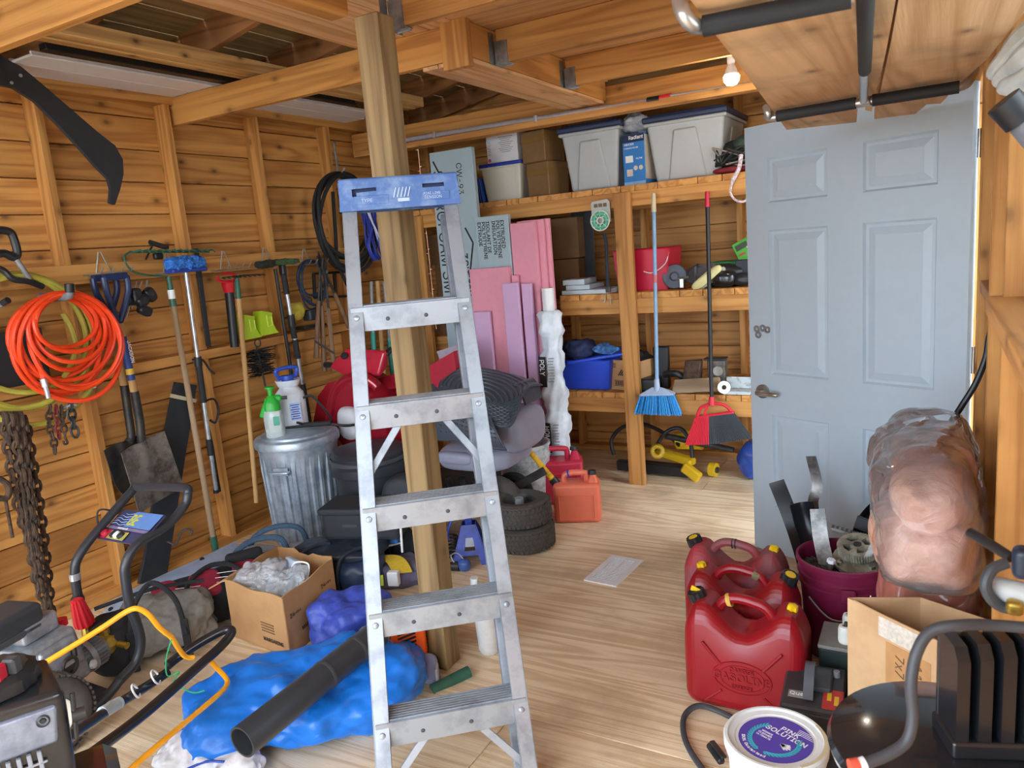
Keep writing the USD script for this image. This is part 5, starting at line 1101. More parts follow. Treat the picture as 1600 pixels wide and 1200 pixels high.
part(wt, 'rim', lathe([(0, 0.01), (0.02, 0.01), (0.04, 0.0), (0.06, 0.004), (0.07, 0.02), (0.074, 0.02)], wc + V(0.012, 0, 0), frame((1, 0, 0)), 28), plain('cream_rim', '#d9d5c6', 0.45))

# ================================================================ folded mower in the foreground
t = thing('lawn_mower', 'black lawn mower with folded tube handle and yellow bail bar, nearest at the left', 'lawn mower', (-1.909, 0.830, 0.430))
gl_blk = plain('gloss_black', '#121315', 0.22, var=0.03, coat=0.4)
end = np.array((-2.227, 1.670, 0.276))
part(t, 'handle_tube', tube(spline([(-2.011, 0.859, 0.289), (-2.042, 1.015, 0.280), (-2.083, 1.200, 0.270), (-2.155, 1.439, 0.265), (-2.203, 1.599, 0.263), (-2.227, 1.670, 0.276), (-2.256, 1.666, 0.282), (-2.287, 1.599, 0.271), (-2.315, 1.508, 0.250), (-2.315, 1.460, 0.242)], 7), 0.0165, 14), gl_blk)
part(t, 'lower_tube', tube(spline([(-2.043, 0.890, 0.357), (-2.149, 1.028, 0.301), (-2.268, 1.228, 0.240), (-2.340, 1.390, 0.199), (-2.350, 1.478, 0.199)], 6), 0.0165, 14), gl_blk)
part(t, 'tube_sleeve', tube([(-2.243, 1.176, 0.257), (-2.273, 1.249, 0.240)], 0.020, 14), clear_plastic('clear_pet', (0.82, 0.92, 0.9), 0.22))
yel = plain('yellow_bail', '#f2a51c', 0.35, var=0.03)
part(t, 'bail_bar', tube(spline([(-2.420, 0.940, 0.399), (-2.349, 1.038, 0.445), (-2.290, 1.127, 0.484), (-2.228, 1.218, 0.527), (-2.196, 1.278, 0.554), (-2.172, 1.304, 0.559), (-2.159, 1.329, 0.529), (-2.158, 1.353, 0.477), (-2.165, 1.377, 0.441), (-2.173, 1.401, 0.409), (-2.197, 1.433, 0.349), (-2.209, 1.462, 0.298), (-2.201, 1.487, 0.283)], 6), 0.0085, 10), yel, label='orange-yellow bail bar')
part(t, 'bail_bar', tube(spline([(-2.182, 1.536, 0.243), (-2.146, 1.530, 0.227), (-2.090, 1.514, 0.218), (-2.059, 1.495, 0.212), (-2.020, 1.437, 0.223), (-1.964, 1.287, 0.245), (-1.906, 1.138, 0.271), (-1.869, 0.996, 0.278)], 6), 0.0085, 10), yel, label='orange-yellow bail bar')
part(t, 'cable_tie', ring((-2.333, 1.421, 0.217), 0.026, 0.0035, (0.5, 0.5, 0.3), 16, 6), white_pl); part(t, 'cable_tie', ring((-2.300, 1.325, 0.229), 0.024, 0.0035, (0.5, 0.6, 0.3), 16, 6), white_pl)
gw = plain('green_wire', '#2fae6b', 0.5)
part(t, 'green_wire', tube(spline([(-2.146, 1.382, 0.415), (-2.231, 1.406, 0.315), (-2.297, 1.442, 0.218), (-2.262, 1.464, 0.227), (-2.259, 1.437, 0.205), (-2.205, 1.460, 0.165), (-2.167, 1.482, 0.168)], 6), 0.0025, 6), gw)
part(t, 'green_wire', tube(spline([(-1.939, 0.886, 0.498), (-1.919, 0.893, 0.480), (-1.902, 0.879, 0.473), (-1.892, 0.856, 0.452)], 5), 0.004, 6), gw)
CE = [(-1.891, 0.784, 0.553), (-1.859, 0.845, 0.533)]
ce = np.array(CE[0])
# engine cover: silver front with grille
ex, ey, ez = unit(np.array(CE[1]) - ce), None, None
ez = V(0, 0, 1); ey = unit(np.cross(ez, ex)); ex = unit(ex - ez * np.dot(ex, ez)); ey = np.cross(ez, ex); RE = np.stack([ex, ey, ez], 1)
P = lambda x, y, z: ce + RE @ V(x, y, z)
part(t, 'engine_cover', hull([P(*q) for q in ((-0.20, 0.02, -0.22), (0.085, 0.02, -0.22), (0.095, 0.02, 0.035), (-0.20, 0.02, 0.045), (-0.18, 0.20, -0.22), (0.08, 0.20, -0.22), (0.07, 0.18, 0.05), (-0.18, 0.18, 0.05))], 0.02), gl_blk)
part(t, 'silver_bezel', hull([P(*q) for q in ((-0.20, 0.0, -0.062), (0.075, 0.0, -0.058), (0.085, 0.0, 0.018), (-0.20, 0.0, 0.018))], 0.010), worn('silver_paint', '#8b93a3', '#6d7484', 0.5, 0.3, 0.6, 10))
part(t, 'bezel_screw', lathe([(0, 0.004), (0.006, 0.004), (0.008, 0.0), (0.015, 0.0), (0.015, 0.004), (0.012, 0.006)], P(0.062, -0.009, 0.0), frame(-ey), 18), blk)
for k in range(12): part(t, 'grille_bar', bar(P(-0.19 + 0.021 * k, -0.004, -0.075), P(-0.19 + 0.021 * k, -0.004, -0.20), 0.010, 0.012, -ey), plain('grille_grey', '#8d919a', 0.35, 0.5))
part(t, 'grille_cross', cat(*[bar(P(-0.20, -0.008, z), P(0.055, -0.008, z), 0.004, 0.006, ez) for z in (-0.105, -0.14, -0.175)]), plain('grille_grey', '#8d919a'))
part(t, 'flywheel_guard', lathe([(0, 0), (0.10, 0), (0.10, 0.03), (0.08, 0.045), (0, 0.045)], P(-0.03, 0.12, 0.065), None, 30, lambda a, i: 0.03 * np.sign(np.sin(a * 14))), blk)
for k, (dx, dy, m_) in enumerate(((-0.09, 0.06, 'white_plastic'), (-0.05, 0.05, 'hub_grey'), (-0.01, 0.055, 'matt_red'), (-0.12, 0.08, 'hub_grey'), (-0.03, 0.09, 'white_plastic'), (0.02, 0.075, 'dark_rim'))):
    part(t, 'carburettor_piece', box(P(dx, dy, 0.125), (0.035, 0.03, 0.04), RE @ rotz(0.5 * k), 0.005), _M[m_])
part(t, 'deck', box(P(-0.05, 0.05, -0.30), (0.50, 0.36, 0.14), RE, 0.03), gl_blk)
part(t, 'side_lever', cat(cyl(P(0.12, 0.02, -0.03), P(0.15, 0.02, -0.03), 0.016, n=14), tube([P(0.12, 0.02, -0.09), P(0.13, 0.02, 0.03)], 0.006, 8)), dark_steel)
for s in (-1, 1):
    wcx = P(0.17 * s - 0.03, 0.02, 0); part(t, 'deck_wheel', ring((wcx[0], wcx[1], 0.09), 0.065, 0.024, ex, 30, 10), blk_soft)
# ================================================================ bags along the left wall
def straps(t, pts, mat, w=0.022):
    part(t, 'handle', tube(spline(pts, 7), w * 0.5, 8), mat)
gcan = plain('grey_canvas', '#77736c', 0.85, var=0.12, scale=60, bump=0.15); bcan = plain('black_canvas', '#1f2024', 0.85, var=0.15, scale=60, bump=0.15)
t = thing('duffel_bag', 'grey and black duffel bag on the floor behind the pressure washer', 'bag', (-2.86, 1.80, 0))
o = V(-2.86, 1.80, 0); Rb = rotz(0.95)
part(t, 'body', soft(o + V(0, 0, 0.115), (0.46, 0.28, 0.23), 3.2, Rb, 0.05, 10, 5, 21), gcan)
part(t, 'end_panel', soft(o + Rb @ V(-0.17, -0.02, 0.11), (0.19, 0.29, 0.22), 3.2, Rb, 0.03, 7, 4, 22), bcan)
part(t, 'zip', tube(spline([o + Rb @ V(-0.22, -0.03, 0.27), o + Rb @ V(0, 0.0, 0.285), o + Rb @ V(0.2, 0.02, 0.262)], 6), 0.008, 6), bcan)
straps(t, [o + Rb @ V(-0.10, -0.16, 0.14), o + Rb @ V(-0.08, -0.12, 0.26), o + Rb @ V(0.0, -0.05, 0.33), o + Rb @ V(0.08, -0.11, 0.26), o + Rb @ V(0.10, -0.165, 0.12)], bcan)
for x in (-0.1, 0.1): part(t, 'webbing', box(o + Rb @ V(x, -0.155, 0.10), (0.03, 0.012, 0.17), Rb, 0.003), bcan)
red_can = plain('red_canvas', '#8e1b36', 0.8, var=0.1, scale=60, bump=0.1)
t = thing('sports_bag', 'black and red sports bag with thin white lines, behind the margarine box', 'bag', (-2.90, 2.10, 0))
o = V(-2.90, 2.10, -0.055); Rb = rotz(1.05)
part(t, 'body', soft(o + V(0, 0, 0.16), (0.50, 0.27, 0.205), 3.6, Rb, 0.022, 6, 5, 31), bcan)
for x, w in ((-0.19, 0.11), (-0.02, 0.14), (0.16, 0.12)):
    part(t, 'red_panel', soft(o + Rb @ V(x, -0.055, 0.235), (w, 0.16, 0.075), 4, Rb @ rot((1, 0, 0), 0.45), 0.01, 8, 4, int(x * 100) + 40, False), red_can)
part(t, 'print', cat(*[tube([o + Rb @ V(x - 0.05, -0.10 + 0.03 * k, 0.277 - 0.01 * (2 - k)), o + Rb @ V(x + 0.05, -0.13 + 0.035 * k, 0.270 - 0.01 * (2 - k))], 0.0018, 5) for x in (-0.10, 0.07) for k in range(3)]), print_white)
straps(t, [o + Rb @ V(-0.12, -0.15, 0.17), o + Rb @ V(-0.10, -0.10, 0.28), o + Rb @ V(0.02, 0.0, 0.305), o + Rb @ V(0.12, -0.09, 0.29), o + Rb @ V(0.13, -0.15, 0.17)], bcan)
part(t, 'handle_wrap', rbox(o + Rb @ V(0.17, 0.02, 0.30), (0.17, 0.05, 0.055), 0.02, Rb), bcan)
blue_can = plain('slate_blue_canvas', '#3d566e', 0.8, var=0.15, scale=60, bump=0.15); pale_can = plain('pale_canvas', '#9aa3ad', 0.8, var=0.1)
t = thing('tool_bag', 'slate-blue and grey bag with arched handles in front of the dustbin', 'bag', (-3.02, 2.80, 0))
o = V(-2.88, 2.44, -0.05); Rb = rotz(0.75)
part(t, 'body', soft(o + V(0, 0, 0.145), (0.44, 0.24, 0.185), 3.0, Rb, 0.03, 7, 5, 51), bcan)
part(t, 'top_panel', soft(o + Rb @ V(-0.06, -0.03, 0.225), (0.30, 0.16, 0.085), 3, Rb, 0.02, 9, 4, 52, False), pale_can)
part(t, 'end_panel', soft(o + Rb @ V(0.15, -0.05, 0.195), (0.17, 0.16, 0.14), 3, Rb, 0.02, 9, 4, 53, False), pale_can)
straps(t, [o + Rb @ V(-0.16, -0.11, 0.20), o + Rb @ V(-0.15, -0.08, 0.27), o + Rb @ V(-0.06, -0.06, 0.325), o + Rb @ V(0.07, -0.06, 0.315), o + Rb @ V(0.11, -0.10, 0.22)], blue_can, 0.028)
straps(t, [o + Rb @ V(-0.10, 0.10, 0.20), o + Rb @ V(-0.06, 0.06, 0.30), o + Rb @ V(0.05, 0.05, 0.34), o + Rb @ V(0.16, 0.06, 0.31), o + Rb @ V(0.19, 0.09, 0.20)], blue_can, 0.028)
part(t, 'piping', tube(spline([o + Rb @ V(-0.20, -0.09, 0.25), o + Rb @ V(-0.02, -0.12, 0.27), o + Rb @ V(0.19, -0.10, 0.25)], 6), 0.010, 8), blue_can)
nav_l = plain('navy_leather', '#26364f', 0.45, var=0.3, scale=14, bump=0.25)
t = thing('leather_bag', 'large sagging navy leather-look bag between the margarine box and the stepladder', 'bag', (-2.52, 2.62, 0))
o = V(-2.50, 2.53, 0); Rb = rotz(0.12)
part(t, 'body', soft(o + V(0, 0, 0.11), (0.50, 0.28, 0.22), 3.4, Rb, 0.05, 6, 5, 61), nav_l)
part(t, 'flap', soft(o + Rb @ V(0, 0.02, 0.212), (0.48, 0.25, 0.05), 3.4, Rb, 0.03, 8, 5, 62, False), plain('navy_dark', '#18202e', 0.5, var=0.2, bump=0.2))
for x in (-0.13, 0.10):
    part(t, 'strap', tube(spline([o + Rb @ V(x, -0.150, 0.03), o + Rb @ V(x, -0.160, 0.14), o + Rb @ V(x + 0.01, -0.12, 0.225), o + Rb @ V(x + 0.06, -0.05, 0.25), o + Rb @ V(x + 0.11, -0.02, 0.245)], 6), 0.010, 8), plain('navy_dark', '#18202e'))
t = thing('black_soft_case', 'black soft-sided case with a small label on top of the navy bag', 'case', (-2.55, 2.74, 0.33))
o = V(-2.44, 2.70, 0.232); Rb = rotz(0.30)
part(t, 'body', rbox(o + V(0, 0, 0.08), (0.40, 0.20, 0.16), 0.03, Rb), plain('black_nylon', '#22242a', 0.7, bump=0.1))
part(t, 'lid', rbox(o + V(0, -0.004, 0.15), (0.415, 0.215, 0.035), 0.012, Rb), plain('black_nylon', '#22242a'))
part(t, 'label', box(o + Rb @ V(-0.05, -0.1015, 0.08), (0.075, 0.002, 0.014), Rb), dk_grey)
part(t, 'lettering', text('SALTON', 0.009, o + Rb @ V(-0.01, -0.103, 0.096), Rb @ V(1, 0, 0), V(0, 0, 1), 0.0006), print_grey) if False else None
part(t, 'stud', lathe([(0, 0), (0.007, 0), (0.005, 0.004), (0, 0.005)], o + Rb @ V(-0.205, -0.05, 0.12), frame(Rb @ V(-1, 0, 0)), 12), alu)
part(t, 'white_strap', tube(spline([o + Rb @ V(0.22, -0.09, 0.20), o + Rb @ V(0.215, -0.105, 0.08), o + Rb @ V(0.21, -0.11, -0.05)], 5), 0.006, 6), white_pl)
t = thing('tall_black_bag', 'black bag with vertical folds standing behind the black soft case', 'bag', (-2.36, 2.86, 0))
part(t, 'body', soft((-2.36, 2.90, 0.24), (0.22, 0.16, 0.48), 3.5, rotz(0.2), 0.02, 8, 4, 71), plain('black_nylon', '#22242a'))
# light blue moulded panel lying on the bags
t = thing('running_board', 'long pale blue-grey metal board lying along the left wall behind the bags', 'board', (-3.3, 2.2, 0.2))
RA = [(-3.400, 1.863, -0.010), (-3.420, 1.966, 0.035), (-3.420, 2.157, 0.036), (-3.420, 2.465, 0.017), (-3.400, 2.665, 0.014)]
RBt = [(-3.120, 1.722, 0.002), (-3.100, 1.848, 0.039), (-3.100, 2.017, 0.062), (-3.100, 2.221, 0.092), (-3.120, 2.463, 0.104)]
ra_, rb2 = spline(RA, 5), spline(RBt, 5)
def rfn(u, v):
    k = u * 20; i = min(int(k), 19); return (ra_[i] + (ra_[i + 1] - ra_[i]) * (k - i)) * (1 - v) + (rb2[i] + (rb2[i + 1] - rb2[i]) * (k - i)) * v + V(0, 0, 0.03 + 0.05 * math.sin(math.pi * v))
part(t, 'board', drape(rfn, 20, 8, 0.012), worn('pale_blue_metal', '#a9bbd6', '#8ea2c0', 0.5, 0.35, 0.3, 5), smooth=50)
for q in [tuple(rfn(0.75, 0.6) + V(0, 0, 0.008)), tuple(rfn(0.12, 0.5) + V(0, 0, 0.008))]:
    part(t, 'bolt_hole', lathe([(0, 0), (0.012, 0), (0.010, 0.004), (0, 0.004)], q, frame((0.6, -0.3, 0.75)), 12), blk)

# ================================================================ the margarine box
card = worn('cardboard', '#bb8f60', '#aa7f52', 0.5, 0.8, 0.0, 4)
card_in = plain('cardboard_inside', '#9a7248', 0.85)
cA, cB, cD = V(-2.267, 1.955, 0), V(-2.657, 1.998, 0), V(-2.345, 2.335, 0); cC = cB + cD - cA; CHt = 0.265
def cardbox(t, A, B, C_, D, h, th=0.004, mat=None, tear=None):
    cs = [A, B, C_, D]; mid = (A + B + C_ + D) / 4
    part(t, 'bottom', plate([q + V(0, 0, 0.004) for q in cs], 0.005), mat, smooth=False)
    for i in range(4):
        a, b = cs[i], cs[(i + 1) % 4]; u = unit(b - a); L = np.linalg.norm(b - a)
        inn = unit(np.cross(V(0, 0, 1), u)); inn = inn if np.dot(mid - a, inn) > 0 else -inn
        top = [(x * L, h + (tear(i, x) if tear else 0)) for x in np.linspace(1, 0, 13)]
        R = np.stack([u, V(0, 0, 1), np.cross(u, V(0, 0, 1))], 1); off = a + inn * 0.001 if np.dot(R[:, 2], inn) > 0 else a + inn * (0.001 + th)
        part(t, 'side', prism([(0, 0), (L, 0)] + top, th, R, off), mat, smooth=False)
t = thing('cardboard_box', 'open brown margarine carton filled with plastic bags on the floor', 'box', (cA + cB + cC + cD) / 4)
rt = np.random.default_rng(5)
cardbox(t, cA, cB, cC, cD, CHt, 0.005, card, lambda i, x: 0.006 * math.sin(9 * x + 2 * i) - (0.02 if i == 2 and 0.35 < x < 0.6 else 0) + (0.012 * x if i == 2 else 0))
def onface(a, b, s, z, out=0.0012):
    u = unit(b - a); n_ = unit(np.cross(u, V(0, 0, 1))); m_ = (cA + cB + cC + cD) / 4; n_ = n_ if np.dot(a - m_, n_) > 0 else -n_
    return a + u * s + V(0, 0, z) + n_ * out
fu, ru = unit(cA - cB), unit(cD - cA)
part(t, 'print', text('MARGARINE', 0.016, onface(cB, cA, 0.225, 0.045), fu, V(0, 0, 1), 0.0005, True), print_black)
part(t, 'print', cat(*[box(onface(cB, cA, 0.265, 0.125 - 0.012 * k), (0.085, 0.001, 0.005), np.stack([fu, np.cross(V(0, 0, 1), fu), V(0, 0, 1)], 1)) for k in range(4)]), plain('faded_print', '#7d5c3c', 0.8))
part(t, 'print', text('MARGARINE', 0.016, onface(cA, cD, 0.10, 0.075), ru, V(0, 0, 1), 0.0005, True), print_black)
part(t, 'print', text('24', 0.02, onface(cA, cD, 0.03, 0.16), ru, V(0, 0, 1), 0.0005), print_black)
part(t, 'print', text('24', 0.02, onface(cA, cD, 0.27, 0.175), ru, V(0, 0, 1), 0.0005), print_black)
part(t, 'print', text('x 454 g', 0.010, onface(cA, cD, 0.06, 0.163), ru, V(0, 0, 1), 0.0005), print_black)
part(t, 'print', text('x 454 g', 0.010, onface(cA, cD, 0.30, 0.178), ru, V(0, 0, 1), 0.0005), print_black)
part(t, 'hand_slot', box(onface(cA, cD, 0.16, 0.135), (0.016, 0.002, 0.007), np.stack([ru, np.cross(V(0, 0, 1), ru), V(0, 0, 1)], 1)), blk)
part(t, 'flap', plate([cB + V(0, 0, CHt), cB * 0.6 + cA * 0.4 * 0 + cC * 0.4 + V(0, 0, CHt), cB * 0.6 + cC * 0.4 + V(-0.05, -0.03, CHt - 0.03), cB + V(-0.06, -0.04, CHt - 0.03)], 0.005), card, smooth=False)
mid = (cA + cB + cC + cD) / 4
bagp = clear_plastic('poly_bag', (0.86, 0.88, 0.9), 0.25, 0.1)
solo('plastic_bag', soft(mid + V(-0.08, -0.05, 0.20), (0.24, 0.20, 0.22), 2.6, rotz(0.4), 0.05, 14, 5, 81), bagp, 'crumpled clear plastic bag on the left in the margarine box', 'plastic bag', smooth=60)
solo('plastic_bag', soft(mid + V(0.075, -0.03, 0.19), (0.20, 0.18, 0.18), 2.6, rotz(0.9), 0.05, 14, 5, 82), bagp, 'crumpled clear plastic bag on the right in the margarine box', 'plastic bag', smooth=60)
t = thing('white_adapter', 'white plastic box with a thin cable standing in the margarine box', 'adapter', mid + V(0.0, 0.07, 0.01))
part(t, 'body', rbox(mid + V(0.0, 0.06, 0.21), (0.10, 0.035, 0.15), 0.008, rotz(-0.3) @ rot((1, 0, 0), -0.3)), plain('pale_blue_plastic', '#b6c3d3', 0.4))
part(t, 'cable', tube(spline([mid + V(0.03, 0.03, 0.24), mid + V(0.08, 0.02, 0.30), mid + V(0.14, 0.04, 0.29), mid + V(0.15, 0.0, 0.22)], 6), 0.004, 6), white_pl)

# ================================================================ tarpaulin, pipe, blower and small things round the post
tarp = plain('blue_tarp', '#1873d4', 0.34, var=0.08, scale=40, bump=0.12); tarp2 = plain('violet_tarp', '#3c4fae', 0.45, var=0.2, scale=50, bump=0.3)
t = thing('blue_tarp', 'bright blue tarpaulin in a loose heap under the black pipe', 'tarpaulin', (-1.88, 1.75, 0))
part(t, 'sheet', soft((-1.905, 1.70, 0.10), (0.86, 0.50, 0.21), 2.6, rotz(0.86), 0.08, 6, 5, 91, True, 4), tarp, smooth=60)
part(t, 'fold', soft((-2.03, 1.56, 0.06), (0.55, 0.20, 0.13), 2.6, rotz(1.0), 0.05, 6, 5, 92), tarp, smooth=60)
t = thing('folded_tarp', 'violet-blue folded tarpaulin piece between the margarine box and the stepladder', 'tarpaulin', (-2.12, 2.2, 0))
part(t, 'sheet', soft((-2.12, 2.18, 0.10), (0.36, 0.28, 0.20), 3, rotz(0.5), 0.05, 8, 5, 93), tarp2, smooth=60)
t = thing('black_pipe', 'thick black plastic pipe lying across the blue tarpaulin', 'pipe', (-1.95, 1.8, 0.22))
q0, q1 = np.array((-1.734, 1.275, 0.230)), np.array((-1.724, 1.887, 0.255)); dq = unit(q1 - q0)
part(t, 'pipe', lathe([(0.043, 0), (0.049, 0), (0.049, np.linalg.norm(q1 - q0)), (0.043, np.linalg.norm(q1 - q0)), (0.043, 0)], q0, frame(dq), 32), plain('abs_black', '#2b2d30', 0.35))
for s in (0.55, 0.80): part(t, 'joint_ring', lathe([(0.0495, 0), (0.051, 0.003), (0.051, 0.012), (0.0495, 0.015)], q0 + (q1 - q0) * s, frame(dq), 32), dk_grey)
solo('blue_cloth', soft((-1.83, 2.22, 0.05), (0.24, 0.2, 0.10), 3, rotz(0.3), 0.03, 9, 4, 95), plain('navy_cloth', '#1f2c66', 0.8), 'dark blue cloth on the floor behind the tarpaulin', 'cloth', smooth=60)
bo_ = V(-1.815, 2.05, 0.085); Rb = rotz(0.55)
t = thing('leaf_blower', 'orange and grey garden blower lying left of the post foot', 'blower', (-1.85, 2.2, 0.0))
org = plain('tool_orange', '#ee5a14', 0.35, var=0.03); lgrey = plain('tool_grey', '#b9bcb8', 0.45)
part(t, 'housing', hull([bo_ + Rb @ V(*q) for q in ((0.02, -0.06, 0.0), (0.13, -0.05, 0.0), (0.13, -0.05, 0.10), (0.03, -0.06, 0.12), (0.02, 0.08, 0.0), (0.13, 0.07, 0.0), (0.12, 0.06, 0.10), (0.03, 0.06, 0.12))], 0.015), org)
for k in range(7): part(t, 'vent_slot', box(bo_ + Rb @ V(0.078, -0.0755, 0.010 + 0.016 * k), (0.07, 0.006, 0.006), Rb @ rot((0, 1, 0), -0.3)), blk)
for k in range(7): part(t, 'vent_slot', box(bo_ + Rb @ V(0.1445, 0.005, 0.012 + 0.014 * k), (0.006, 0.07, 0.005), Rb @ rot((1, 0, 0), 0.4)), blk)
part(t, 'side_guard', hull([bo_ + Rb @ V(*q) for q in ((-0.09, -0.05, 0.0), (0.0, -0.07, 0.0), (0.0, -0.07, 0.11), (-0.07, -0.05, 0.12), (-0.09, 0.05, 0.0), (0.0, 0.06, 0.0), (0.0, 0.06, 0.11))], 0.012), lgrey)
for k in range(6): part(t, 'guard_slot', box(bo_ + Rb @ V(-0.045, -0.078, 0.012 + 0.018 * k), (0.075, 0.006, 0.007), Rb @ rotz(-0.18)), blk)
part(t, 'nozzle_tube', hull([bo_ + Rb @ V(*q) for q in ((-0.06, -0.04, -0.07), (0.10, -0.10, -0.08), (0.17, -0.11, -0.08), (0.16, -0.07, -0.02), (-0.05, 0.02, -0.01))], 0.022), plain('tool_violet_grey', '#8e92b4', 0.45))
part(t, 'nozzle_mouth', box(bo_ + Rb @ V(0.18, -0.11, -0.055), (0.012, 0.05, 0.06), Rb, 0.003), lgrey)
part(t, 'tank', rbox(bo_ + Rb @ V(-0.09, 0.0, 0.02), (0.07, 0.12, 0.14), 0.03, Rb), plain('tool_dark', '#7b8186', 0.5))
solo('green_bottle', tube([bo_ + Rb @ V(0.16, -0.17, -0.085), bo_ + Rb @ V(0.30, -0.10, -0.065)], 0.022, 14), green_metal, 'dark green bottle lying between the blower and the post foot', 'bottle')
wb_ = V(-1.525, 2.30, 0)
t = thing('white_container', 'tall white plastic container with a teal bag in its mouth, right of the post', 'container', wb_)
part(t, 'body', lathe([(0, 0.001), (0.035, 0.001), (0.042, 0.02), (0.048, 0.14), (0.060, 0.20), (0.063, 0.235), (0.058, 0.235), (0.045, 0.13), (0, 0.11)], wb_, None, 24), plain('white_soft', '#d6d6d4', 0.5))
part(t, 'bag', soft(wb_ + V(0, 0, 0.225), (0.11, 0.10, 0.09), 2.4, None, 0.03, 25, 4, 96, False), plain('teal_bag', '#4fae9f', 0.4, var=0.2), smooth=60)
part(t, 'spout', tube([wb_ + V(-0.05, 0.0, 0.22), wb_ + V(-0.04, 0, 0.31)], [0.012, 0.016], 12), white_pl)
rg = V(*(-2.319, 2.715, 0.000))
t = thing('ratchet_straps', 'heap of ratchet straps with yellow webbing and chromed buckles left of the post', 'ratchet straps', rg)
ye_w = plain('yellow_webbing', '#c9a92e', 0.8, var=0.1, scale=120)
rr = np.random.default_rng(3)
part(t, 'bundle', soft(rg + V(0.03, 0.0, 0.06), (0.36, 0.24, 0.13), 2.8, rotz(0.5), 0.04, 10, 4, 97), plain('grey_webbing', '#6d6a86', 0.85))
part(t, 'webbing', drape(lambda u, v: rg + V(-0.10 + 0.20 * u + 0.05 * v, -0.14 + 0.05 * math.sin(3 * u), 0.155 + 0.045 * math.sin(2.2 * u) - 0.09 * u) + V(0.03 * v, 0.05 * v, 0), 14, 4, 0.003), ye_w)
part(t, 'webbing', drape(lambda u, v: rg + V(-0.13 + 0.28 * u, 0.10 + 0.03 * math.sin(4 * u), 0.22 + 0.03 * math.sin(5 * u)) + V(0.0, 0.01 * v, 0.045 * v), 14, 4, 0.003), ye_w)
for k, (x, y, z) in enumerate(((-0.12, -0.12, 0.11), (-0.04, 0.06, 0.20))):
    b_ = rg + V(x, y, z); Rk = rotz(0.4 + 0.5 * k) @ rot((1, 0, 0), 0.9)
    br_ = part(t, 'ratchet_buckle', cat(*[box(b_ + Rk @ V(s * 0.032, 0, 0), (0.003, 0.11, 0.04), Rk, 0.001) for s in (-1, 1)], *[cyl(b_ + Rk @ V(-0.036, yy, 0), b_ + Rk @ V(0.036, yy, 0), 0.007, n=10) for yy in (-0.045, -0.01, 0.02, 0.05)], box(b_ + Rk @ V(0, 0.04, 0.018), (0.064, 0.05, 0.004), Rk, 0.001)), alu, label='chromed ratchet buckle')
part(t, 'neon_tab', box(rg + V(0.04, -0.17, 0.075), (0.05, 0.006, 0.05), rotz(0.5) @ rot((1, 0, 0), -0.3), 0.001), plain('neon_tab', '#cde63a', 0.6))
part(t, 'white_clip', rbox(rg + V(0.11, -0.14, 0.085), (0.055, 0.035, 0.07), 0.006, rotz(0.3)), white_pl)
part(t, 'blue_clip', rbox(rg + V(-0.02, 0.02, 0.20), (0.09, 0.05, 0.03), 0.01, rotz(0.3)), plain('clip_blue', '#3e78c4', 0.4))
# white rags
rag = plain('white_cotton', '#d8d9dd', 0.9, var=0.05, scale=60, bump=0.2)
rv = np.array((-1.996, 1.345, 0.040)); rv[2] = 0
t = thing('white_rags', 'heap of white cotton rags on the floor at the bottom edge', 'rags', rv)
part(t, 'rag', soft(rv + V(-0.06, -0.02, 0.055), (0.24, 0.17, 0.13), 2.2, rotz(0.5), 0.06, 14, 5, 98), rag, smooth=60)
part(t, 'rag', soft(rv + V(0.09, 0.0, 0.04), (0.26, 0.17, 0.09), 2.2, rotz(0.2), 0.05, 14, 5, 99), rag, smooth=60)
part(t, 'blue_seam', tube(spline([rv + V(0.0, -0.09, 0.075), rv + V(0.05, -0.05, 0.09), rv + V(0.11, -0.03, 0.093)], 5), 0.004, 6), plain('blue_plastic', '#2449a8'))

# ================================================================ foam sheets leaning by the shelves
foam_blue = plain('foam_blue_grey', '#9fb3bb', 0.7, var=0.02); foam_pink = plain('foam_pink', '#dc93a4', 0.7, var=0.03); foam_lilac = plain('foam_lilac', '#c9a3c6', 0.7, var=0.02)
def sheet_(lab, x0, x1, z1, y, th, mat_, name='foam_sheet', group=None, z0=0.002):
    t = thing(name, lab, 'foam sheet', ((x0 + x1) / 2, y, 0))
    part(t, 'sheet', box(((x0 + x1) / 2, y + th / 2, (z0 + z1) / 2), (x1 - x0, th, z1 - z0), None, 0.003), mat_)
    return t
t = sheet_('tall blue-grey foam sheet with big black lettering, reaching up to the beam behind the stepladder', -2.885, -2.56, 2.215, 4.20, 0.04, foam_blue)
fy = 4.1995
part(t, 'lettering', text('STYROFOAM SM', 0.078, (-2.868, fy, 2.10), (0, 0, -1), (1, 0, 0), 0.0006, squeeze=0.92), print_black)
part(t, 'lettering', text('CW-93', 0.040, (-2.685, fy, 2.13), (0, 0, -1), (1, 0, 0), 0.0006), print_black)
part(t, 'lettering', text('1\u00bd" RSI 1.32', 0.05, (-2.66, fy, 1.12), (0, 0, 1), (-1, 0, 0), 0.0006, True), print_black)
for a, b in (((-2.86, 2.16), (-2.78, 2.0)), ((-2.66, 1.72), (-2.61, 1.62)), ((-2.61, 1.62), (-2.66, 1.40)), ((-2.70, 0.95), (-2.60, 1.25))):
    part(t, 'print_stroke', bar((a[0], fy, a[1]), (b[0], fy, b[1]), 0.012, 0.001, (0, 1, 0)), print_black)
t = sheet_('blue-grey foam sheet printed with an insulation description, right of the tallest sheet', -2.555, -2.315, 1.775, 4.155, 0.04, foam_blue)
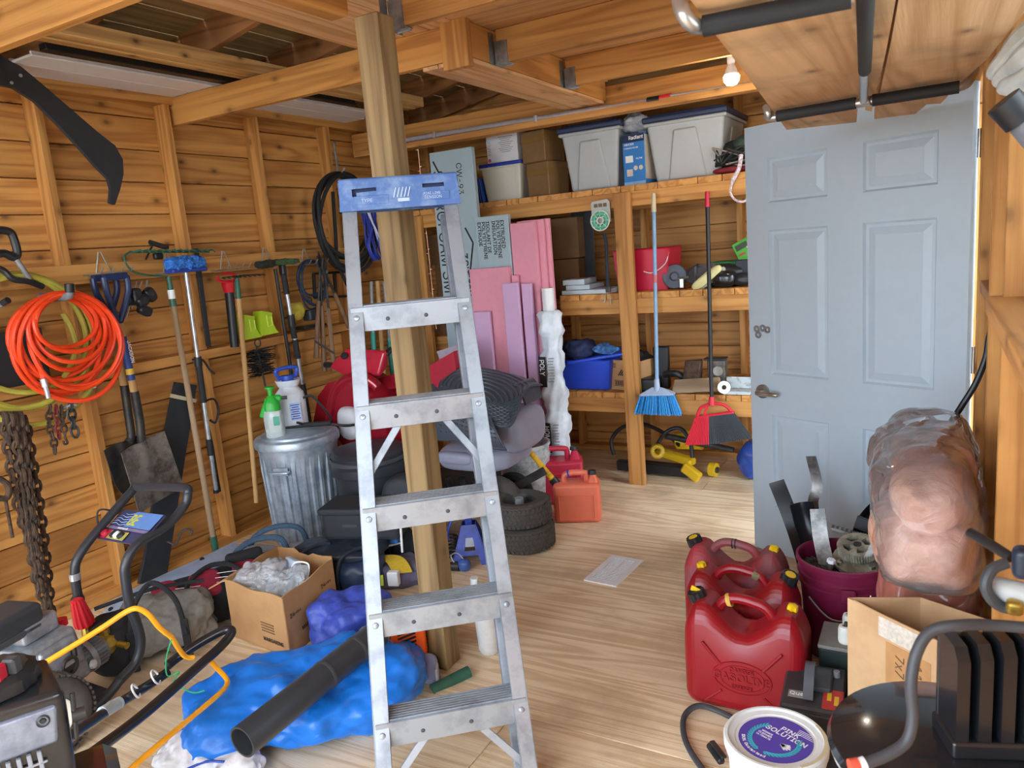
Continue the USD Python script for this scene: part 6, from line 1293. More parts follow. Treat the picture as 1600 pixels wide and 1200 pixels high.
for k, s_ in enumerate(('EXTRUDED', 'POLYSTYRENE', 'INSULATION', 'ISOLANT DE', 'POLYSTYRENE', 'EXTRUDE')):
    part(t, 'lettering', text(s_, 0.024, (-2.37 - 0.031 * k - (0.012 if k > 2 else 0), 4.1546, 1.745), (0, 0, -1), (1, 0, 0), 0.0006, True), print_black)
sheet_('pink foam sheet in front of the printed blue-grey sheet', -2.60, -2.315, 1.455, 4.105, 0.045, foam_pink)
sheet_('low lilac foam sheet, shortest and foremost of the leaning sheets', -2.63, -2.455, 1.185, 4.065, 0.03, foam_lilac)
sheet_('narrow lilac foam strip standing in front of the tall pink sheets', -2.35, -2.24, 1.355, 4.075, 0.025, foam_lilac)
sheet_('second narrow lilac foam strip, right of the first one', -2.232, -2.165, 1.345, 4.105, 0.03, foam_lilac)
sheet_('narrow pink foam offcut between the pink sheet and the lilac strips', -2.31, -2.265, 1.40, 4.13, 0.025, foam_pink)
sheet_('tall pink foam sheet, foremost of the three tall ones at the shelves', -2.31, -2.135, 1.715, 4.165, 0.03, foam_pink)
sheet_('tall pink foam sheet in the middle of the three tall ones at the shelves', -2.28, -2.10, 1.725, 4.20, 0.03, foam_pink)
sheet_('tall pink foam sheet hindmost of the three tall ones at the shelves', -2.26, -2.075, 1.728, 4.235, 0.03, foam_pink)
# white roll in a printed plastic bag
wr = np.array((-2.073, 4.150, 1.230)); wr[2] = 0
t = thing('plastic_wrapped_roll', 'white roll in a printed white plastic sleeve standing beside the pink foam sheets', 'roll', wr)
zt = (-2.066, 4.150, 1.308)[2]; zb = (-2.078, 4.150, 1.171)[2]
part(t, 'roll', cyl(wr + V(0, 0, 0.02), wr + V(0, 0, zt), 0.038, n=24), white_pl)
film = plain('white_film', '#cfd9e2', 0.35, var=0.12, scale=20, bump=0.3)
nn = 40; prof = [(0.0, 0.0), (0.078, 0.0)] + [(0.082 - 0.016 * (k / nn) + 0.010 * math.sin(k * 0.9) + 0.006 * math.sin(k * 2.3), (zb - 0.02) * k / nn + 0.002) for k in range(1, nn)] + [(0.075, zb - 0.02), (0.055, zb)]
part(t, 'sleeve', lathe(prof, wr, None, 36, lambda a, i: 0.10 * np.sin(3 * a + i * 0.35) + 0.05 * np.sin(7 * a - i * 0.6)), film, smooth=50)
for z_, s_ in ((0.72, 'POLY'), (0.30, 'HOME')):
    part(t, 'label', box(wr + V(-0.028, -0.092, z_ + 0.08), (0.05, 0.004, 0.19), rotz(-0.2)), print_black)
    part(t, 'lettering', text(s_, 0.035, wr + V(-0.044, -0.0955, z_ + 0.16), (0, 0, -1), rotz(-0.2) @ V(1, 0, 0), 0.001, True, squeeze=0.8), print_white)
    part(t, 'small_print', cat(*[box(wr + V(0.025 + 0.004 * (k % 3), -0.090, z_ + 0.02 + 0.018 * k), (0.035, 0.003, 0.006), rotz(0.25)) for k in range(9)]), print_grey)

# ================================================================ top shelf
ZT = 1.881
bin_grey = plain('tote_grey', '#aeb2b2', 0.42, var=0.02); lid_blue = plain('tote_lid_blue', '#26304f', 0.45)
def tote(lab, x0, x1, y0, z1, d):
    xb0, xb1 = x0 + 0.055, x1 - 0.055; xc = (x0 + x1) / 2; h = z1 - ZT
    t = thing('storage_tote', lab, 'storage box', (xc, y0 + d / 2, ZT))
    def P(x, y, z): return V(x, y, z)
    lo = [(xb0, y0 + 0.05), (xb1, y0 + 0.05), (xb1, y0 + d - 0.05), (xb0, y0 + d - 0.05)]; hi = [(x0, y0), (x1, y0), (x1, y0 + d), (x0, y0 + d)]
    part(t, 'body', hull([V(x, y, ZT + 0.022) for x, y in lo] + [V(x + (0.02 if x < xc else -0.02), y + (0.02 if y < y0 + d / 2 else -0.02), z1 - 0.06) for x, y in hi], 0.02, 16), bin_grey)
    # tapering moulded channel on the front and on the side
    rb_ = [(0.0, 0.0), (0.0, 0.0)]
    f0 = lambda s, z: V(xc + s, y0 + 0.05 - 0.05 * (z - ZT) / h - 0.012, z)
    part(t, 'front_rib', hull([f0(-0.10, ZT + 0.02), f0(0.10, ZT + 0.02), f0(-0.055, ZT + h * 0.70), f0(0.055, ZT + h * 0.70), f0(-0.10, ZT + 0.02) + V(0, 0.03, 0), f0(0.10, ZT + 0.02) + V(0, 0.03, 0)], 0.014, 14), bin_grey)
    f1 = lambda s, z: V(x1 - 0.055 + 0.055 * (z - ZT) / h + 0.004, y0 + d / 2 + s, z)
    part(t, 'side_rib', hull([f1(-0.09, ZT + 0.02), f1(0.09, ZT + 0.02), f1(-0.05, ZT + h * 0.7), f1(0.05, ZT + h * 0.7)], 0.014, 14), bin_grey)
    part(t, 'rim', rbox((xc, y0 + d / 2, z1 - 0.062), (x1 - x0 + 0.03, d + 0.03, 0.02), 0.009), bin_grey)
    l = part(t, 'lid', rbox((xc, y0 + d / 2, z1 - 0.035), (x1 - x0 + 0.045, d + 0.045, 0.035), 0.012), lid_blue, label='dark blue lid')
    part(l, 'lid_top', rbox((xc, y0 + d / 2, z1 - 0.013), (x1 - x0 - 0.03, d - 0.03, 0.018), 0.008), lid_blue)
    return t
tote('large light grey tote with dark lid, left of the blue carton on the top shelf', -2.075, -1.69, 4.50, 2.295, 0.50)
tote('large light grey tote with dark lid, right of the blue carton on the top shelf', -1.515, -1.055, 4.50, 2.275, 0.52)
# blue product carton
o = V(-1.59, 4.50, ZT); bx_blue = plain('carton_blue', '#2c7cc4', 0.45, var=0.02); R0 = rotz(-0.12)
t = thing('blue_carton', 'blue and white product carton between the two grey totes on the top shelf', 'box', o)
part(t, 'body', box(o + V(0, 0.10, 0.15), (0.145, 0.20, 0.30), R0, 0.003), bx_blue)
fr = lambda x, z: o + R0 @ V(x, -0.0005, z) + V(0, 0.0, 0)
fc = lambda x, z, w, h, m_, nm='print': part(t, nm, box(o + V(0, 0.10, 0) + R0 @ V(x, -0.1008, z), (w, 0.0012, h), R0), m_)
fc(0, 0.275, 0.145, 0.045, plain('carton_navy', '#14264d', 0.45)); fc(-0.03, 0.155, 0.05, 0.04, print_white); fc(-0.03, 0.075, 0.04, 0.04, plain('carton_cream', '#d7c9b8', 0.5)); fc(0, 0.012, 0.143, 0.018, plain('carton_pale', '#84b5dd', 0.45))
tx = lambda s_, h, x, z: part(t, 'lettering', text(s_, h, o + V(0, 0.10, 0) + R0 @ V(x, -0.1012, z), R0 @ V(1, 0, 0), V(0, 0, 1), 0.0006, True), print_white)
tx('Radiant', 0.020, -0.03, 0.268); tx('HEATER', 0.012, -0.06, 0.235); tx('FURNACE FILTER', 0.008, -0.06, 0.215); tx('FILTRE', 0.009, 0.015, 0.15)
for x in (0.01, 0.045): part(t, 'print', lathe([(0, 0), (0.014, 0), (0.014, 0.001), (0, 0.001)], o + V(0, 0.10, 0) + R0 @ V(x, -0.1003, 0.10), frame(R0 @ V(0, -1, 0)), 18), plain('carton_cream', '#d7c9b8'))
part(t, 'side_print', box(o + V(0, 0.10, 0) + R0 @ V(0.0733, 0, 0.16), (0.0012, 0.19, 0.26), R0), plain('carton_beige', '#c9bfae', 0.5))
solo('grey_plastic_bag', soft((-1.605, 4.62, 2.245), (0.17, 0.20, 0.12), 2.4, None, 0.04, 16, 5, 101), clear_plastic('poly_bag_grey', (0.62, 0.64, 0.68), 0.6, 0.12), 'crumpled grey plastic bag on top of the blue carton', 'plastic bag', smooth=60)
# two taped brown boxes
kraft = plain('kraft_brown', '#80603a', 0.7, var=0.06); tape_ = plain('brown_tape', '#86673a', 0.22, var=0.05)
for lab, x0, x1, z0, z1 in (('brown taped parcel, lower of the two stacked on the top shelf', -2.365, -2.125, ZT + 0.001, 2.10), ('brown taped parcel, upper of the two stacked on the top shelf', -2.39, -2.15, 2.102, 2.30)):
    t = thing('taped_parcel', lab, 'box', ((x0 + x1) / 2, 4.62, z0)); c = V((x0 + x1) / 2, 4.62, (z0 + z1) / 2); R1 = rotz(-0.28 if z0 < 2 else -0.2)
    part(t, 'body', box(c, (x1 - x0 - 0.05, 0.20, z1 - z0), R1, 0.006), kraft)
    for k, (dz, w) in enumerate(((0.045, 0.045),)):
        part(t, 'tape', box(c + V(0, 0, dz), (x1 - x0 - 0.0465, 0.2035, w * 0.9), R1 @ rot((0, 1, 0), 0.02 * (k - 1)), 0.001), tape_)
# clear tote with blue lid, white carton above, blue folders beside
o = V(-2.545, 4.53, ZT)
t = thing('clear_tote', 'translucent storage box with a blue lid on the top shelf, left of the brown parcels', 'storage box', o)
tub = plain('cloudy_tub', '#c9c6b6', 0.35, var=0.02)
part(t, 'body', hull([o + V(x, y, z) for x, y, z in ((-0.12, 0.02, 0.012), (0.12, 0.02, 0.012), (-0.12, 0.38, 0.012), (0.12, 0.38, 0.012), (-0.14, 0.0, 0.215), (0.14, 0.0, 0.215), (-0.14, 0.40, 0.215), (0.14, 0.40, 0.215))], 0.011), tub)
part(t, 'rim', rbox(o + V(0, 0.20, 0.222), (0.315, 0.43, 0.018), 0.008), tub)
part(t, 'lid', rbox(o + V(0, 0.20, 0.240), (0.325, 0.44, 0.024), 0.009), plain('royal_blue', '#27379b', 0.4), label='royal blue lid')
o = V(-2.53, 4.53, ZT + 0.253)
t = thing('white_carton', 'white carton with small printing on top of the clear tote', 'box', o)
part(t, 'body', box(o + V(0.0, 0.16, 0.095), (0.235, 0.30, 0.19), None, 0.003), plain('white_card', '#d6d7da', 0.6, var=0.02))
for k in range(9): part(t, 'print', box(o + V(0.03, 0.0092, 0.16 - 0.012 * k), (0.11 - 0.02 * (k % 3), 0.001, 0.004)), print_grey)
part(t, 'lettering', text('PAPER', 0.022, o + V(-0.085, 0.0092, 0.05), (0, 0, 1), (-1, 0, 0), 0.0006), print_grey)
part(t, 'emblem', lathe([(0, 0), (0.012, 0), (0.012, 0.001), (0, 0.001)], o + V(-0.10, 0.0098, 0.02), frame((0, -1, 0)), 8), plain('emblem_pink', '#b34b66', 0.5))
fold_b = plain('folder_blue', '#2f58ad', 0.5)
for k in range(5):
    t_ = solo('plastic_folder', box((-2.755 + 0.013 * k, 4.62, ZT + 0.085), (0.005, 0.22, 0.165), rot((0, 1, 0), 0.10 - 0.06 * k), 0.001), fold_b, 'thin blue plastic folder standing on the top shelf left of the clear tote', 'folder', group='blue folders left of the clear tote')
# black bag with a floral lanyard
t = thing('black_handbag', 'dark bag with red lining at the right end of the top shelf beside the door', 'bag', (-0.98, 4.62, ZT))
o = V(-0.98, 4.62, ZT)
part(t, 'body', soft(o + V(0, 0, 0.085), (0.30, 0.26, 0.17), 2.6, None, 0.05, 9, 5, 103), plain('bag_black', '#1d2322', 0.6, bump=0.2), smooth=60)
part(t, 'green_flap', soft(o + V(0.06, 0.0, 0.16), (0.24, 0.22, 0.14), 2.6, rot((0, 1, 0), -0.5), 0.04, 9, 4, 104, False), plain('bag_green', '#33433d', 0.7), smooth=60)
part(t, 'red_lining', soft(o + V(-0.01, -0.08, 0.022), (0.30, 0.14, 0.042), 3, None, 0.01, 12, 4, 105), plain('bag_red', '#7c1c2a', 0.7))
cords = np.random.default_rng(11)
for k in range(8):
    a = cords.uniform(-0.12, 0.12, (5, 3)) * V(1, 0.4, 0.5) + V(-0.02, -0.125, 0.09)
    part(t, 'cord', tube(spline([o + q for q in a], 5), 0.005, 6), _M['bag_black'] if k % 3 else plain('cord_mottled', '#8b7f78', 0.7, var=0.5, scale=150))
part(t, 'pump_bottle', tube([o + V(-0.14, -0.02, 0.06), o + V(-0.13, 0.0, 0.21)], [0.03, 0.018], 12), blk)
lo_ = np.array((-0.993, 4.410, 1.861)); fl_m = plain('floral_strap', '#d9c3c9', 0.7, var=0.6, scale=70)
t = thing('floral_lanyard', 'looped floral wrist strap hanging over the front of the top shelf', 'lanyard', lo_)
part(t, 'strap', tube(spline([(-0.952, 4.430, 1.971), (-0.960, 4.410, 1.902), (-0.978, 4.410, 1.869), (-1.001, 4.410, 1.827), (-1.009, 4.405, 1.768), (-0.980, 4.400, 1.726), (-0.931, 4.400, 1.718), (-0.905, 4.410, 1.764)], 7), [0.012] * 22 + [0.007] * 27 + [0.006], 8), fl_m)

# ================================================================ on and under the shelves
# spool of green garden wire on its card, hung from the beam
o = np.array((-1.799, 4.405, 1.697))
t = thing('wire_spool', 'green wire spool on a white card hanging from the top shelf beam', 'wire spool', o)
part(t, 'card', prism([(-0.06, -0.05), (0.062, -0.02), (0.062, 0.10), (0.045, 0.115), (-0.055, 0.108), (-0.062, 0.095)], 0.003, np.stack([V(1, 0, 0), V(0, 0, 1), V(0, -1, 0)], 1), o + V(0, 0.006, 0)), plain('card_grey', '#b3b7b0', 0.6))
part(t, 'card_print', cat(*[box(o + V(-0.03 + 0.03 * k, 0.002, 0.082), (0.024, 0.001, 0.022)) for k in range(3)]), plain('card_photo', '#6d5a46', 0.6, var=0.5, scale=150))
gcw = plain('green_wire_bright', '#4fae8a', 0.45)
part(t, 'wire_winding', ring(o + V(0, -0.008, -0.01), 0.042, 0.014, (0, 1, 0), 36, 10), gcw)
part(t, 'spool_rim', ring(o + V(0, -0.018, -0.01), 0.060, 0.0045, (0, 1, 0), 36, 8), plain('spool_pale', '#c4ccc2', 0.5))
part(t, 'spool_hub', ring(o + V(0, -0.018, -0.01), 0.02, 0.005, (0, 1, 0), 24, 8), plain('spool_pale', '#c4ccc2'))
for k in range(8):
    a = k * math.pi / 4; part(t, 'spoke', bar(o + V(0.022 * math.cos(a), -0.019, -0.01 + 0.022 * math.sin(a)), o + V(0.058 * math.cos(a), -0.019, -0.01 + 0.058 * math.sin(a)), 0.006, 0.004, (0, 1, 0)), plain('spool_pale', '#c4ccc2'))
t = thing('pry_bar', 'dark blue-black steel bar hanging under the wire spool', 'bar', (-1.779, 4.400, 1.253))
part(t, 'bar', tube(spline([(-1.782, 4.400, 1.603), (-1.771, 4.395, 1.548), (-1.774, 4.395, 1.431), (-1.775, 4.395, 1.281)], 6), 0.010, 10), plain('blue_steel', '#26303e', 0.4, 0.4))
part(t, 'clip', box((-1.776, 4.395, 1.265), (0.03, 0.02, 0.04), None, 0.004), dark_steel)
t = thing('s_hook', 'bent wire hooks hanging from the middle shelf under the dark steel bar', 'hook', (-1.781, 4.400, 1.213))
part(t, 'hook', tube(spline([(-1.818, 4.400, 1.242), (-1.801, 4.395, 1.210), (-1.805, 4.390, 1.187), (-1.830, 4.390, 1.196)], 5), 0.003, 6), wire); part(t, 'chain_end', tube([(-1.768, 4.400, 1.224), (-1.767, 4.400, 1.168)], 0.004, 6), wire)
solo('sheet_metal', box((-2.102, 4.800, 1.493), (0.16, 0.004, 0.56), rot((0, 1, 0), 0.02), 0.001), plain('dark_sheet', '#3b3d40', 0.45, 0.5, var=0.2, scale=8), 'dark metal flashing standing upright at the back of the middle shelf', 'metal sheet')
ZM = 1.236
for k, (lab, x0, x1, y0, z0, h) in enumerate((('white foam offcut, lowest and widest of the pile on the middle shelf', -2.12, -1.78, 4.44, ZM, 0.028), ('white foam offcut, second from the bottom of the pile on the middle shelf', -2.10, -1.93, 4.46, ZM + 0.029, 0.03), ('white foam offcut, uppermost of the pile on the middle shelf', -2.13, -1.98, 4.47, ZM + 0.06, 0.035))):
    solo('foam_offcut', box(((x0 + x1) / 2, y0 + 0.13, z0 + h / 2), (x1 - x0, 0.24, h - 0.001), rotz(0.06 * (k - 1)), 0.002), plain('foam_white', '#c4d3da', 0.7, var=0.02), lab, 'foam piece')
# brown boxes behind the pink sheets
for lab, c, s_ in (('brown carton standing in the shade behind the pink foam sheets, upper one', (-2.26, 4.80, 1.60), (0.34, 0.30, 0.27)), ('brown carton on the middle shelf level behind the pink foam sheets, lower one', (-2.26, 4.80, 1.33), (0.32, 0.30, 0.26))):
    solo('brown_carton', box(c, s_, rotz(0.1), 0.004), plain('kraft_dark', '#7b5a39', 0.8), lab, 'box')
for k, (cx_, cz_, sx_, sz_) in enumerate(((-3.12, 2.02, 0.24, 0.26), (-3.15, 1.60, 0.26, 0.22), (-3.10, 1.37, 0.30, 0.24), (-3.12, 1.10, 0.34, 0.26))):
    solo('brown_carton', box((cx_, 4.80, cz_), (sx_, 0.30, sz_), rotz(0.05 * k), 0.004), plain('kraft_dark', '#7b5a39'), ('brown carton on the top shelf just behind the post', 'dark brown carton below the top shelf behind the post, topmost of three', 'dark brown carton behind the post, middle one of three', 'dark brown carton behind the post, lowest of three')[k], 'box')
sh2 = Thing('/World/trim_3', lambda v: v)
for z in (0.95, 0.0):
    pass
part(sh2, 'side_shelf', box((-3.05, 4.80, 0.955), (0.9, 0.6, 0.036), None, 0.002), cedar_x); part(sh2, 'side_bracket', box((-3.05, 4.52, 0.90), (0.9, 0.037, 0.075), None, 0.002), fir_x)
part(sh2, 'side_shelf', box((-2.28, 4.80, 1.18), (0.42, 0.6, 0.034), None, 0.002), cedar_x)
# red bucket
red_bk = plain('red_bucket', '#c21838', 0.4, var=0.03)
o = V(-1.60, 4.66, ZM)
t = thing('red_tub', 'square red plastic tub on the middle shelf behind the shelf post', 'tub', o)
part(t, 'body', cat(*[prism([(-w0 / 2, 0), (w0 / 2, 0), (w1 / 2, 0.25), (-w1 / 2, 0.25)], 0.005, R_ @ np.stack([V(1, 0, 0), unit(V(0, -tl, 0.25)), np.cross(V(1, 0, 0), unit(V(0, -tl, 0.25)))], 1), o + R_ @ V(0, -dd, 0)) for R_, w0, w1, dd, tl in ((rotz(0), 0.31, 0.35, 0.12, 0.02), (rotz(math.pi), 0.31, 0.35, 0.12, 0.02), (rotz(math.pi / 2), 0.24, 0.28, 0.155, 0.02), (rotz(-math.pi / 2), 0.24, 0.28, 0.155, 0.02))], box(o + V(0, 0, 0.004), (0.31, 0.24, 0.006))), red_bk, smooth=False)
part(t, 'rim', tube([o + V(x, y, 0.25) for x, y in ((-0.176, -0.14), (0.176, -0.14), (0.176, 0.14), (-0.176, 0.14))], 0.007, 8, closed=True), red_bk)
part(t, 'bail', tube(spline([o + V(0.176, -0.12, 0.23), o + V(0.16, -0.15, 0.16), o + V(0.08, -0.15, 0.11), o + V(0.02, -0.147, 0.12)], 6), 0.004, 6), plain('pale_bail', '#d8c9cc', 0.5))
# hand vacuum and wheel
o = V(-1.33, 4.60, ZM)
t = thing('caster_disc', 'grey plastic wheel leaning on the middle shelf right of the shelf post', 'wheel', o)
part(t, 'disc', lathe([(0, 0), (0.07, 0), (0.075, 0.008), (0.07, 0.016), (0.03, 0.018), (0.02, 0.03), (0, 0.03)], V(-1.395, 4.55, ZM + 0.076), frame((0.15, -1, 0.1)), 30), plain('wheel_slate', '#4b5360', 0.5))
part(t, 'bracket', cat(cyl(V(-1.39, 4.53, ZM + 0.06), V(-1.30, 4.52, ZM + 0.07), 0.008, n=8), box(V(-1.345, 4.53, ZM + 0.035), (0.03, 0.03, 0.06), None, 0.004)), steel)
o = V(-1.17, 4.60, ZM + 0.075); Rh = rotz(0.12)
t = thing('hand_vacuum', 'black hand vacuum with a clear dust cup lying on the middle shelf', 'hand vacuum', (-1.17, 4.60, ZM))
part(t, 'nozzle', hull([o + Rh @ V(*q) for q in ((-0.17, -0.02, -0.015), (-0.17, 0.02, 0.02), (-0.10, -0.05, -0.055), (-0.10, 0.05, 0.05), (-0.10, -0.05, 0.05), (-0.10, 0.05, -0.055))], 0.012), dk_grey)
part(t, 'dust_cup', tube([o + Rh @ V(-0.10, 0, 0), o + Rh @ V(0.02, 0, 0)], [0.066, 0.062], 8), plain('smoke_clear', '#55585c', 0.12, coat=0.6))
part(t, 'motor_body', tube(spline([o + Rh @ V(0.02, 0, 0), o + Rh @ V(0.10, 0, 0.0), o + Rh @ V(0.17, 0, 0.01)], 4), [0.06] * 5 + [0.05, 0.045, 0.035, 0.03], 16), blk)
part(t, 'cup_ring', cyl(o + Rh @ V(-0.10, 0, 0), o + Rh @ V(-0.085, 0, 0), 0.068, n=8), dk_grey)
# package, box, sponge, blower
o = V(-1.03, 4.72, ZM)
t = thing('green_box', 'flat dark green box lying at the back of the middle shelf', 'box', o); part(t, 'body', box(o + V(-0.02, 0.08, 0.07), (0.34, 0.26, 0.14), None, 0.004), plain('box_green', '#16874a', 0.5))
t = thing('black_box', 'black box on the middle shelf under the bright green package', 'box', V(-0.98, 4.62, ZM)); part(t, 'body', box(V(-0.93, 4.62, ZM + 0.075), (0.22, 0.05, 0.15), None, 0.004), plain('matt_black', '#24272b'))
pk = V(-1.0, 4.70, ZM + 0.152); Rp = rot((0, 1, 0), -0.45) @ rot((1, 0, 0), -0.15)
t = thing('bright_package', 'bright green cardboard package leaning on the boxes on the middle shelf', 'package', pk)
pk2 = pk + V(0.03, 0.0, 0.045)
part(t, 'card', box(pk2, (0.17, 0.012, 0.17), Rp, 0.002), plain('pack_green', '#4fae34', 0.45))
for x, z, w, h, m_ in ((-0.035, 0.05, 0.075, 0.035, plain('pack_dark', '#3c4a35', 0.5)), (0.03, -0.035, 0.085, 0.065, plain('pack_grey', '#b9bdb9', 0.5)), (-0.05, 0.005, 0.04, 0.012, plain('pack_red', '#c7483e', 0.5)), (0.02, 0.03, 0.06, 0.012, print_white)):
    part(t, 'print', box(pk2 + Rp @ V(x, -0.0068, z), (w, 0.0015, h), Rp), m_)
sp_c = np.array((-1.182, 4.480, 1.299))
t = thing('foam_pad', 'pale yellow curved foam pad tilted on the front of the middle shelf', 'pad', sp_c)
part(t, 'pad', soft(sp_c + V(0, 0, 0.0), (0.21, 0.07, 0.055), 3, rot((0, 1, 0), -0.62), 0.004, 20, 4, 107, False), plain('pad_yellow', '#d6cf95', 0.8))
part(t, 'grey_stripe', soft(sp_c + V(0.02, 0.035, -0.008), (0.20, 0.03, 0.045), 3, rot((0, 1, 0), -0.62), 0.004, 20, 4, 108, False), plain('pad_grey', '#a7a89a', 0.8))
o = np.array((-1.057, 4.520, 1.282)); o[2] = ZM
t = thing('black_tool', 'glossy black power tool lying at the right end of the middle shelf', 'power tool', o)
part(t, 'body', soft(o + V(-0.03, 0, 0.05), (0.15, 0.12, 0.10), 2.6, None, 0.006, 8, 4, 109), gl_blk); part(t, 'rear', soft(o + V(0.08, 0.02, 0.04), (0.14, 0.12, 0.075), 2.8, None, 0.008, 12, 4, 110), blk)
part(t, 'nose', tube([o + V(-0.05, 0, 0.09), o + V(-0.06, -0.02, 0.125)], [0.022, 0.014], 12), dk_grey)
# bottom shelf
ZL = 0.601
o = V(-1.985, 4.62, ZL)
t = thing('blue_crate', 'blue plastic box full of clothes on the bottom shelf', 'storage box', o); cr_b = plain('crate_blue', '#2a4fd0', 0.35, var=0.03)
part(t, 'body', hull([o + V(x, y, z) for x, y, z in ((-0.17, -0.13, 0.012), (0.13, -0.13, 0.012), (-0.17, 0.16, 0.012), (0.13, 0.16, 0.012), (-0.19, -0.15, 0.19), (0.155, -0.15, 0.19), (-0.19, 0.18, 0.19), (0.155, 0.18, 0.19))], 0.011), cr_b)
part(t, 'lid', rbox(o + V(0.05, 0.03, 0.215), (0.44, 0.36, 0.022), 0.009, rotz(0.2) @ rot((0, 1, 0), -0.12)), cr_b)
den = plain('denim', '#25325a', 0.85, var=0.3, scale=25, bump=0.4)
solo('dark_clothes', soft(o + V(-0.09, -0.06, 0.265), (0.26, 0.26, 0.12), 2.4, rotz(0.3), 0.06, 9, 5, 111), den, 'crumpled dark blue clothes on top of the blue crate', 'clothes', smooth=60)
solo('blue_straps', soft(o + V(0.09, -0.07, 0.265), (0.18, 0.16, 0.06), 2.4, rotz(0.3), 0.04, 16, 5, 112), plain('sky_cloth', '#4d83c0', 0.8, var=0.5, scale=30), 'light blue webbing heap beside the dark clothes on the blue crate', 'webbing', smooth=60)
o = V(-1.70, 4.62, ZL); Rk = rotz(-0.28)
t = thing('open_carton', 'small open brown carton with a printed logo and a barcode on the bottom shelf', 'box', o); kr2 = plain('kraft_light', '#b98e5e', 0.75, var=0.04)
A_, B_, C2, D_ = (o + Rk @ V(x, y, 0) for x, y in ((0.125, -0.13), (-0.125, -0.13), (-0.125, 0.13), (0.125, 0.13)))
cs = [A_, B_, C2, D_]
for i in range(4):
    a, b = cs[i], cs[(i + 1) % 4]; part(t, 'side', box((a + b) / 2 + V(0, 0, 0.098), (np.linalg.norm(b - a), 0.004, 0.196), np.stack([unit(b - a), np.cross(V(0, 0, 1), unit(b - a)), V(0, 0, 1)], 1)), kr2)
part(t, 'bottom', box(o + V(0, 0, 0.003), (0.245, 0.255, 0.004), Rk), kr2)
pf = lambda x, z: o + Rk @ V(x, -0.1327, 0) + V(0, 0, z)
part(t, 'barcode', cat(*[box(pf(-0.075 + 0.0078 * k, 0.045), (0.0035 if k % 3 else 0.005, 0.001, 0.03), Rk) for k in range(16)], box(pf(-0.016, 0.064), (0.135, 0.001, 0.002), Rk), box(pf(-0.016, 0.026), (0.135, 0.001, 0.002), Rk)), print_black)
part(t, 'logo', cat(*[bar(pf(-0.05 + 0.014 * k, 0.095), pf(-0.02 + 0.012 * k, 0.135 - 0.008 * k), 0.008, 0.001, (0, 1, 0)) for k in range(4)]), print_black)
part(t, 'print', cat(*[box(pf(x, 0.17 - 0.010 * k), (0.04, 0.001, 0.004), Rk) for x in (-0.085, 0.08) for k in range(3)]), print_black)
solo('dark_gloves', soft(o + V(0.02, 0.02, 0.165), (0.19, 0.17, 0.11), 2.4, None, 0.05, 14, 4, 113), plain('glove_black', '#2a2b31', 0.8), 'dark gloves heaped in the small open carton', 'gloves', smooth=60)
# iron and wood junk
o = np.array((-1.514, 4.550, 0.739)); o[2] = ZL
t = thing('stop_block', 'black plastic block with a raised back standing on the bottom shelf', 'block', o)
part(t, 'back', rbox(o + V(0.0, 0.03, 0.14), (0.10, 0.05, 0.27), 0.012), blk); part(t, 'base', rbox(o + V(-0.07, -0.04, 0.045), (0.14, 0.14, 0.085), 0.015), blk); part(t, 'arm', tube(spline([o + V(0.03, -0.02, 0.10), o + V(0.12, -0.04, 0.11), o + V(0.17, -0.02, 0.06)], 5), 0.022, 10), blk)
wd_g = wood('grey_log', '#9a8267', '#66523e', 'x', knots=0.2)
o = np.array((-1.278, 4.470, 0.636)); o[2] = ZL
t = thing('maul_head', 'rusty iron block wedged over a short split log on the bottom shelf', 'iron block', o)
part(t, 'block', hull([o + V(*q) for q in ((-0.07, 0.02, 0.08), (0.02, 0.0, 0.08), (0.02, 0.08, 0.08), (-0.05, 0.02, 0.19), (0.035, 0.02, 0.19), (0.03, 0.07, 0.19))], 0.008), rust)
solo('split_log', hull([o + V(*q) for q in ((-0.12, -0.05, 0.012), (0.15, -0.04, 0.03), (0.15, 0.03, 0.03), (-0.11, 0.04, 0.012), (-0.11, -0.02, 0.075), (0.15, 0.0, 0.09))], 0.01), wd_g, 'short split grey log on the front of the bottom shelf', 'log', smooth=False)
o = np.array((-1.152, 4.550, 0.682)); o[2] = ZL
t = thing('steel_bracket', 'chunky grey steel bracket with a round boss on the bottom shelf', 'bracket', o)
part(t, 'plate', rbox(o + V(0.0, 0, 0.10), (0.11, 0.08, 0.19), 0.01), worn('bracket_steel', '#6d6761', '#4b4641', 0.5, 0.5, 0.5, 18)); part(t, 'boss', cyl(o + V(0.02, -0.075, 0.135), o + V(0.02, 0.02, 0.135), 0.03, n=18), steel); part(t, 'top_plate', box(o + V(-0.01, 0, 0.20), (0.13, 0.09, 0.012), None, 0.003), dark_steel)
o = np.array((-1.046, 4.470, 0.613)); o[2] = ZL
t = thing('white_bracket', 'white metal angle with holes beside a grey hub on the bottom shelf', 'bracket', o)
part(t, 'angle', box(o + V(0.03, 0.04, 0.06), (0.15, 0.01, 0.07), None, 0.002), worn('chipped_white', '#b9c1c4', '#7d7f7c', 0.42, 0.5, 0.1, 30)); part(t, 'angle_foot', box(o + V(0.03, 0.0, 0.012), (0.16, 0.09, 0.02), None, 0.003), _M['chipped_white'])
part(t, 'hub', lathe([(0.014, 0), (0.035, 0), (0.04, 0.01), (0.038, 0.03), (0.014, 0.03)], o + V(-0.04, -0.03, 0.045), frame((0.1, -1, 0.15)), 24), steel)
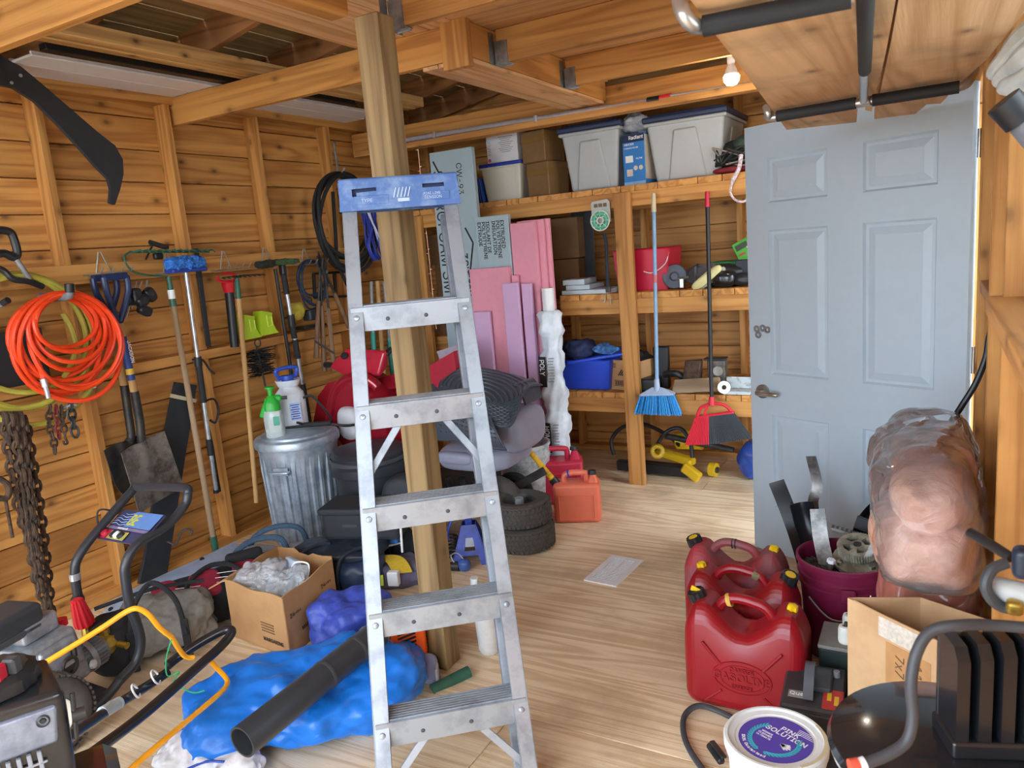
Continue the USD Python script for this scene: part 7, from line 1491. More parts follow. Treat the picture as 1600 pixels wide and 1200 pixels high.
# yellow floor jack on the floor under the shelves
jy = plain('jack_yellow', '#c9a41a', 0.38, var=0.05)
o = np.array((-1.462, 4.656, -0.000)); o = V(o[0], o[1] + 0.05, 0)
t = thing('trolley_jack', 'yellow and black hydraulic trolley jack with its hose under the bottom shelf', 'jack', o)
part(t, 'black_frame', cat(bar(o + V(-0.42, -0.06, 0.045), o + V(0.10, -0.12, 0.05), 0.05, 0.07, b=0.008), bar(o + V(-0.38, 0.03, 0.04), o + V(0.05, -0.03, 0.04), 0.04, 0.05, b=0.008)), blk)
part(t, 'yellow_arm', cat(bar(o + V(-0.16, 0.0, 0.14), o + V(0.12, -0.10, 0.11), 0.07, 0.05, b=0.01), bar(o + V(0.06, -0.13, 0.09), o + V(0.17, -0.15, 0.02), 0.05, 0.07, b=0.01), cyl(o + V(-0.03, 0.06, 0.20), o + V(0.14, 0.05, 0.21), 0.055, n=20), box(o + V(0.09, 0.05, 0.26), (0.12, 0.09, 0.06), None, 0.01)), jy)
part(t, 'yellow_eye', xf(ring(o + V(-0.13, -0.07, 0.16), 0.034, 0.017, (0.2, -1, 0.3), 28, 10), None), jy)
part(t, 'caster', cyl(o + V(0.21, -0.03, 0.05), o + V(0.25, -0.04, 0.05), 0.045, n=18), jy); part(t, 'caster_hub', cyl(o + V(0.20, -0.03, 0.05), o + V(0.262, -0.042, 0.05), 0.02, n=12), dark_steel)
part(t, 'ram', tube([o + V(-0.10, 0.03, 0.24), o + V(0.16, 0.0, 0.21), o + V(0.36, -0.02, 0.185)], [0.02, 0.024, 0.018], 12), dark_steel)
part(t, 'hose', tube(spline([o + V(-0.46, -0.02, 0.10), o + V(-0.48, 0.0, 0.20), o + V(-0.40, 0.02, 0.29), o + V(-0.26, 0.05, 0.31), o + V(-0.10, 0.06, 0.24), o + V(0.0, 0.0, 0.19)], 7), 0.013, 10), blk)
part(t, 'hose', tube(spline([o + V(-0.16, -0.04, 0.16), o + V(-0.08, -0.02, 0.28), o + V(0.02, -0.02, 0.31), o + V(0.09, -0.05, 0.22), o + V(0.11, -0.09, 0.10)], 7), 0.013, 10), blk)
part(t, 'lettering', text('JACK', 0.03, o + V(-0.07, -0.071, 0.125), unit(V(0.28, -0.10, -0.03)), unit(V(0, 0, 1)), 0.001, True), print_black) if False else None
o = np.array((-1.008, 4.662, -0.000)); o = V(o[0] + 0.06, o[1] + 0.04, 0)
solo('blue_sack', soft(o + V(0, 0, 0.13), (0.24, 0.20, 0.26), 2.8, None, 0.03, 9, 4, 115), plain('sack_blue', '#26479a', 0.4, var=0.4, scale=9, bump=0.2), 'blue and white plastic sack on the floor half hidden by the door edge', 'sack', smooth=60)
# brooms hanging from the shelf beam
blue_br = plain('broom_blue', '#2f93d6', 0.7, var=0.25, scale=90)
tp = np.array((-1.451, 4.385, 1.814)); bt = np.array((-1.482, 4.370, 0.624))
t = thing('blue_broom', 'broom with blue bristles and light blue pole hanging head-down from the shelf', 'broom', bt)
part(t, 'pole', tube([tp + (bt - tp) * 0.07, bt], 0.0115, 14), plain('pole_blue', '#7fa3c4', 0.4)); part(t, 'pole_tip', tube([tp, tp + (bt - tp) * 0.09], [0.012, 0.015], 12), plain('cream_plastic', '#cdbf9f', 0.5))
part(t, 'pole_label', tube([tp + (bt - tp) * 0.40, tp + (bt - tp) * 0.44], 0.0122, 14), plain('label_pinkish', '#c06a72', 0.5))
part(t, 'head', hull([bt + V(*q) for q in ((-0.10, -0.02, -0.02), (0.10, -0.02, -0.01), (-0.10, 0.02, -0.02), (0.10, 0.02, -0.01), (-0.03, 0, 0.02), (0.03, 0, 0.02))], 0.008), plain('head_pale', '#9fb0c9', 0.5)); part(t, 'socket', tube([bt + V(0, 0, 0.08), bt + V(0, 0, 0.0)], [0.016, 0.02], 12), plain('head_pale', '#9fb0c9'))
rb_ = np.random.default_rng(21)
def bristles(t, c, w0, w1, h, mat_a, mat_b=None, split=0.5, n=170, r=0.0028, tilt=0.0):
    A, B = [], []
    for k in range(n):
        s = rb_.uniform(-0.5, 0.5); y = rb_.uniform(-0.018, 0.018); ln = h * rb_.uniform(0.9, 1.0)
        m_ = tube([c + V(s * w0, y, tilt * s * w0), c + V(s * w1, y * 1.8, -ln + tilt * s * w1)], r, 4)
        (A if s + 0.5 < split else B).append(m_)
    if A: part(t, 'bristles', cat(*A), mat_a, kind='stuff')
    if B: part(t, 'bristles', cat(*B), mat_b or mat_a, kind='stuff')
bristles(t, bt + V(0, 0, -0.02), 0.215, 0.30, 0.125, blue_br, blue_br, 1.1, 300)
tp = np.array((-1.136, 4.385, 1.791)); bt = np.array((-1.149, 4.370, 0.561))
t = thing('red_broom', 'broom with red and dark grey bristles on a black pole hanging head-down from the shelf', 'broom', bt)
part(t, 'pole', tube([tp + (bt - tp) * 0.05, bt], 0.0115, 14), blk); part(t, 'pole_tip', tube([tp, tp + (bt - tp) * 0.07], [0.012, 0.0145], 12), red_bk)
rd = plain('broom_red', '#cf2438', 0.45, var=0.05); Rr = rot((0, 1, 0), -0.16)
part(t, 'head', cat(tube([bt + V(0, 0, 0.04), bt + V(0.0, 0, -0.01)], [0.015, 0.02], 12), tube(spline([bt + Rr @ V(-0.105, 0, -0.075), bt + Rr @ V(-0.07, 0, -0.02), bt + Rr @ V(0, 0, -0.005), bt + Rr @ V(0.07, 0, -0.02), bt + Rr @ V(0.11, 0, -0.07)], 6), 0.010, 8), bar(bt + Rr @ V(-0.115, 0, -0.078), bt + Rr @ V(0.12, 0, -0.07), 0.03, 0.02, b=0.006), bar(bt + Rr @ V(-0.03, 0, -0.012), bt + Rr @ V(-0.06, 0, -0.07), 0.016, 0.012)), rd)
bc_ = bt + Rr @ V(0.0, 0, -0.075)
def fan(t, s0, s1, n, mat_):
    ms = []
    for k in range(n):
        s = s0 + (s1 - s0) * (k + 0.5) / n
        for y in (-0.014, 0.0, 0.014):
            ms.append(tube([bc_ + Rr @ V(s * 0.23, y, 0), bc_ + Rr @ V(s * 0.40 - 0.01, y * 1.5, -0.15 - 0.02 * (1 - abs(s)))], [0.004, 0.0046], 5))
    part(t, 'bristles', cat(*ms), mat_, kind='stuff')
fan(t, -0.5, -0.12, 14, rd); fan(t, -0.12, 0.5, 24, plain('broom_grey', '#343940', 0.6))
for nm, x in (('broom_clip', 0), ): pass
# two small jerry cans by the tyres
def fuel_can_small(lab, c, rz_, w, d, h, mat_, spout):
    t = thing('small_fuel_can', lab, 'fuel can', c, rz_); c = np.array(c); R = rotz(rz_)
    P = lambda x, y, z: c + R @ V(x, y, z)
    pr_ = [(-w / 2, 0.0), (w / 2, 0.0), (w / 2, h * 0.80), (w / 2 - 0.005, h * 0.97), (w * 0.30, h), (w * 0.18, h * 0.99), (w * 0.16, h * 0.83), (-w * 0.12, h * 0.80), (-w * 0.24, h * 0.98), (-w * 0.38, h * 0.97), (-w / 2, h * 0.76)]
    hole = [(-w * 0.10, h * 0.90), (w * 0.10, h * 0.93), (w * 0.12, h * 0.86), (-w * 0.07, h * 0.84)]
    m = prism([(-w / 2, 0), (w / 2, 0), (w / 2, h * 0.80), (-w / 2, h * 0.74)], d, R @ np.stack([V(1, 0, 0), V(0, 0, 1), V(0, -1, 0)], 1), P(0, d / 2, 0))
    body = hull([P(x, y, z) for x in (-w / 2 + 0.02, w / 2 - 0.02) for y in (-d / 2 + 0.02, d / 2 - 0.02) for z in (0.021, h * 0.74)], 0.02, 14)
    part(t, 'body', body, mat_)
    part(t, 'handle', cat(tube(spline([P(-w * 0.28, 0, h * 0.74), P(-w * 0.25, 0, h * 0.93), P(-w * 0.10, 0, h * 0.99), P(w * 0.16, 0, h * 0.985), P(w * 0.22, 0, h * 0.94), P(w * 0.22, 0, h * 0.74)], 6), 0.017, 10)), mat_)
    part(t, 'shoulder', hull([P(w * 0.30, s * d * 0.2, h * 0.76) for s in (-1, 1)] + [P(w * 0.42, s * d * 0.2, h * 0.76) for s in (-1, 1)] + [P(w * 0.36, 0, h * 0.93)], 0.018), mat_)
    part(t, 'cap', lathe([(0.022, 0), (0.024, 0.004), (0.022, 0.022), (0, 0.024)], P(w * 0.35, 0, h * 0.95), None, 18, lambda a, i: 0.05 * np.sign(np.sin(a * 10))), blk)
    part(t, 'panel_ridge', tube([P(-w * 0.38, -d / 2 - 0.0005, h * 0.08), P(w * 0.38, -d / 2 - 0.0005, h * 0.08), P(w * 0.38, -d / 2 - 0.0005, h * 0.58), P(-w * 0.38, -d / 2 - 0.0005, h * 0.58)], 0.0045, 6, closed=True), mat_)
    if spout:
        a, b = P(-w * 0.42, 0, h * 0.74), P(-w * 0.42, 0, h * 0.74) + R @ V(-0.17, -0.02, 0.25)
        part(t, 'spout_collar', tube([a, a + (b - a) * 0.16], 0.026, 16), blk)
        part(t, 'spout', tube([a + (b - a) * s for s in np.linspace(0.12, 0.95, 40)], [0.0165 - 0.005 * k / 40 + 0.0028 * (k % 2) for k in range(40)], 14), plain('spout_yellow', '#e3b21f', 0.4, var=0.03))
        part(t, 'spout_tip', tube([a + (b - a) * 0.93, b], [0.011, 0.009], 12), dk_grey)
        part(t, 'blue_tag', ring(P(-w * 0.16, 0, h * 0.97), 0.021, 0.005, R @ V(1, 0, 0.2), 16, 6), plain('royal_blue', '#27379b'))
fuel_can_small('small pink-red fuel can behind the orange one beside the stacked tyres', V(-2.02, 3.98, 0.0), 0.42, 0.33, 0.17, 0.34, plain('can_pink_red', '#c02a45', 0.38, var=0.03), False)
fuel_can_small('small orange fuel can with a yellow ribbed spout beside the stacked tyres', V(-1.775, 3.74, 0.0), 0.35, 0.265, 0.15, 0.28, plain('can_orange', '#dc6f52', 0.4, var=0.03), True)

# ================================================================ three big fuel cans
can_red = plain('can_red', '#8b1019', 0.36, var=0.04, scale=8); can_dust = worn('can_dusty_red', '#a33239', '#8a5356', 0.5, 0.6, 0.0, 9)
cap_yel = plain('cap_yellow', '#e6bc12', 0.4, var=0.02)
def can_outline(w, h):
    """side view seen from the front: rounded block with a dip for the handle"""
    return None
def fuel_can(lab, x0, x1, yc, d, h, mat_, big_left, ties, word):
    w = x1 - x0; c = V((x0 + x1) / 2, yc, 0)
    t = thing('fuel_can', lab, 'fuel can', c, 0.0, None)
    P = lambda x, y, z: c + V(x, y, z)
    n = 40
    # body as stacked rounded sections, shoulders higher at both ends and dipped in the middle
    m = rbox((0, 0, h * 0.40), (w, d, h * 0.80), 0.045, None, 24)
    v, f = m
    tm = trimesh.Trimesh(v, f); tm = tm.subdivide_to_size(0.022); v = np.array(tm.vertices); f = np.array(tm.faces)
    s = v[:, 0] / (w / 2); top = np.clip((v[:, 2] - h * 0.45) / (h * 0.35), 0, 1)
    lift = 0.078 * h / 0.36 * np.clip((np.abs(s) - 0.10) / 0.5, 0, 1) ** 1.2 * (1 - 0.75 * np.clip((np.abs(s) - 0.72) / 0.28, 0, 1) ** 2)
    v[:, 2] += top * (lift - 0.030)
    v[:, 1] *= 1 - 0.26 * top ** 2 * np.clip(1 - np.abs(s) * 0.2, 0, 1)
    dip = top * np.exp(-(s / 0.42) ** 2) * (1 - np.clip((np.abs(v[:, 1]) / (d / 2)), 0, 1)) * 0.01
    v[:, 2] -= dip
    # flat panel slightly hollow on both faces
    v[:, 2] = np.maximum(v[:, 2], 0.001)
    part(t, 'body', xf((v, f), None, c), mat_, smooth=60)
    hz = h * 0.80
    part(t, 'handle', tube(spline([P(-w * 0.25, 0, hz - 0.06), P(-w * 0.23, 0, hz + 0.020), P(-w * 0.12, 0, hz + 0.058), P(w * 0.05, 0, hz + 0.056), P(w * 0.19, 0, hz + 0.030), P(w * 0.27, 0, hz - 0.06)], 7), 0.0165, 12), mat_)
    sb, ss = (-1, 1) if big_left else (1, -1)
    bc_ = P(sb * w * 0.40, 0, h * 0.885); ax = unit(V(sb * 0.35, -0.15, 1))
    part(t, 'neck', tube([bc_ - ax * 0.05, bc_ + ax * 0.01], [0.034, 0.026], 18), mat_)
    cp = part(t, 'cap', lathe([(0.0, 0.0), (0.028, 0.0), (0.030, 0.006), (0.0285, 0.038), (0.022, 0.040), (0.021, 0.036), (0, 0.036)], bc_, frame(ax), 36, lambda a, i: 0.045 * np.sign(np.sin(a * 12)) if i < 4 else 0 * a), blk, label='black ribbed screw cap')
    part(cp, 'cap_insert', lathe([(0, 0.0355), (0.019, 0.0355), (0.018, 0.039), (0, 0.040)], bc_, frame(ax), 20) if not big_left or word is None else hull([bc_ + ax * 0.04 + V(dx, dy, dz) for dx, dy, dz in ((-0.012, 0, 0), (0.016, 0.004, 0), (-0.008, 0, 0.012))], 0.004), cap_yel)
    vc_ = P(ss * w * 0.37, 0, h * 0.925)
    part(t, 'vent_cap', lathe([(0, 0), (0.015, 0), (0.016, 0.004), (0.0145, 0.018), (0.006, 0.022), (0, 0.022)], vc_, frame((ss * 0.2, -0.1, 1)), 20, lambda a, i: 0.10 * np.sign(np.sin(a * 6)) if i < 4 else 0 * a), cap_yel, label='small yellow vent cap')
    yf = -d / 2 - 0.0006
    if word:
        ov = [P(w * 0.005 + 0.092 * math.cos(a), yf, h * 0.36 + 0.056 * math.sin(a)) for a in np.linspace(0, 2 * np.pi, 40, endpoint=False)]
        part(t, 'oval_ridge', tube(ov, 0.0035, 6, closed=True), mat_)
        part(t, 'oval_ridge', tube([P(w * 0.005, yf, h * 0.36) + (q - P(w * 0.005, yf, h * 0.36)) * 0.78 for q in ov], 0.002, 6, closed=True), mat_)
        for a, b in (((-0.125, 0.245), (-0.065, 0.175)), ((0.128, 0.25), (0.07, 0.18)), ((-0.12, 0.035), (-0.065, 0.085)), ((0.128, 0.03), (0.07, 0.085))):
            part(t, 'rib', tube([P(a[0], yf, a[1]), P(b[0], yf, b[1])], 0.0055, 6), mat_)
        for s_, hh, z in (('DANGER', 0.014, 0.022), ('GASOLINE', 0.026, -0.012), ('ESSENCE', 0.011, -0.035)):
            part(t, 'embossed_lettering', text(s_, hh, P(w * 0.005, yf, h * 0.36 + z), (1, 0, 0), (0, 0, 1), 0.0035, True, center=True), mat_)
    if ties == 'band':
        part(t, 'rubber_band', cat(*[ring(P(-w * 0.155 + 0.005 * k, 0, hz + 0.05), 0.0195, 0.003, (1, 0, 0.25), 20, 6) for k in range(3)]), plain('rubber_band', '#d1a94f', 0.6))
    if ties == 'tape': part(t, 'tape', tube([P(w * 0.10, 0, hz + 0.051), P(w * 0.155, 0, hz + 0.041)], 0.0178, 14), plain('olive_tape', '#6f6a4a', 0.6))
    if ties == 'ties': part(t, 'ties', cat(*[ring(P(-w * 0.03 + 0.012 * k, 0, hz + 0.058), 0.0178, 0.0022, (1, 0, 0), 16, 6) for k in range(2)]), blk)
    part(t, 'stud', lathe([(0, 0), (0.006, 0), (0.005, 0.006), (0, 0.008)], P(-0.28 * w * (1 if big_left else -1), -0.01, hz + 0.01), None, 10), mat_)
fuel_can('big red fuel can embossed GASOLINE, foremost of three, rubber band on its handle', -0.722, -0.332, 2.35, 0.20, 0.385, can_red, True, 'band', 'GASOLINE')
fuel_can('big bright red fuel can, middle of three, yellow-topped cap on its right', -0.785, -0.395, 2.575, 0.19, 0.385, can_red, False, 'tape', None)
fuel_can('dusty faded red fuel can, hindmost of three, black ties on its handle', -0.855, -0.47, 2.80, 0.19, 0.385, can_dust, True, 'ties', None)

# ================================================================ burgundy bucket of mower parts
bu = plain('bucket_burgundy', '#6d1a38', 0.32, var=0.03, coat=0.2); o = V(-0.275, 2.80, 0)
t = thing('burgundy_bucket', 'burgundy plastic bucket full of mower blades and gears in front of the door', 'bucket', o)
part(t, 'body', lathe([(0, 0.002), (0.128, 0.002), (0.133, 0.01), (0.143, 0.20), (0.149, 0.275), (0.156, 0.277), (0.156, 0.285), (0.150, 0.29), (0.152, 0.31), (0.159, 0.312), (0.159, 0.32), (0.153, 0.325), (0.155, 0.355), (0.163, 0.357), (0.163, 0.372), (0.155, 0.374), (0.149, 0.366), (0.14, 0.20), (0.13, 0.12), (0, 0.12)], o, None, 44), bu, smooth=40)
part(t, 'bail', tube(spline([o + V(0.10, -0.13, 0.29), o + V(0.08, -0.16, 0.22), o + V(-0.02, -0.175, 0.20), o + V(-0.10, -0.145, 0.26)], 6), 0.0035, 6), wire)
part(t, 'bail_lug', box(o + V(0.03, -0.159, 0.285), (0.05, 0.012, 0.05), None, 0.004), bu)
bladem = plain('blade_black', '#1c1d20', 0.3, 0.5); blade_g = worn('blade_grey', '#8a8784', '#55524f', 0.5, 0.4, 0.7, 10)
def blade(lab, pts, w, tw, mat_, lift=0.0):
    P = spline(pts, 8); P = np.array(P)
    def fn(u, v):
        i = u * (len(P) - 1); k = min(int(i), len(P) - 2); p = P[k] + (P[k + 1] - P[k]) * (i - k); d = unit(P[k + 1] - P[k])
        sd = unit(np.cross(d, V(0.35, -1, 0.1))); nn = np.cross(sd, d); a = tw * (u - 0.3)
        sd = sd * math.cos(a) + nn * math.sin(a)
        return p + sd * w * (v - 0.5) + nn * lift * (v - 0.5) ** 2
    t = thing('mower_blade', lab, 'mower blade', pts[0]); part(t, 'blade', drape(fn, 24, 6, 0.004), mat_, smooth=50)
    m = P[len(P) // 3]; part(t, 'bolt_hole', lathe([(0.004, 0), (0.009, 0), (0.009, 0.002), (0.004, 0.002)], m + V(0.0, -0.006, 0), frame((0.35, -1, 0.1)), 12), blk)
blade('mower blade with a pale polished tip leaning far left in the burgundy bucket', [o + V(-0.09, 0.0, 0.16), (-0.473, 3.010, 0.359), (-0.549, 3.043, 0.552)], 0.062, 0.3, bladem)
blade('short wide black mower blade next to the leftmost blade in the bucket', [o + V(-0.05, -0.01, 0.16), (-0.419, 2.991, 0.346), (-0.456, 3.022, 0.479)], 0.085, 0.2, bladem, 0.1)
blade('tall narrow mower blade with a bent bright tip, highest in the bucket', [o + V(-0.01, 0.03, 0.17), (-0.406, 3.041, 0.436), (-0.399, 3.088, 0.529), (-0.421, 3.079, 0.656)], 0.04, 0.9, blade_g)
blade('dull grey twisted mower blade in the middle front of the bucket', [o + V(0.0, -0.07, 0.16), (-0.352, 2.848, 0.373), (-0.375, 2.898, 0.504)], 0.055, 0.7, blade_g)
blade('black curved mower blade leaning right in the bucket behind the round gear', [o + V(0.07, 0.06, 0.18), (-0.231, 3.123, 0.345), (-0.140, 3.220, 0.446)], 0.11, 0.3, bladem, 0.15)
gear_m = worn('gear_steel', '#a8a28e', '#7a7362', 0.5, 0.45, 0.55, 18)
g = np.array((-0.228, 2.827, 0.380)); gx = frame((-0.05, -0.30, 1))
t = thing('gear_wheel', 'round toothed gear with cut-outs lying on top at the right of the bucket', 'gear', g)
part(t, 'toothed_ring', prism([((0.066 + 0.004 * (k % 2)) * math.cos(a), (0.066 + 0.004 * (k % 2)) * math.sin(a)) for k, a in enumerate(np.linspace(0, 2 * np.pi, 96, endpoint=False))], 0.034, gx, g, [[(0.05 * math.cos(a) * q, 0.05 * math.sin(a) * q) for a, q in ((b0, 1), (b0 + 0.5, 1), (b0 + 1.0, 1), (b0 + 1.0, 0.5), (b0 + 0.5, 0.45), (b0, 0.5))] for b0 in (0.2, 1.75, 3.35, 4.9)]), gear_m, smooth=False)
part(t, 'base_ring', lathe([(0, -0.05), (0.085, -0.05), (0.09, -0.04), (0.09, -0.028), (0.07, -0.02), (0.05, -0.012), (0.05, 0), (0, 0)], g, gx, 36), gear_m)
part(t, 'hub', cyl(g, g + gx @ V(0, 0, 0.036), 0.014, n=16), dark_steel)
for k in range(4): part(t, 'bolt', cyl(g + gx @ V(0.075 * math.cos(k * 1.6 - 2.3), 0.075 * math.sin(k * 1.6 - 2.3), -0.03), g + gx @ V(0.075 * math.cos(k * 1.6 - 2.3), 0.075 * math.sin(k * 1.6 - 2.3), -0.012), 0.011, n=8), steel)
g2 = o + V(-0.085, 0.005, 0.30)
t = thing('flywheel', 'finned grey flywheel lying at the left in the bucket', 'flywheel', g2)
part(t, 'disc', lathe([(0, 0), (0.06, 0), (0.062, 0.015), (0, 0.018)], g2, None, 28), dark_steel)
part(t, 'fin', cat(*[box(g2 + V(0.045 * math.cos(a), 0.045 * math.sin(a), 0.022), (0.03, 0.004, 0.016), rotz(a + 0.3)) for a in np.arange(0, 2 * np.pi, np.pi / 9)]), blade_g)
t = thing('spark_plug', 'small grey bolt standing among the parts at the left of the bucket', 'bolt', o + V(-0.04, -0.06, 0.33))
part(t, 'shank', tube([o + V(-0.045, -0.06, 0.30), o + V(-0.035, -0.065, 0.37)], 0.010, 8), steel); part(t, 'head', tube([o + V(-0.035, -0.065, 0.365), o + V(-0.033, -0.066, 0.378)], 0.015, 6), white_pl)
t = thing('toothed_rack', 'grey slotted metal bar and black guard lying at the back of the bucket', 'metal bar', o + V(0.05, 0.10, 0.40))
part(t, 'bar', bar(o + V(-0.05, 0.10, 0.435), o + V(0.12, 0.08, 0.405), 0.03, 0.012), blade_g); part(t, 'slots', cat(*[box(o + V(-0.045 + 0.016 * k, 0.099 - 0.002 * k, 0.4415 - 0.0028 * k), (0.008, 0.018, 0.004)) for k in range(10)]), blk)
part(t, 'guard', bar(o + V(0.03, 0.135, 0.455), o + V(0.15, 0.12, 0.42), 0.012, 0.05), blk); part(t, 'white_tag', box(o + V(0.0, 0.04, 0.395), (0.04, 0.004, 0.03), rotz(0.3) @ rot((1, 0, 0), -0.6)), print_white)

# ================================================================ batteries and pail
bt_blk = plain('battery_black', '#2b2c2f', 0.5, var=0.15)
o = V(-0.298, 2.195, 0); Rb = rotz(0.06)
t = thing('car_battery', 'dusty dark car battery with a red label and strap handle behind the white pail', 'battery', o)
part(t, 'case', rbox(o + V(0, 0, 0.092), (0.165, 0.235, 0.18), 0.010, Rb), bt_blk)
part(t, 'lid', box(o + V(0, 0, 0.190), (0.172, 0.242, 0.022), Rb, 0.006), bt_blk)
part(t, 'cell_cover', box(o + Rb @ V(0.02, 0.03, 0.206), (0.06, 0.12, 0.016), Rb, 0.005), plain('battery_grey', '#3c3e42', 0.5))
part(t, 'strap_handle', drape(lambda u, v: o + Rb @ V(-0.025 + 0.028 * v, -0.09 + 0.19 * u, 0.208 + 0.055 * math.sin(math.pi * u)), 16, 2, 0.005), plain('strap_grey', '#54575c', 0.6))
part(t, 'terminal', lathe([(0, 0), (0.011, 0), (0.009, 0.018), (0, 0.018)], o + Rb @ V(0.06, 0.07, 0.201), None, 14), plain('lead_grey', '#8f9194', 0.5, 0.5)); part(t, 'terminal', lathe([(0, 0), (0.011, 0), (0.009, 0.018), (0, 0.018)], o + Rb @ V(-0.06, 0.08, 0.201), None, 14), plain('lead_grey', '#8f9194'))
part(t, 'red_label', box(o + Rb @ V(0.055, -0.06, 0.2018), (0.055, 0.10, 0.0015), Rb), plain('label_red', '#b93029', 0.5)); part(t, 'label_strip', cat(*[box(o + Rb @ V(0.045 + 0.02 * k, -0.045 - 0.02 * k, 0.2030), (0.012, 0.045, 0.001), Rb) for k in range(2)]), cap_yel)
part(t, 'white_tag', box(o + Rb @ V(-0.045, -0.06, 0.2018), (0.045, 0.035, 0.0015), Rb), print_grey); part(t, 'lettering', text('Quail', 0.016, o + Rb @ V(-0.065, -0.066, 0.2026), Rb @ V(1, 0, 0), Rb @ V(0, 1, 0), 0.0008, True), print_white)
o = V(-0.235, 2.43, 0)
t = thing('transformer_box', 'dark green metal box with two white ceramic insulators, behind the battery', 'transformer', o)
part(t, 'case', box(o + V(0, 0, 0.12), (0.14, 0.16, 0.24), None, 0.006), plain('case_green_black', '#1f2a28', 0.45)); part(t, 'lid', box(o + V(0, 0, 0.246), (0.146, 0.166, 0.012), None, 0.003), plain('dust_grey', '#77756f', 0.7))
cer = plain('ceramic_white', '#d6d3ca', 0.35)
for lab, dx, dy in (('rear', 0.01, 0.045), ('front', 0.005, -0.035)):
    q = o + V(dx, dy, 0.252)
    i_ = part(t, 'insulator', lathe([(0, 0), (0.020, 0), (0.022, 0.008), (0.022, 0.042), (0.019, 0.055), (0.010, 0.057), (0.009, 0.05), (0, 0.05)], q, None, 20), cer)
    part(i_, 'terminal_screw', cyl(q + V(0, 0, 0.05), q + V(0.003, 0, 0.068), 0.006, n=8), dark_steel)
# the pail
o = V(-0.348, 1.845, 0); PR = 0.130
pail_m = plain('pail_white', '#d9dcda', 0.4, var=0.03)
t = thing('white_pail', 'white plastic pail with a purple PINK SOLUTION label on its lid', 'pail', o)
part(t, 'body', lathe([(0, 0.002), (0.108, 0.002), (0.112, 0.01), (0.122, 0.20), (0.127, 0.205), (0.127, 0.215), (0.122, 0.22), (0.124, 0.236)], o, None, 48), pail_m)
part(t, 'lid', lathe([(0.127, 0.222), (0.132, 0.224), (0.133, 0.246), (0.129, 0.252), (0.122, 0.252), (0.119, 0.246), (0.104, 0.244), (0.102, 0.241), (0, 0.241)], o, None, 56), pail_m)
part(t, 'yellowed_patch', prism([(0.129 * math.cos(a), 0.129 * math.sin(a)) for a in np.linspace(-0.9, 0.75, 14)] + [(0.120 * math.cos(a), 0.120 * math.sin(a)) for a in np.linspace(0.75, -0.9, 14)], 0.0006, None, o + V(0, 0, 0.2518)), plain('yellowed_plastic', '#c5bb94', 0.45))
pur = plain('label_purple', '#4c35a0', 0.4, var=0.05); teal_p = plain('laurel_teal', '#2fb6c4', 0.45)
lo = o + V(0, 0, 0.2415)
part(t, 'label', lathe([(0, 0), (0.094, 0), (0.094, 0.0008), (0, 0.0008)], lo, None, 48), pur, label='purple round label with a teal laurel wreath')
la_ = -0.42; lx, ly = V(math.cos(la_), math.sin(la_), 0), V(-math.sin(la_), math.cos(la_), 0); lz = V(0, 0, 0.0009)
tl = lambda s_, h, x, y, ctr=True: part(t, 'lettering', text(s_, h, lo + lx * x + ly * y + lz, lx, ly, 0.0004, True, center=ctr), print_white)
tl('PINK', 0.016, 0.012, 0.043); tl('SOLUTION', 0.0165, 0.012, 0.022); tl('WORKS', 0.0065, -0.03, 0.004); tl('CLEANER', 0.0065, -0.03, -0.006); tl('ULTIMATE', 0.006, -0.028, -0.016)
for k in range(15):       # laurel wreath
    for s in (-1, 1):
        a = -math.pi / 2 + s * (0.12 + 0.145 * k); q = lo + lx * (0.062 * math.cos(a)) + ly * (0.062 * math.sin(a) - 0.004)
        d = lx * (-math.sin(a) * s) + ly * (math.cos(a) * s); e = lx * math.cos(a) + ly * math.sin(a)
        for w_ in (-1, 1): part(t, 'laurel_leaf', prism([(0, 0), (0.008, 0.0028), (0.015, 0), (0.008, -0.0028)], 0.0004, np.stack([unit(d + e * 0.5 * w_), unit(np.cross(V(0, 0, 1), d + e * 0.5 * w_)), V(0, 0, 1)], 1), q + lz), teal_p)
for k in range(5):        # white hand
    a = 0.55 + 0.28 * k; part(t, 'hand_print', prism([(0, -0.003), (0.028 - 0.003 * abs(k - 2), -0.0022), (0.030 - 0.003 * abs(k - 2), 0), (0.028 - 0.003 * abs(k - 2), 0.0022), (0, 0.003)], 0.0005, np.stack([lx * math.cos(a - 1.2) + ly * math.sin(a - 1.2), -lx * math.sin(a - 1.2) + ly * math.cos(a - 1.2), V(0, 0, 1)], 1), lo + lx * 0.022 - ly * 0.008 + lz), print_white)
def arc_text(s_, r, a0, h, flip=1):
    a = a0
    for ch in s_:
        if ch != ' ':
            d = lx * math.cos(a) + ly * math.sin(a); u_ = (lx * -math.sin(a) + ly * math.cos(a)) * flip
            part(t, 'lettering', text(ch, h, lo + d * r + lz, u_, d * -flip, 0.0004, True, center=True), print_white)
        a += flip * h * (0.95 if ch not in 'iltr1' else 0.6) / r
arc_text('100% Guaranteed', 0.085, -2.55, 0.0085)
part(t, 'small_print', cat(*[box(lo + lx * (0.05 - 0.004 * k) + ly * (0.058 + 0.006 * k) + lz, (0.05 - 0.006 * k, 0.0015, 0.0005), np.stack([lx, ly, V(0, 0, 1)], 1)) for k in range(4)]), print_white)
t = thing('jumper_lead', 'thick dark grey lead curving over the floor beside the white pail', 'cable', (-0.676, 2.176, 0.010))
part(t, 'lead', tube(spline([(-0.517, 2.202, 0.012), (-0.605, 2.226, 0.020), (-0.664, 2.213, 0.030), (-0.693, 2.161, 0.020), (-0.675, 2.085, 0.012), (-0.634, 2.012, 0.012), (-0.571, 1.937, 0.012)], 7), 0.0095, 10), dk_grey)
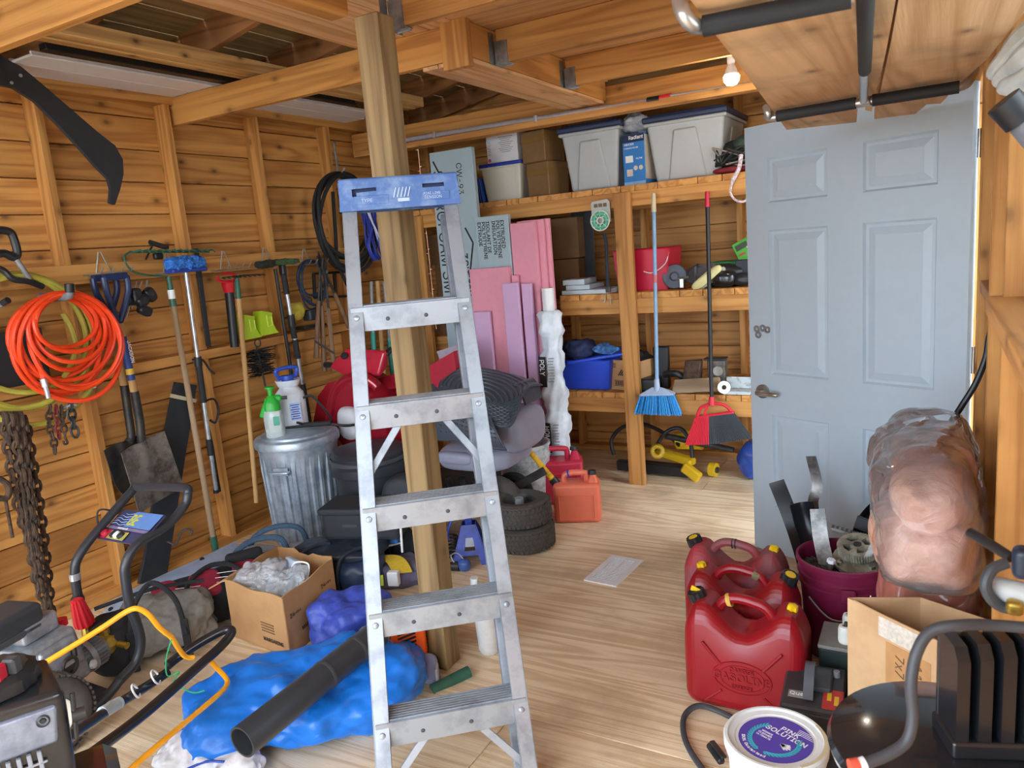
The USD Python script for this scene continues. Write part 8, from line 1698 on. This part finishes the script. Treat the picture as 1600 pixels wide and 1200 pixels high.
part(t, 'clamp', cat(bar((-0.581, 2.037, 0.030), (-0.525, 1.970, 0.030), 0.022, 0.02, b=0.006), bar((-0.572, 2.035, 0.045), (-0.517, 1.969, 0.050), 0.018, 0.008, b=0.003)), dark_steel)

# ================================================================ carton in front of the insulation
c1, c2, c3, c4 = V(-0.195, 2.10, 0), V(0.026, 1.935, 0), V(0.13, 2.09, 0), V(-0.02, 2.165, 0)
card2 = worn('cardboard_pale', '#cba67c', '#bb946a', 0.5, 0.8, 0, 4)
t = thing('large_carton', 'large crushed pale carton with clear tape and handwriting, in front of the pink insulation', 'box', (c1 + c2 + c3 + c4) / 4)
def wall_(a, b, h, nm='side'):
    u = unit(b - a); L = np.linalg.norm(b - a); part(t, nm, box((a + b) / 2 + V(0, 0, h / 2), (L, 0.005, h), np.stack([u, np.cross(V(0, 0, 1), u), V(0, 0, 1)], 1), 0.001), card2, smooth=False)
for a, b, h in ((c1, c2, 0.55), (c2, c3, 0.545), (c3, c4, 0.55), (c4, c1, 0.55)): wall_(a, b, h)
part(t, 'bottom', plate([q + V(0, 0, 0.003) for q in (c1, c2, c3, c4)], 0.004), card2, smooth=False)
u_ = unit(c2 - c1); n_ = unit(V(u_[1], -u_[0], 0)); Rt = np.stack([u_, -n_, V(0, 0, 1)], 1)
pf = lambda x, z: c1 + u_ * x + n_ * 0.0030 + V(0, 0, z)
part(t, 'flap', plate([c2 + V(0, 0, 0.545), c1 + u_ * 0.02 + V(0, 0, 0.55), c1 + u_ * 0.06 + V(0.055, 0.05, 0.50), c2 + V(0.02, 0.07, 0.50)], 0.004), card2, smooth=False)
film_t = plain('clear_tape', '#d6cdc0', 0.12, var=0.15, scale=90, coat=0.8, bump=0.4)
part(t, 'packing_tape', box(pf(0.165, 0.515), (0.125, 0.0015, 0.055), Rt), film_t, label='shiny clear packing tape'); part(t, 'tan_patch', box(pf(0.19, 0.36), (0.13, 0.001, 0.24), Rt), plain('card_patch', '#b98a58', 0.7))
ink = plain('pencil_ink', '#6a5138', 0.7)
for s_, x, h in (('7x7 1000', 0.155, 0.026), ('110V', 0.205, 0.026)): part(t, 'handwriting', text(s_, h, pf(x, 0.46) + n_ * 0.001, (0, 0, -1), u_, 0.0006), ink)
# ================================================================ insulation in plastic
def insul(name):
    if name in _M: return _M[name]
    _M[name] = usdkit.material(stage, '/World/Looks/' + name, {
        'g': ('geometry', {}), 'n': ('noise_texture', {'scale': 7.0, 'detail': 8.0, 'roughness': 0.65}), 'n2': ('noise_texture', {'scale': 16.0, 'detail': 9.0, 'roughness': 0.6, 'distortion': 1.2}),
        'r': ('rgb_ramp', {'ramp': [(0.28, S('#9a6546')), (0.42, S('#bd8468')), (0.52, S('#cc9880')), (0.62, S('#bf8a6e')), (0.75, S('#d8ad9c'))]}),
        'b': ('bump', {'strength': 0.6, 'distance': 0.03}),
        'p': ('principled_bsdf', {'roughness': 0.75, 'coat_weight': 0.9, 'coat_roughness': 0.12})},
        [('g.position', 'n.vector'), ('g.position', 'n2.vector'), ('n.fac', 'r.fac'), ('r.color', 'p.base_color'), ('n2.fac', 'b.height'), ('b.normal', 'p.coat_normal'), ('b.normal', 'p.normal')], surface='p.BSDF')
    return _M[name]
ins = insul('pink_insulation')
t = thing('insulation_bag', 'puffy bag of pink-brown insulation in shiny clear plastic between carton and door', 'insulation', (0.0, 2.45, 0.58))
part(t, 'lower_pillow', soft((-0.015, 2.37, 0.72), (0.235, 0.82, 0.20), 4.0, rot((0, 1, 0), -0.06), 0.04, 7, 5, 121, False), ins, smooth=60)
part(t, 'upper_pillow', soft((0.0, 2.38, 0.85), (0.21, 0.76, 0.18), 3.0, rot((0, 1, 0), -0.22), 0.035, 8, 5, 122, False), ins, smooth=60)
filmc = clear_plastic('loose_film', (0.95, 0.96, 0.97), 0.05, 0.07, 1.3)
part(t, 'wrapping_film', soft((-0.012, 2.38, 0.79), (0.275, 0.93, 0.36), 3.6, rot((0, 1, 0), -0.08), 0.03, 7, 5, 126, False, 3), filmc, smooth=60)
part(t, 'loose_film', soft((-0.055, 2.50, 0.875), (0.19, 0.42, 0.17), 2.4, rot((0, 1, 0), 0.1), 0.06, 7, 5, 123, False), filmc, smooth=60)
part(t, 'film_corner', drape(lambda u, v: V(-0.135 - 0.03 * u, 2.22 + 0.07 * v * (1 - u), 0.635 - 0.015 * u + 0.05 * v * (1 - u)), 6, 6, 0.002), filmc)
t = thing('insulation_roll', 'dark pink insulation bundle in plastic underneath the puffy insulation bag', 'insulation', (-0.01, 2.55, 0))
part(t, 'bundle', soft((-0.005, 2.53, 0.305), (0.27, 0.60, 0.61), 4, None, 0.04, 5, 5, 124), plain('insulation_dark', '#a2604f', 0.6, var=0.25, scale=9, coat=0.6), smooth=60)
# ================================================================ foreground at the right edge
dz = 0.70; dc = V(0.040, 1.305, dz)
t = thing('black_dome', 'glossy black round dome on a drum, nearest at the lower right', 'dome', (dc[0], dc[1], 0))
domem = plain('dome_black', '#141518', 0.14, var=0.05, coat=0.5)
part(t, 'dome', lathe([(0.191, -0.025), (0.195, -0.012), (0.189, 0.0), (0.15, 0.012), (0.10, 0.020), (0, 0.024)], dc, None, 56), domem)
part(t, 'drum', lathe([(0, 0.001), (0.12, 0.001), (0.13, 0.02), (0.14, dz - 0.05), (0.18, dz - 0.025), (0, dz - 0.025)], V(dc[0], dc[1], 0), None, 40), blk)
tw = np.array((0.092, 1.304, 0.722)); Rw = rotz(0.35)
t = thing('finned_block', 'black block of upright chamfered fins standing on the glossy dome', 'heat sink', tw)
tw = tw + V(0, 0, 0.0)
part(t, 'base', rbox(tw + V(0.0, 0, 0.014), (0.15, 0.09, 0.03), 0.006, Rw), gl_blk)
for k in range(4):
    x = -0.050 + 0.033 * k
    part(t, 'fin', prism([(-0.035, 0.02), (0.04, 0.02), (0.04, 0.165 + 0.004 * k), (0.025, 0.185 + 0.004 * k), (-0.02, 0.185 + 0.004 * k), (-0.035, 0.17 + 0.004 * k)], 0.019, Rw @ np.stack([V(0, -1, 0), V(0, 0, 1), V(-1, 0, 0)], 1), tw + Rw @ V(x, 0, 0)), gl_blk, smooth=False)
part(t, 'back_plate', box(tw + Rw @ V(0.0, 0.035, 0.10), (0.14, 0.012, 0.15), Rw, 0.003), gl_blk)
t = thing('grey_cable', 'thick dark grey cable looping in the lower right foreground with a red and white end', 'cable', (-0.083, 0.973, 0.863))
part(t, 'cable', tube(spline([(0.138, 1.112, 1.030), (0.081, 1.103, 1.030), (0.037, 1.078, 1.035), (0.004, 1.068, 1.025), (-0.013, 1.053, 0.998), (-0.019, 1.041, 0.956), (-0.016, 1.034, 0.914), (-0.023, 1.023, 0.882), (-0.046, 1.006, 0.866), (-0.072, 0.989, 0.857)], 7), 0.0076, 12), dk_grey)
part(t, 'white_sleeve', tube([(-0.071, 0.990, 0.858), (-0.079, 0.985, 0.856)], 0.009, 12), white_pl); part(t, 'red_end', tube([(-0.079, 0.985, 0.856), (-0.089, 0.979, 0.855)], 0.010, 12), plain('end_orange', '#c9503a', 0.5))
t = thing('trimmer_handle', 'pale grey shaft with a black tube clamp and cable loop at the right edge', 'tool handle', (0.095, 1.124, 1.093))
part(t, 'shaft', tube([(0.079, 1.176, 1.050), (0.167, 1.134, 1.057)], 0.017, 16), plain('shaft_pale', '#a8a9a6', 0.5)); part(t, 'black_tube', tube([(0.052, 1.242, 1.104), (0.078, 1.209, 1.100), (0.100, 1.185, 1.094)], 0.0075, 12), blk)
part(t, 'clamp', rbox((0.112, 1.169, 1.096), (0.026, 0.03, 0.045), 0.010), plain('clamp_navy', '#1c2534', 0.4)); part(t, 'cable_loop', tube(spline([(0.093, 1.169, 1.092), (0.076, 1.158, 1.085), (0.068, 1.149, 1.066), (0.075, 1.149, 1.046), (0.089, 1.154, 1.033), (0.107, 1.153, 1.033)], 6), 0.0078, 10), dk_grey)
part(t, 'wing_nut', rbox((0.102, 1.140, 1.042), (0.02, 0.02, 0.02), 0.006), brass_m)
t = thing('wall_cable', 'black cable hanging down the wall in front of the door hinge', 'cable', (0.042, 2.900, 0.803))
part(t, 'cable', tube(spline([(0.164, 2.800, 1.214), (0.153, 2.800, 1.163), (0.146, 2.800, 1.101), (0.120, 2.800, 1.017), (0.083, 2.800, 0.941), (0.053, 2.800, 0.881), (0.037, 2.800, 0.823)], 7), 0.010, 10), blk)

# ================================================================ overhead rack, boards and lamp
ZR = 1.90
chrome = plain('rack_tube_steel', '#b9b9b6', 0.28, 0.85)
foam = plain('foam_tube', '#1e1f22', 0.7)
t = thing('overhead_rack', 'steel tube rack with black foam sleeves hanging under the loft at the right', 'rack', (-0.15, 1.9, ZR))
part(t, 'front_tube', tube(spline([(-0.381, 1.333, 1.990), (-0.369, 1.287, 1.955), (-0.354, 1.255, 1.920), (-0.343, 1.262, 1.902), (-0.330, 1.290, 1.900), (-0.232, 1.296, 1.900), (-0.111, 1.304, 1.900)], 6), 0.0125, 14), chrome)
part(t, 'rear_tube', tube(spline([(-0.460, 2.506, 1.935), (-0.451, 2.496, 1.910), (-0.434, 2.515, 1.900), (-0.193, 2.475, 1.900), (-0.041, 2.480, 1.900), (0.050, 2.469, 1.900), (0.075, 2.501, 1.920), (0.090, 2.675, 1.970)], 6), 0.0115, 14), chrome)
part(t, 'spine_tube', tube([(-0.184, 2.443, 1.900), (-0.099, 1.340, 1.900), (-0.076, 1.074, 1.900)], 0.0105, 14), chrome)
part(t, 'foam_sleeve', tube([(-0.331, 1.289, 1.900), (-0.115, 1.304, 1.900)], 0.0165, 16), foam); part(t, 'foam_sleeve', tube([(-0.428, 2.504, 1.900), (-0.207, 2.472, 1.900)], 0.0165, 16), foam); part(t, 'foam_sleeve', tube([(-0.163, 2.471, 1.900), (0.049, 2.467, 1.900)], 0.0165, 16), foam)
part(t, 'foam_sleeve', tube([(-0.145, 1.955, 1.900), (-0.093, 1.269, 1.900)], 0.0135, 16), foam)
part(t, 'tee_joint', tube([(-0.206, 2.487, 1.900), (-0.165, 2.469, 1.900)], 0.0135, 14), chrome)
for a in [(-0.381, 1.333, 1.990), (0.090, 2.675, 1.970)]:
    part(t, 'hanger_tube', tube([a, (a[0], a[1], 2.50)], 0.0115, 12), chrome)
def slab(lab, pts, z0, th):
    P = [V(q[0], q[1], z0) for q in pts]
    t_ = thing('rough_plank', lab, 'plank', P[0]); part(t_, 'plank', plate([q + V(0, 0, th / 2) for q in P], th), rough_y, smooth=False)
slab('widest rough-sawn plank on the overhead rack, left of the middle tube', [(-0.301, 0.907, 1.923), (-0.349, 1.414, 1.923), (-0.387, 1.868, 1.923), (-0.442, 2.490, 1.923), (-0.497, 3.104, 1.923), (-0.263, 3.176, 1.923), (-0.130, 1.729, 1.923), (-0.079, 1.102, 1.923)], 1.923, 0.035)
slab('narrow planed plank between the middle tube and the broad right plank on the rack', [(-0.075, 1.106, 1.923), (-0.123, 1.736, 1.923), (-0.210, 2.856, 1.923), (-0.195, 2.916, 1.923), (-0.102, 1.931, 1.923), (-0.035, 1.140, 1.923)], 1.923, 0.03)
slab('rough waney plank with a chipped end at the right of the overhead rack', [(-0.033, 1.143, 1.923), (-0.083, 1.779, 1.923), (-0.202, 3.154, 1.923), (-0.071, 3.175, 1.923), (-0.033, 2.942, 1.923), (0.007, 2.980, 1.923), (0.052, 2.567, 1.923), (0.102, 2.210, 1.923), (0.135, 1.771, 1.923), (0.139, 1.440, 1.923)], 1.923, 0.035)
slab('upper plank lying across the other planks on the overhead rack', [(-0.235, 0.996, 1.960), (-0.332, 1.531, 1.960), (-0.183, 1.683, 1.960), (-0.050, 1.657, 1.960), (-0.022, 1.177, 1.960)], 1.96, 0.03)
# bulb
bp = np.array((-0.874, 3.900, 2.290))
t = thing('light_bulb', 'lit white bulb in a holder under the loft joist beside the rough planks', 'light bulb', bp)
part(t, 'glass', lathe([(0, -0.040), (0.023, -0.034), (0.037, -0.015), (0.039, 0.004), (0.030, 0.018), (0, 0.018)], bp, None, 26), emit('bulb_glow', (1.0, 0.90, 0.72), 60.0), label='glowing bulb')
part(t, 'neck', lathe([(0.033, 0.015), (0.026, 0.038), (0.015, 0.06), (0.014, 0.075), (0, 0.075)], bp, None, 20), white_pl)
part(t, 'holder', lathe([(0.017, 0.06), (0.019, 0.07), (0.019, 0.10), (0.045, 0.115), (0.045, 0.125), (0, 0.125)], bp, None, 22), white_pl)
part(t, 'stem', cyl(bp + V(0, 0, 0.12), (bp[0], bp[1], 2.512), 0.008, n=10), white_pl)
# pole lying on the ledge of the back beam
t = thing('painters_pole', 'long clear-grey extension pole with a red and black joint lying along the back beam', 'pole', (-2.093, 4.310, 2.306))
py = lambda q: V(q[0], q[1], q[2])
part(t, 'lower_tube', tube([(-3.203, 4.310, 2.341), (-2.794, 4.310, 2.338), (-1.435, 4.310, 2.319)], 0.0155, 14), plain('pole_grey', '#b3aeb6', 0.3, 0.3)); part(t, 'upper_tube', tube([(-1.312, 4.310, 2.324), (-0.943, 4.310, 2.319), (-0.828, 4.310, 2.315)], 0.011, 12), plain('pole_silver', '#c3c5c9', 0.3, 0.6))
part(t, 'black_joint', tube([(-1.435, 4.310, 2.319), (-1.363, 4.310, 2.318)], 0.0215, 16), blk); part(t, 'red_joint', tube([(-1.363, 4.310, 2.318), (-1.301, 4.310, 2.322)], 0.0205, 16), plain('joint_red', '#d42b3c', 0.4))
for q in [(-2.139, 4.300, 2.327), (-2.889, 4.300, 2.338)]: part(t, 'clip', box(q, (0.02, 0.04, 0.045), None, 0.005), plain('pole_silver', '#c3c5c9'))
# things laid on the tie beams at the left
wh_s = plain('siding_white', '#dedce0', 0.45, var=0.02)
ZB = 2.512
for lab, x0, x1, y0, y1 in (('white siding panel lying on the tie beams against the left wall', -3.60, -3.42, 1.95, 4.25), ('second white siding panel on the tie beams, farther from the wall', -3.415, -3.26, 1.95, 4.2)):
    t = thing('siding_panel', lab, 'siding panel', ((x0 + x1) / 2, (y0 + y1) / 2, ZB))
    part(t, 'panel', box(((x0 + x1) / 2, (y0 + y1) / 2, ZB + 0.006), (x1 - x0, y1 - y0, 0.010), None, 0.002), wh_s)
    part(t, 'lip', box((x1 - 0.01, (y0 + y1) / 2, ZB + 0.016), (0.012, y1 - y0, 0.012), None, 0.002), wh_s)
solo('black_strip', box((-3.18, 2.9, ZB + 0.02), (0.05, 1.9, 0.03), None, 0.004), blk, 'long black strip lying on the tie beams beside the white siding panels', 'strip')
kn_y = wood('knotty_board', '#cfa56a', '#94693a', 'y', tone=0.08, knots=1.2, knot_scale=5)
for lab, x, z, h in (('knotty squared timber on the tie beams at the left, nearer the middle of the shed', -2.985, ZB, 0.088), ('knotty squared timber on the tie beams at the left, nearer the wall', -3.055, ZB, 0.06)):
    solo('squared_timber', box((x, 2.75, z + h / 2 + 0.001), (0.062, 3.1, h * 0.7), None, 0.004), kn_y, lab, 'timber')
solo('round_pole', tube([(-2.109, 2.347, 2.545), (-2.140, 2.688, 2.545), (-2.169, 3.088, 2.545)], 0.035, 16), kn_y, 'peeled pale pole lying on the loft edge left of the post', 'pole')
t = thing('plastic_sheeting', 'bunched white plastic sheeting tucked at the upper right above the door', 'plastic sheeting', (0.144, 1.960, 1.864))
for q in ([(0.098, 2.012, 1.850), (0.123, 1.986, 1.880), (0.163, 1.946, 1.915), (0.206, 1.895, 1.946)], [(0.106, 1.990, 1.832), (0.133, 1.963, 1.854), (0.172, 1.920, 1.877), (0.216, 1.881, 1.906)], [(0.112, 1.967, 1.818), (0.144, 1.939, 1.824), (0.191, 1.898, 1.834)]):
    part(t, 'fold', tube(spline(q, 6), [0.010 + 0.018 * min(1, k / 8) + 0.003 * math.sin(k * 0.7) for k in range(6 * (len(q) - 1) + 1)], 9), plain('film_white', '#b9bdba', 0.4, var=0.25, scale=15, bump=0.3))
t = thing('capped_rod', 'grey rod with a black end cap poking in at the right edge above the door', 'rod', (0.119, 1.745, 1.751))
part(t, 'rod', tube([(0.132, 1.750, 1.738), (0.204, 1.770, 1.638)], 0.026, 16), plain('rod_grey', '#6c6d74', 0.45)); part(t, 'cap', tube([(0.106, 1.742, 1.769), (0.136, 1.751, 1.731)], 0.031, 18), blk)

# ================================================================ repeats carry one group each
groups = {'fuel_can': 'big red fuel cans', 'small_fuel_can': 'small fuel cans by the tyres', 'foam_sheet': 'foam sheets leaning by the shelves', 'storage_tote': 'grey totes on the top shelf', 'taped_parcel': 'taped parcels on the top shelf',
          'brown_carton': 'brown cartons at the back shelves', 'tool_hanger': 'wire tool hangers on the left wall', 'loppers': 'loppers on the left wall', 'mower_blade': 'mower blades in the bucket', 'garden_pole': 'poles in the left corner',
          'foam_offcut': 'foam offcuts on the middle shelf', 'rubber_mat': 'rubber mats on the scooter', 'short_chain': 'short chains under the hoses', 'plastic_bag': 'plastic bags in the margarine box', 'rough_plank': 'planks on the overhead rack',
          'wheel_chock': 'lime green chocks on the lower rail', 'siding_panel': 'white siding panels on the tie beams', 'squared_timber': 'squared timbers on the tie beams', 'garden_tyre': 'small tyres beside the scooter'}
for p in stage.GetPrimAtPath('/World').GetChildren():
    base = p.GetName().rsplit('_', 1)[0] if p.GetName()[-3:].isdigit() else p.GetName()
    if base in groups: p.SetCustomDataByKey('group', groups[base])
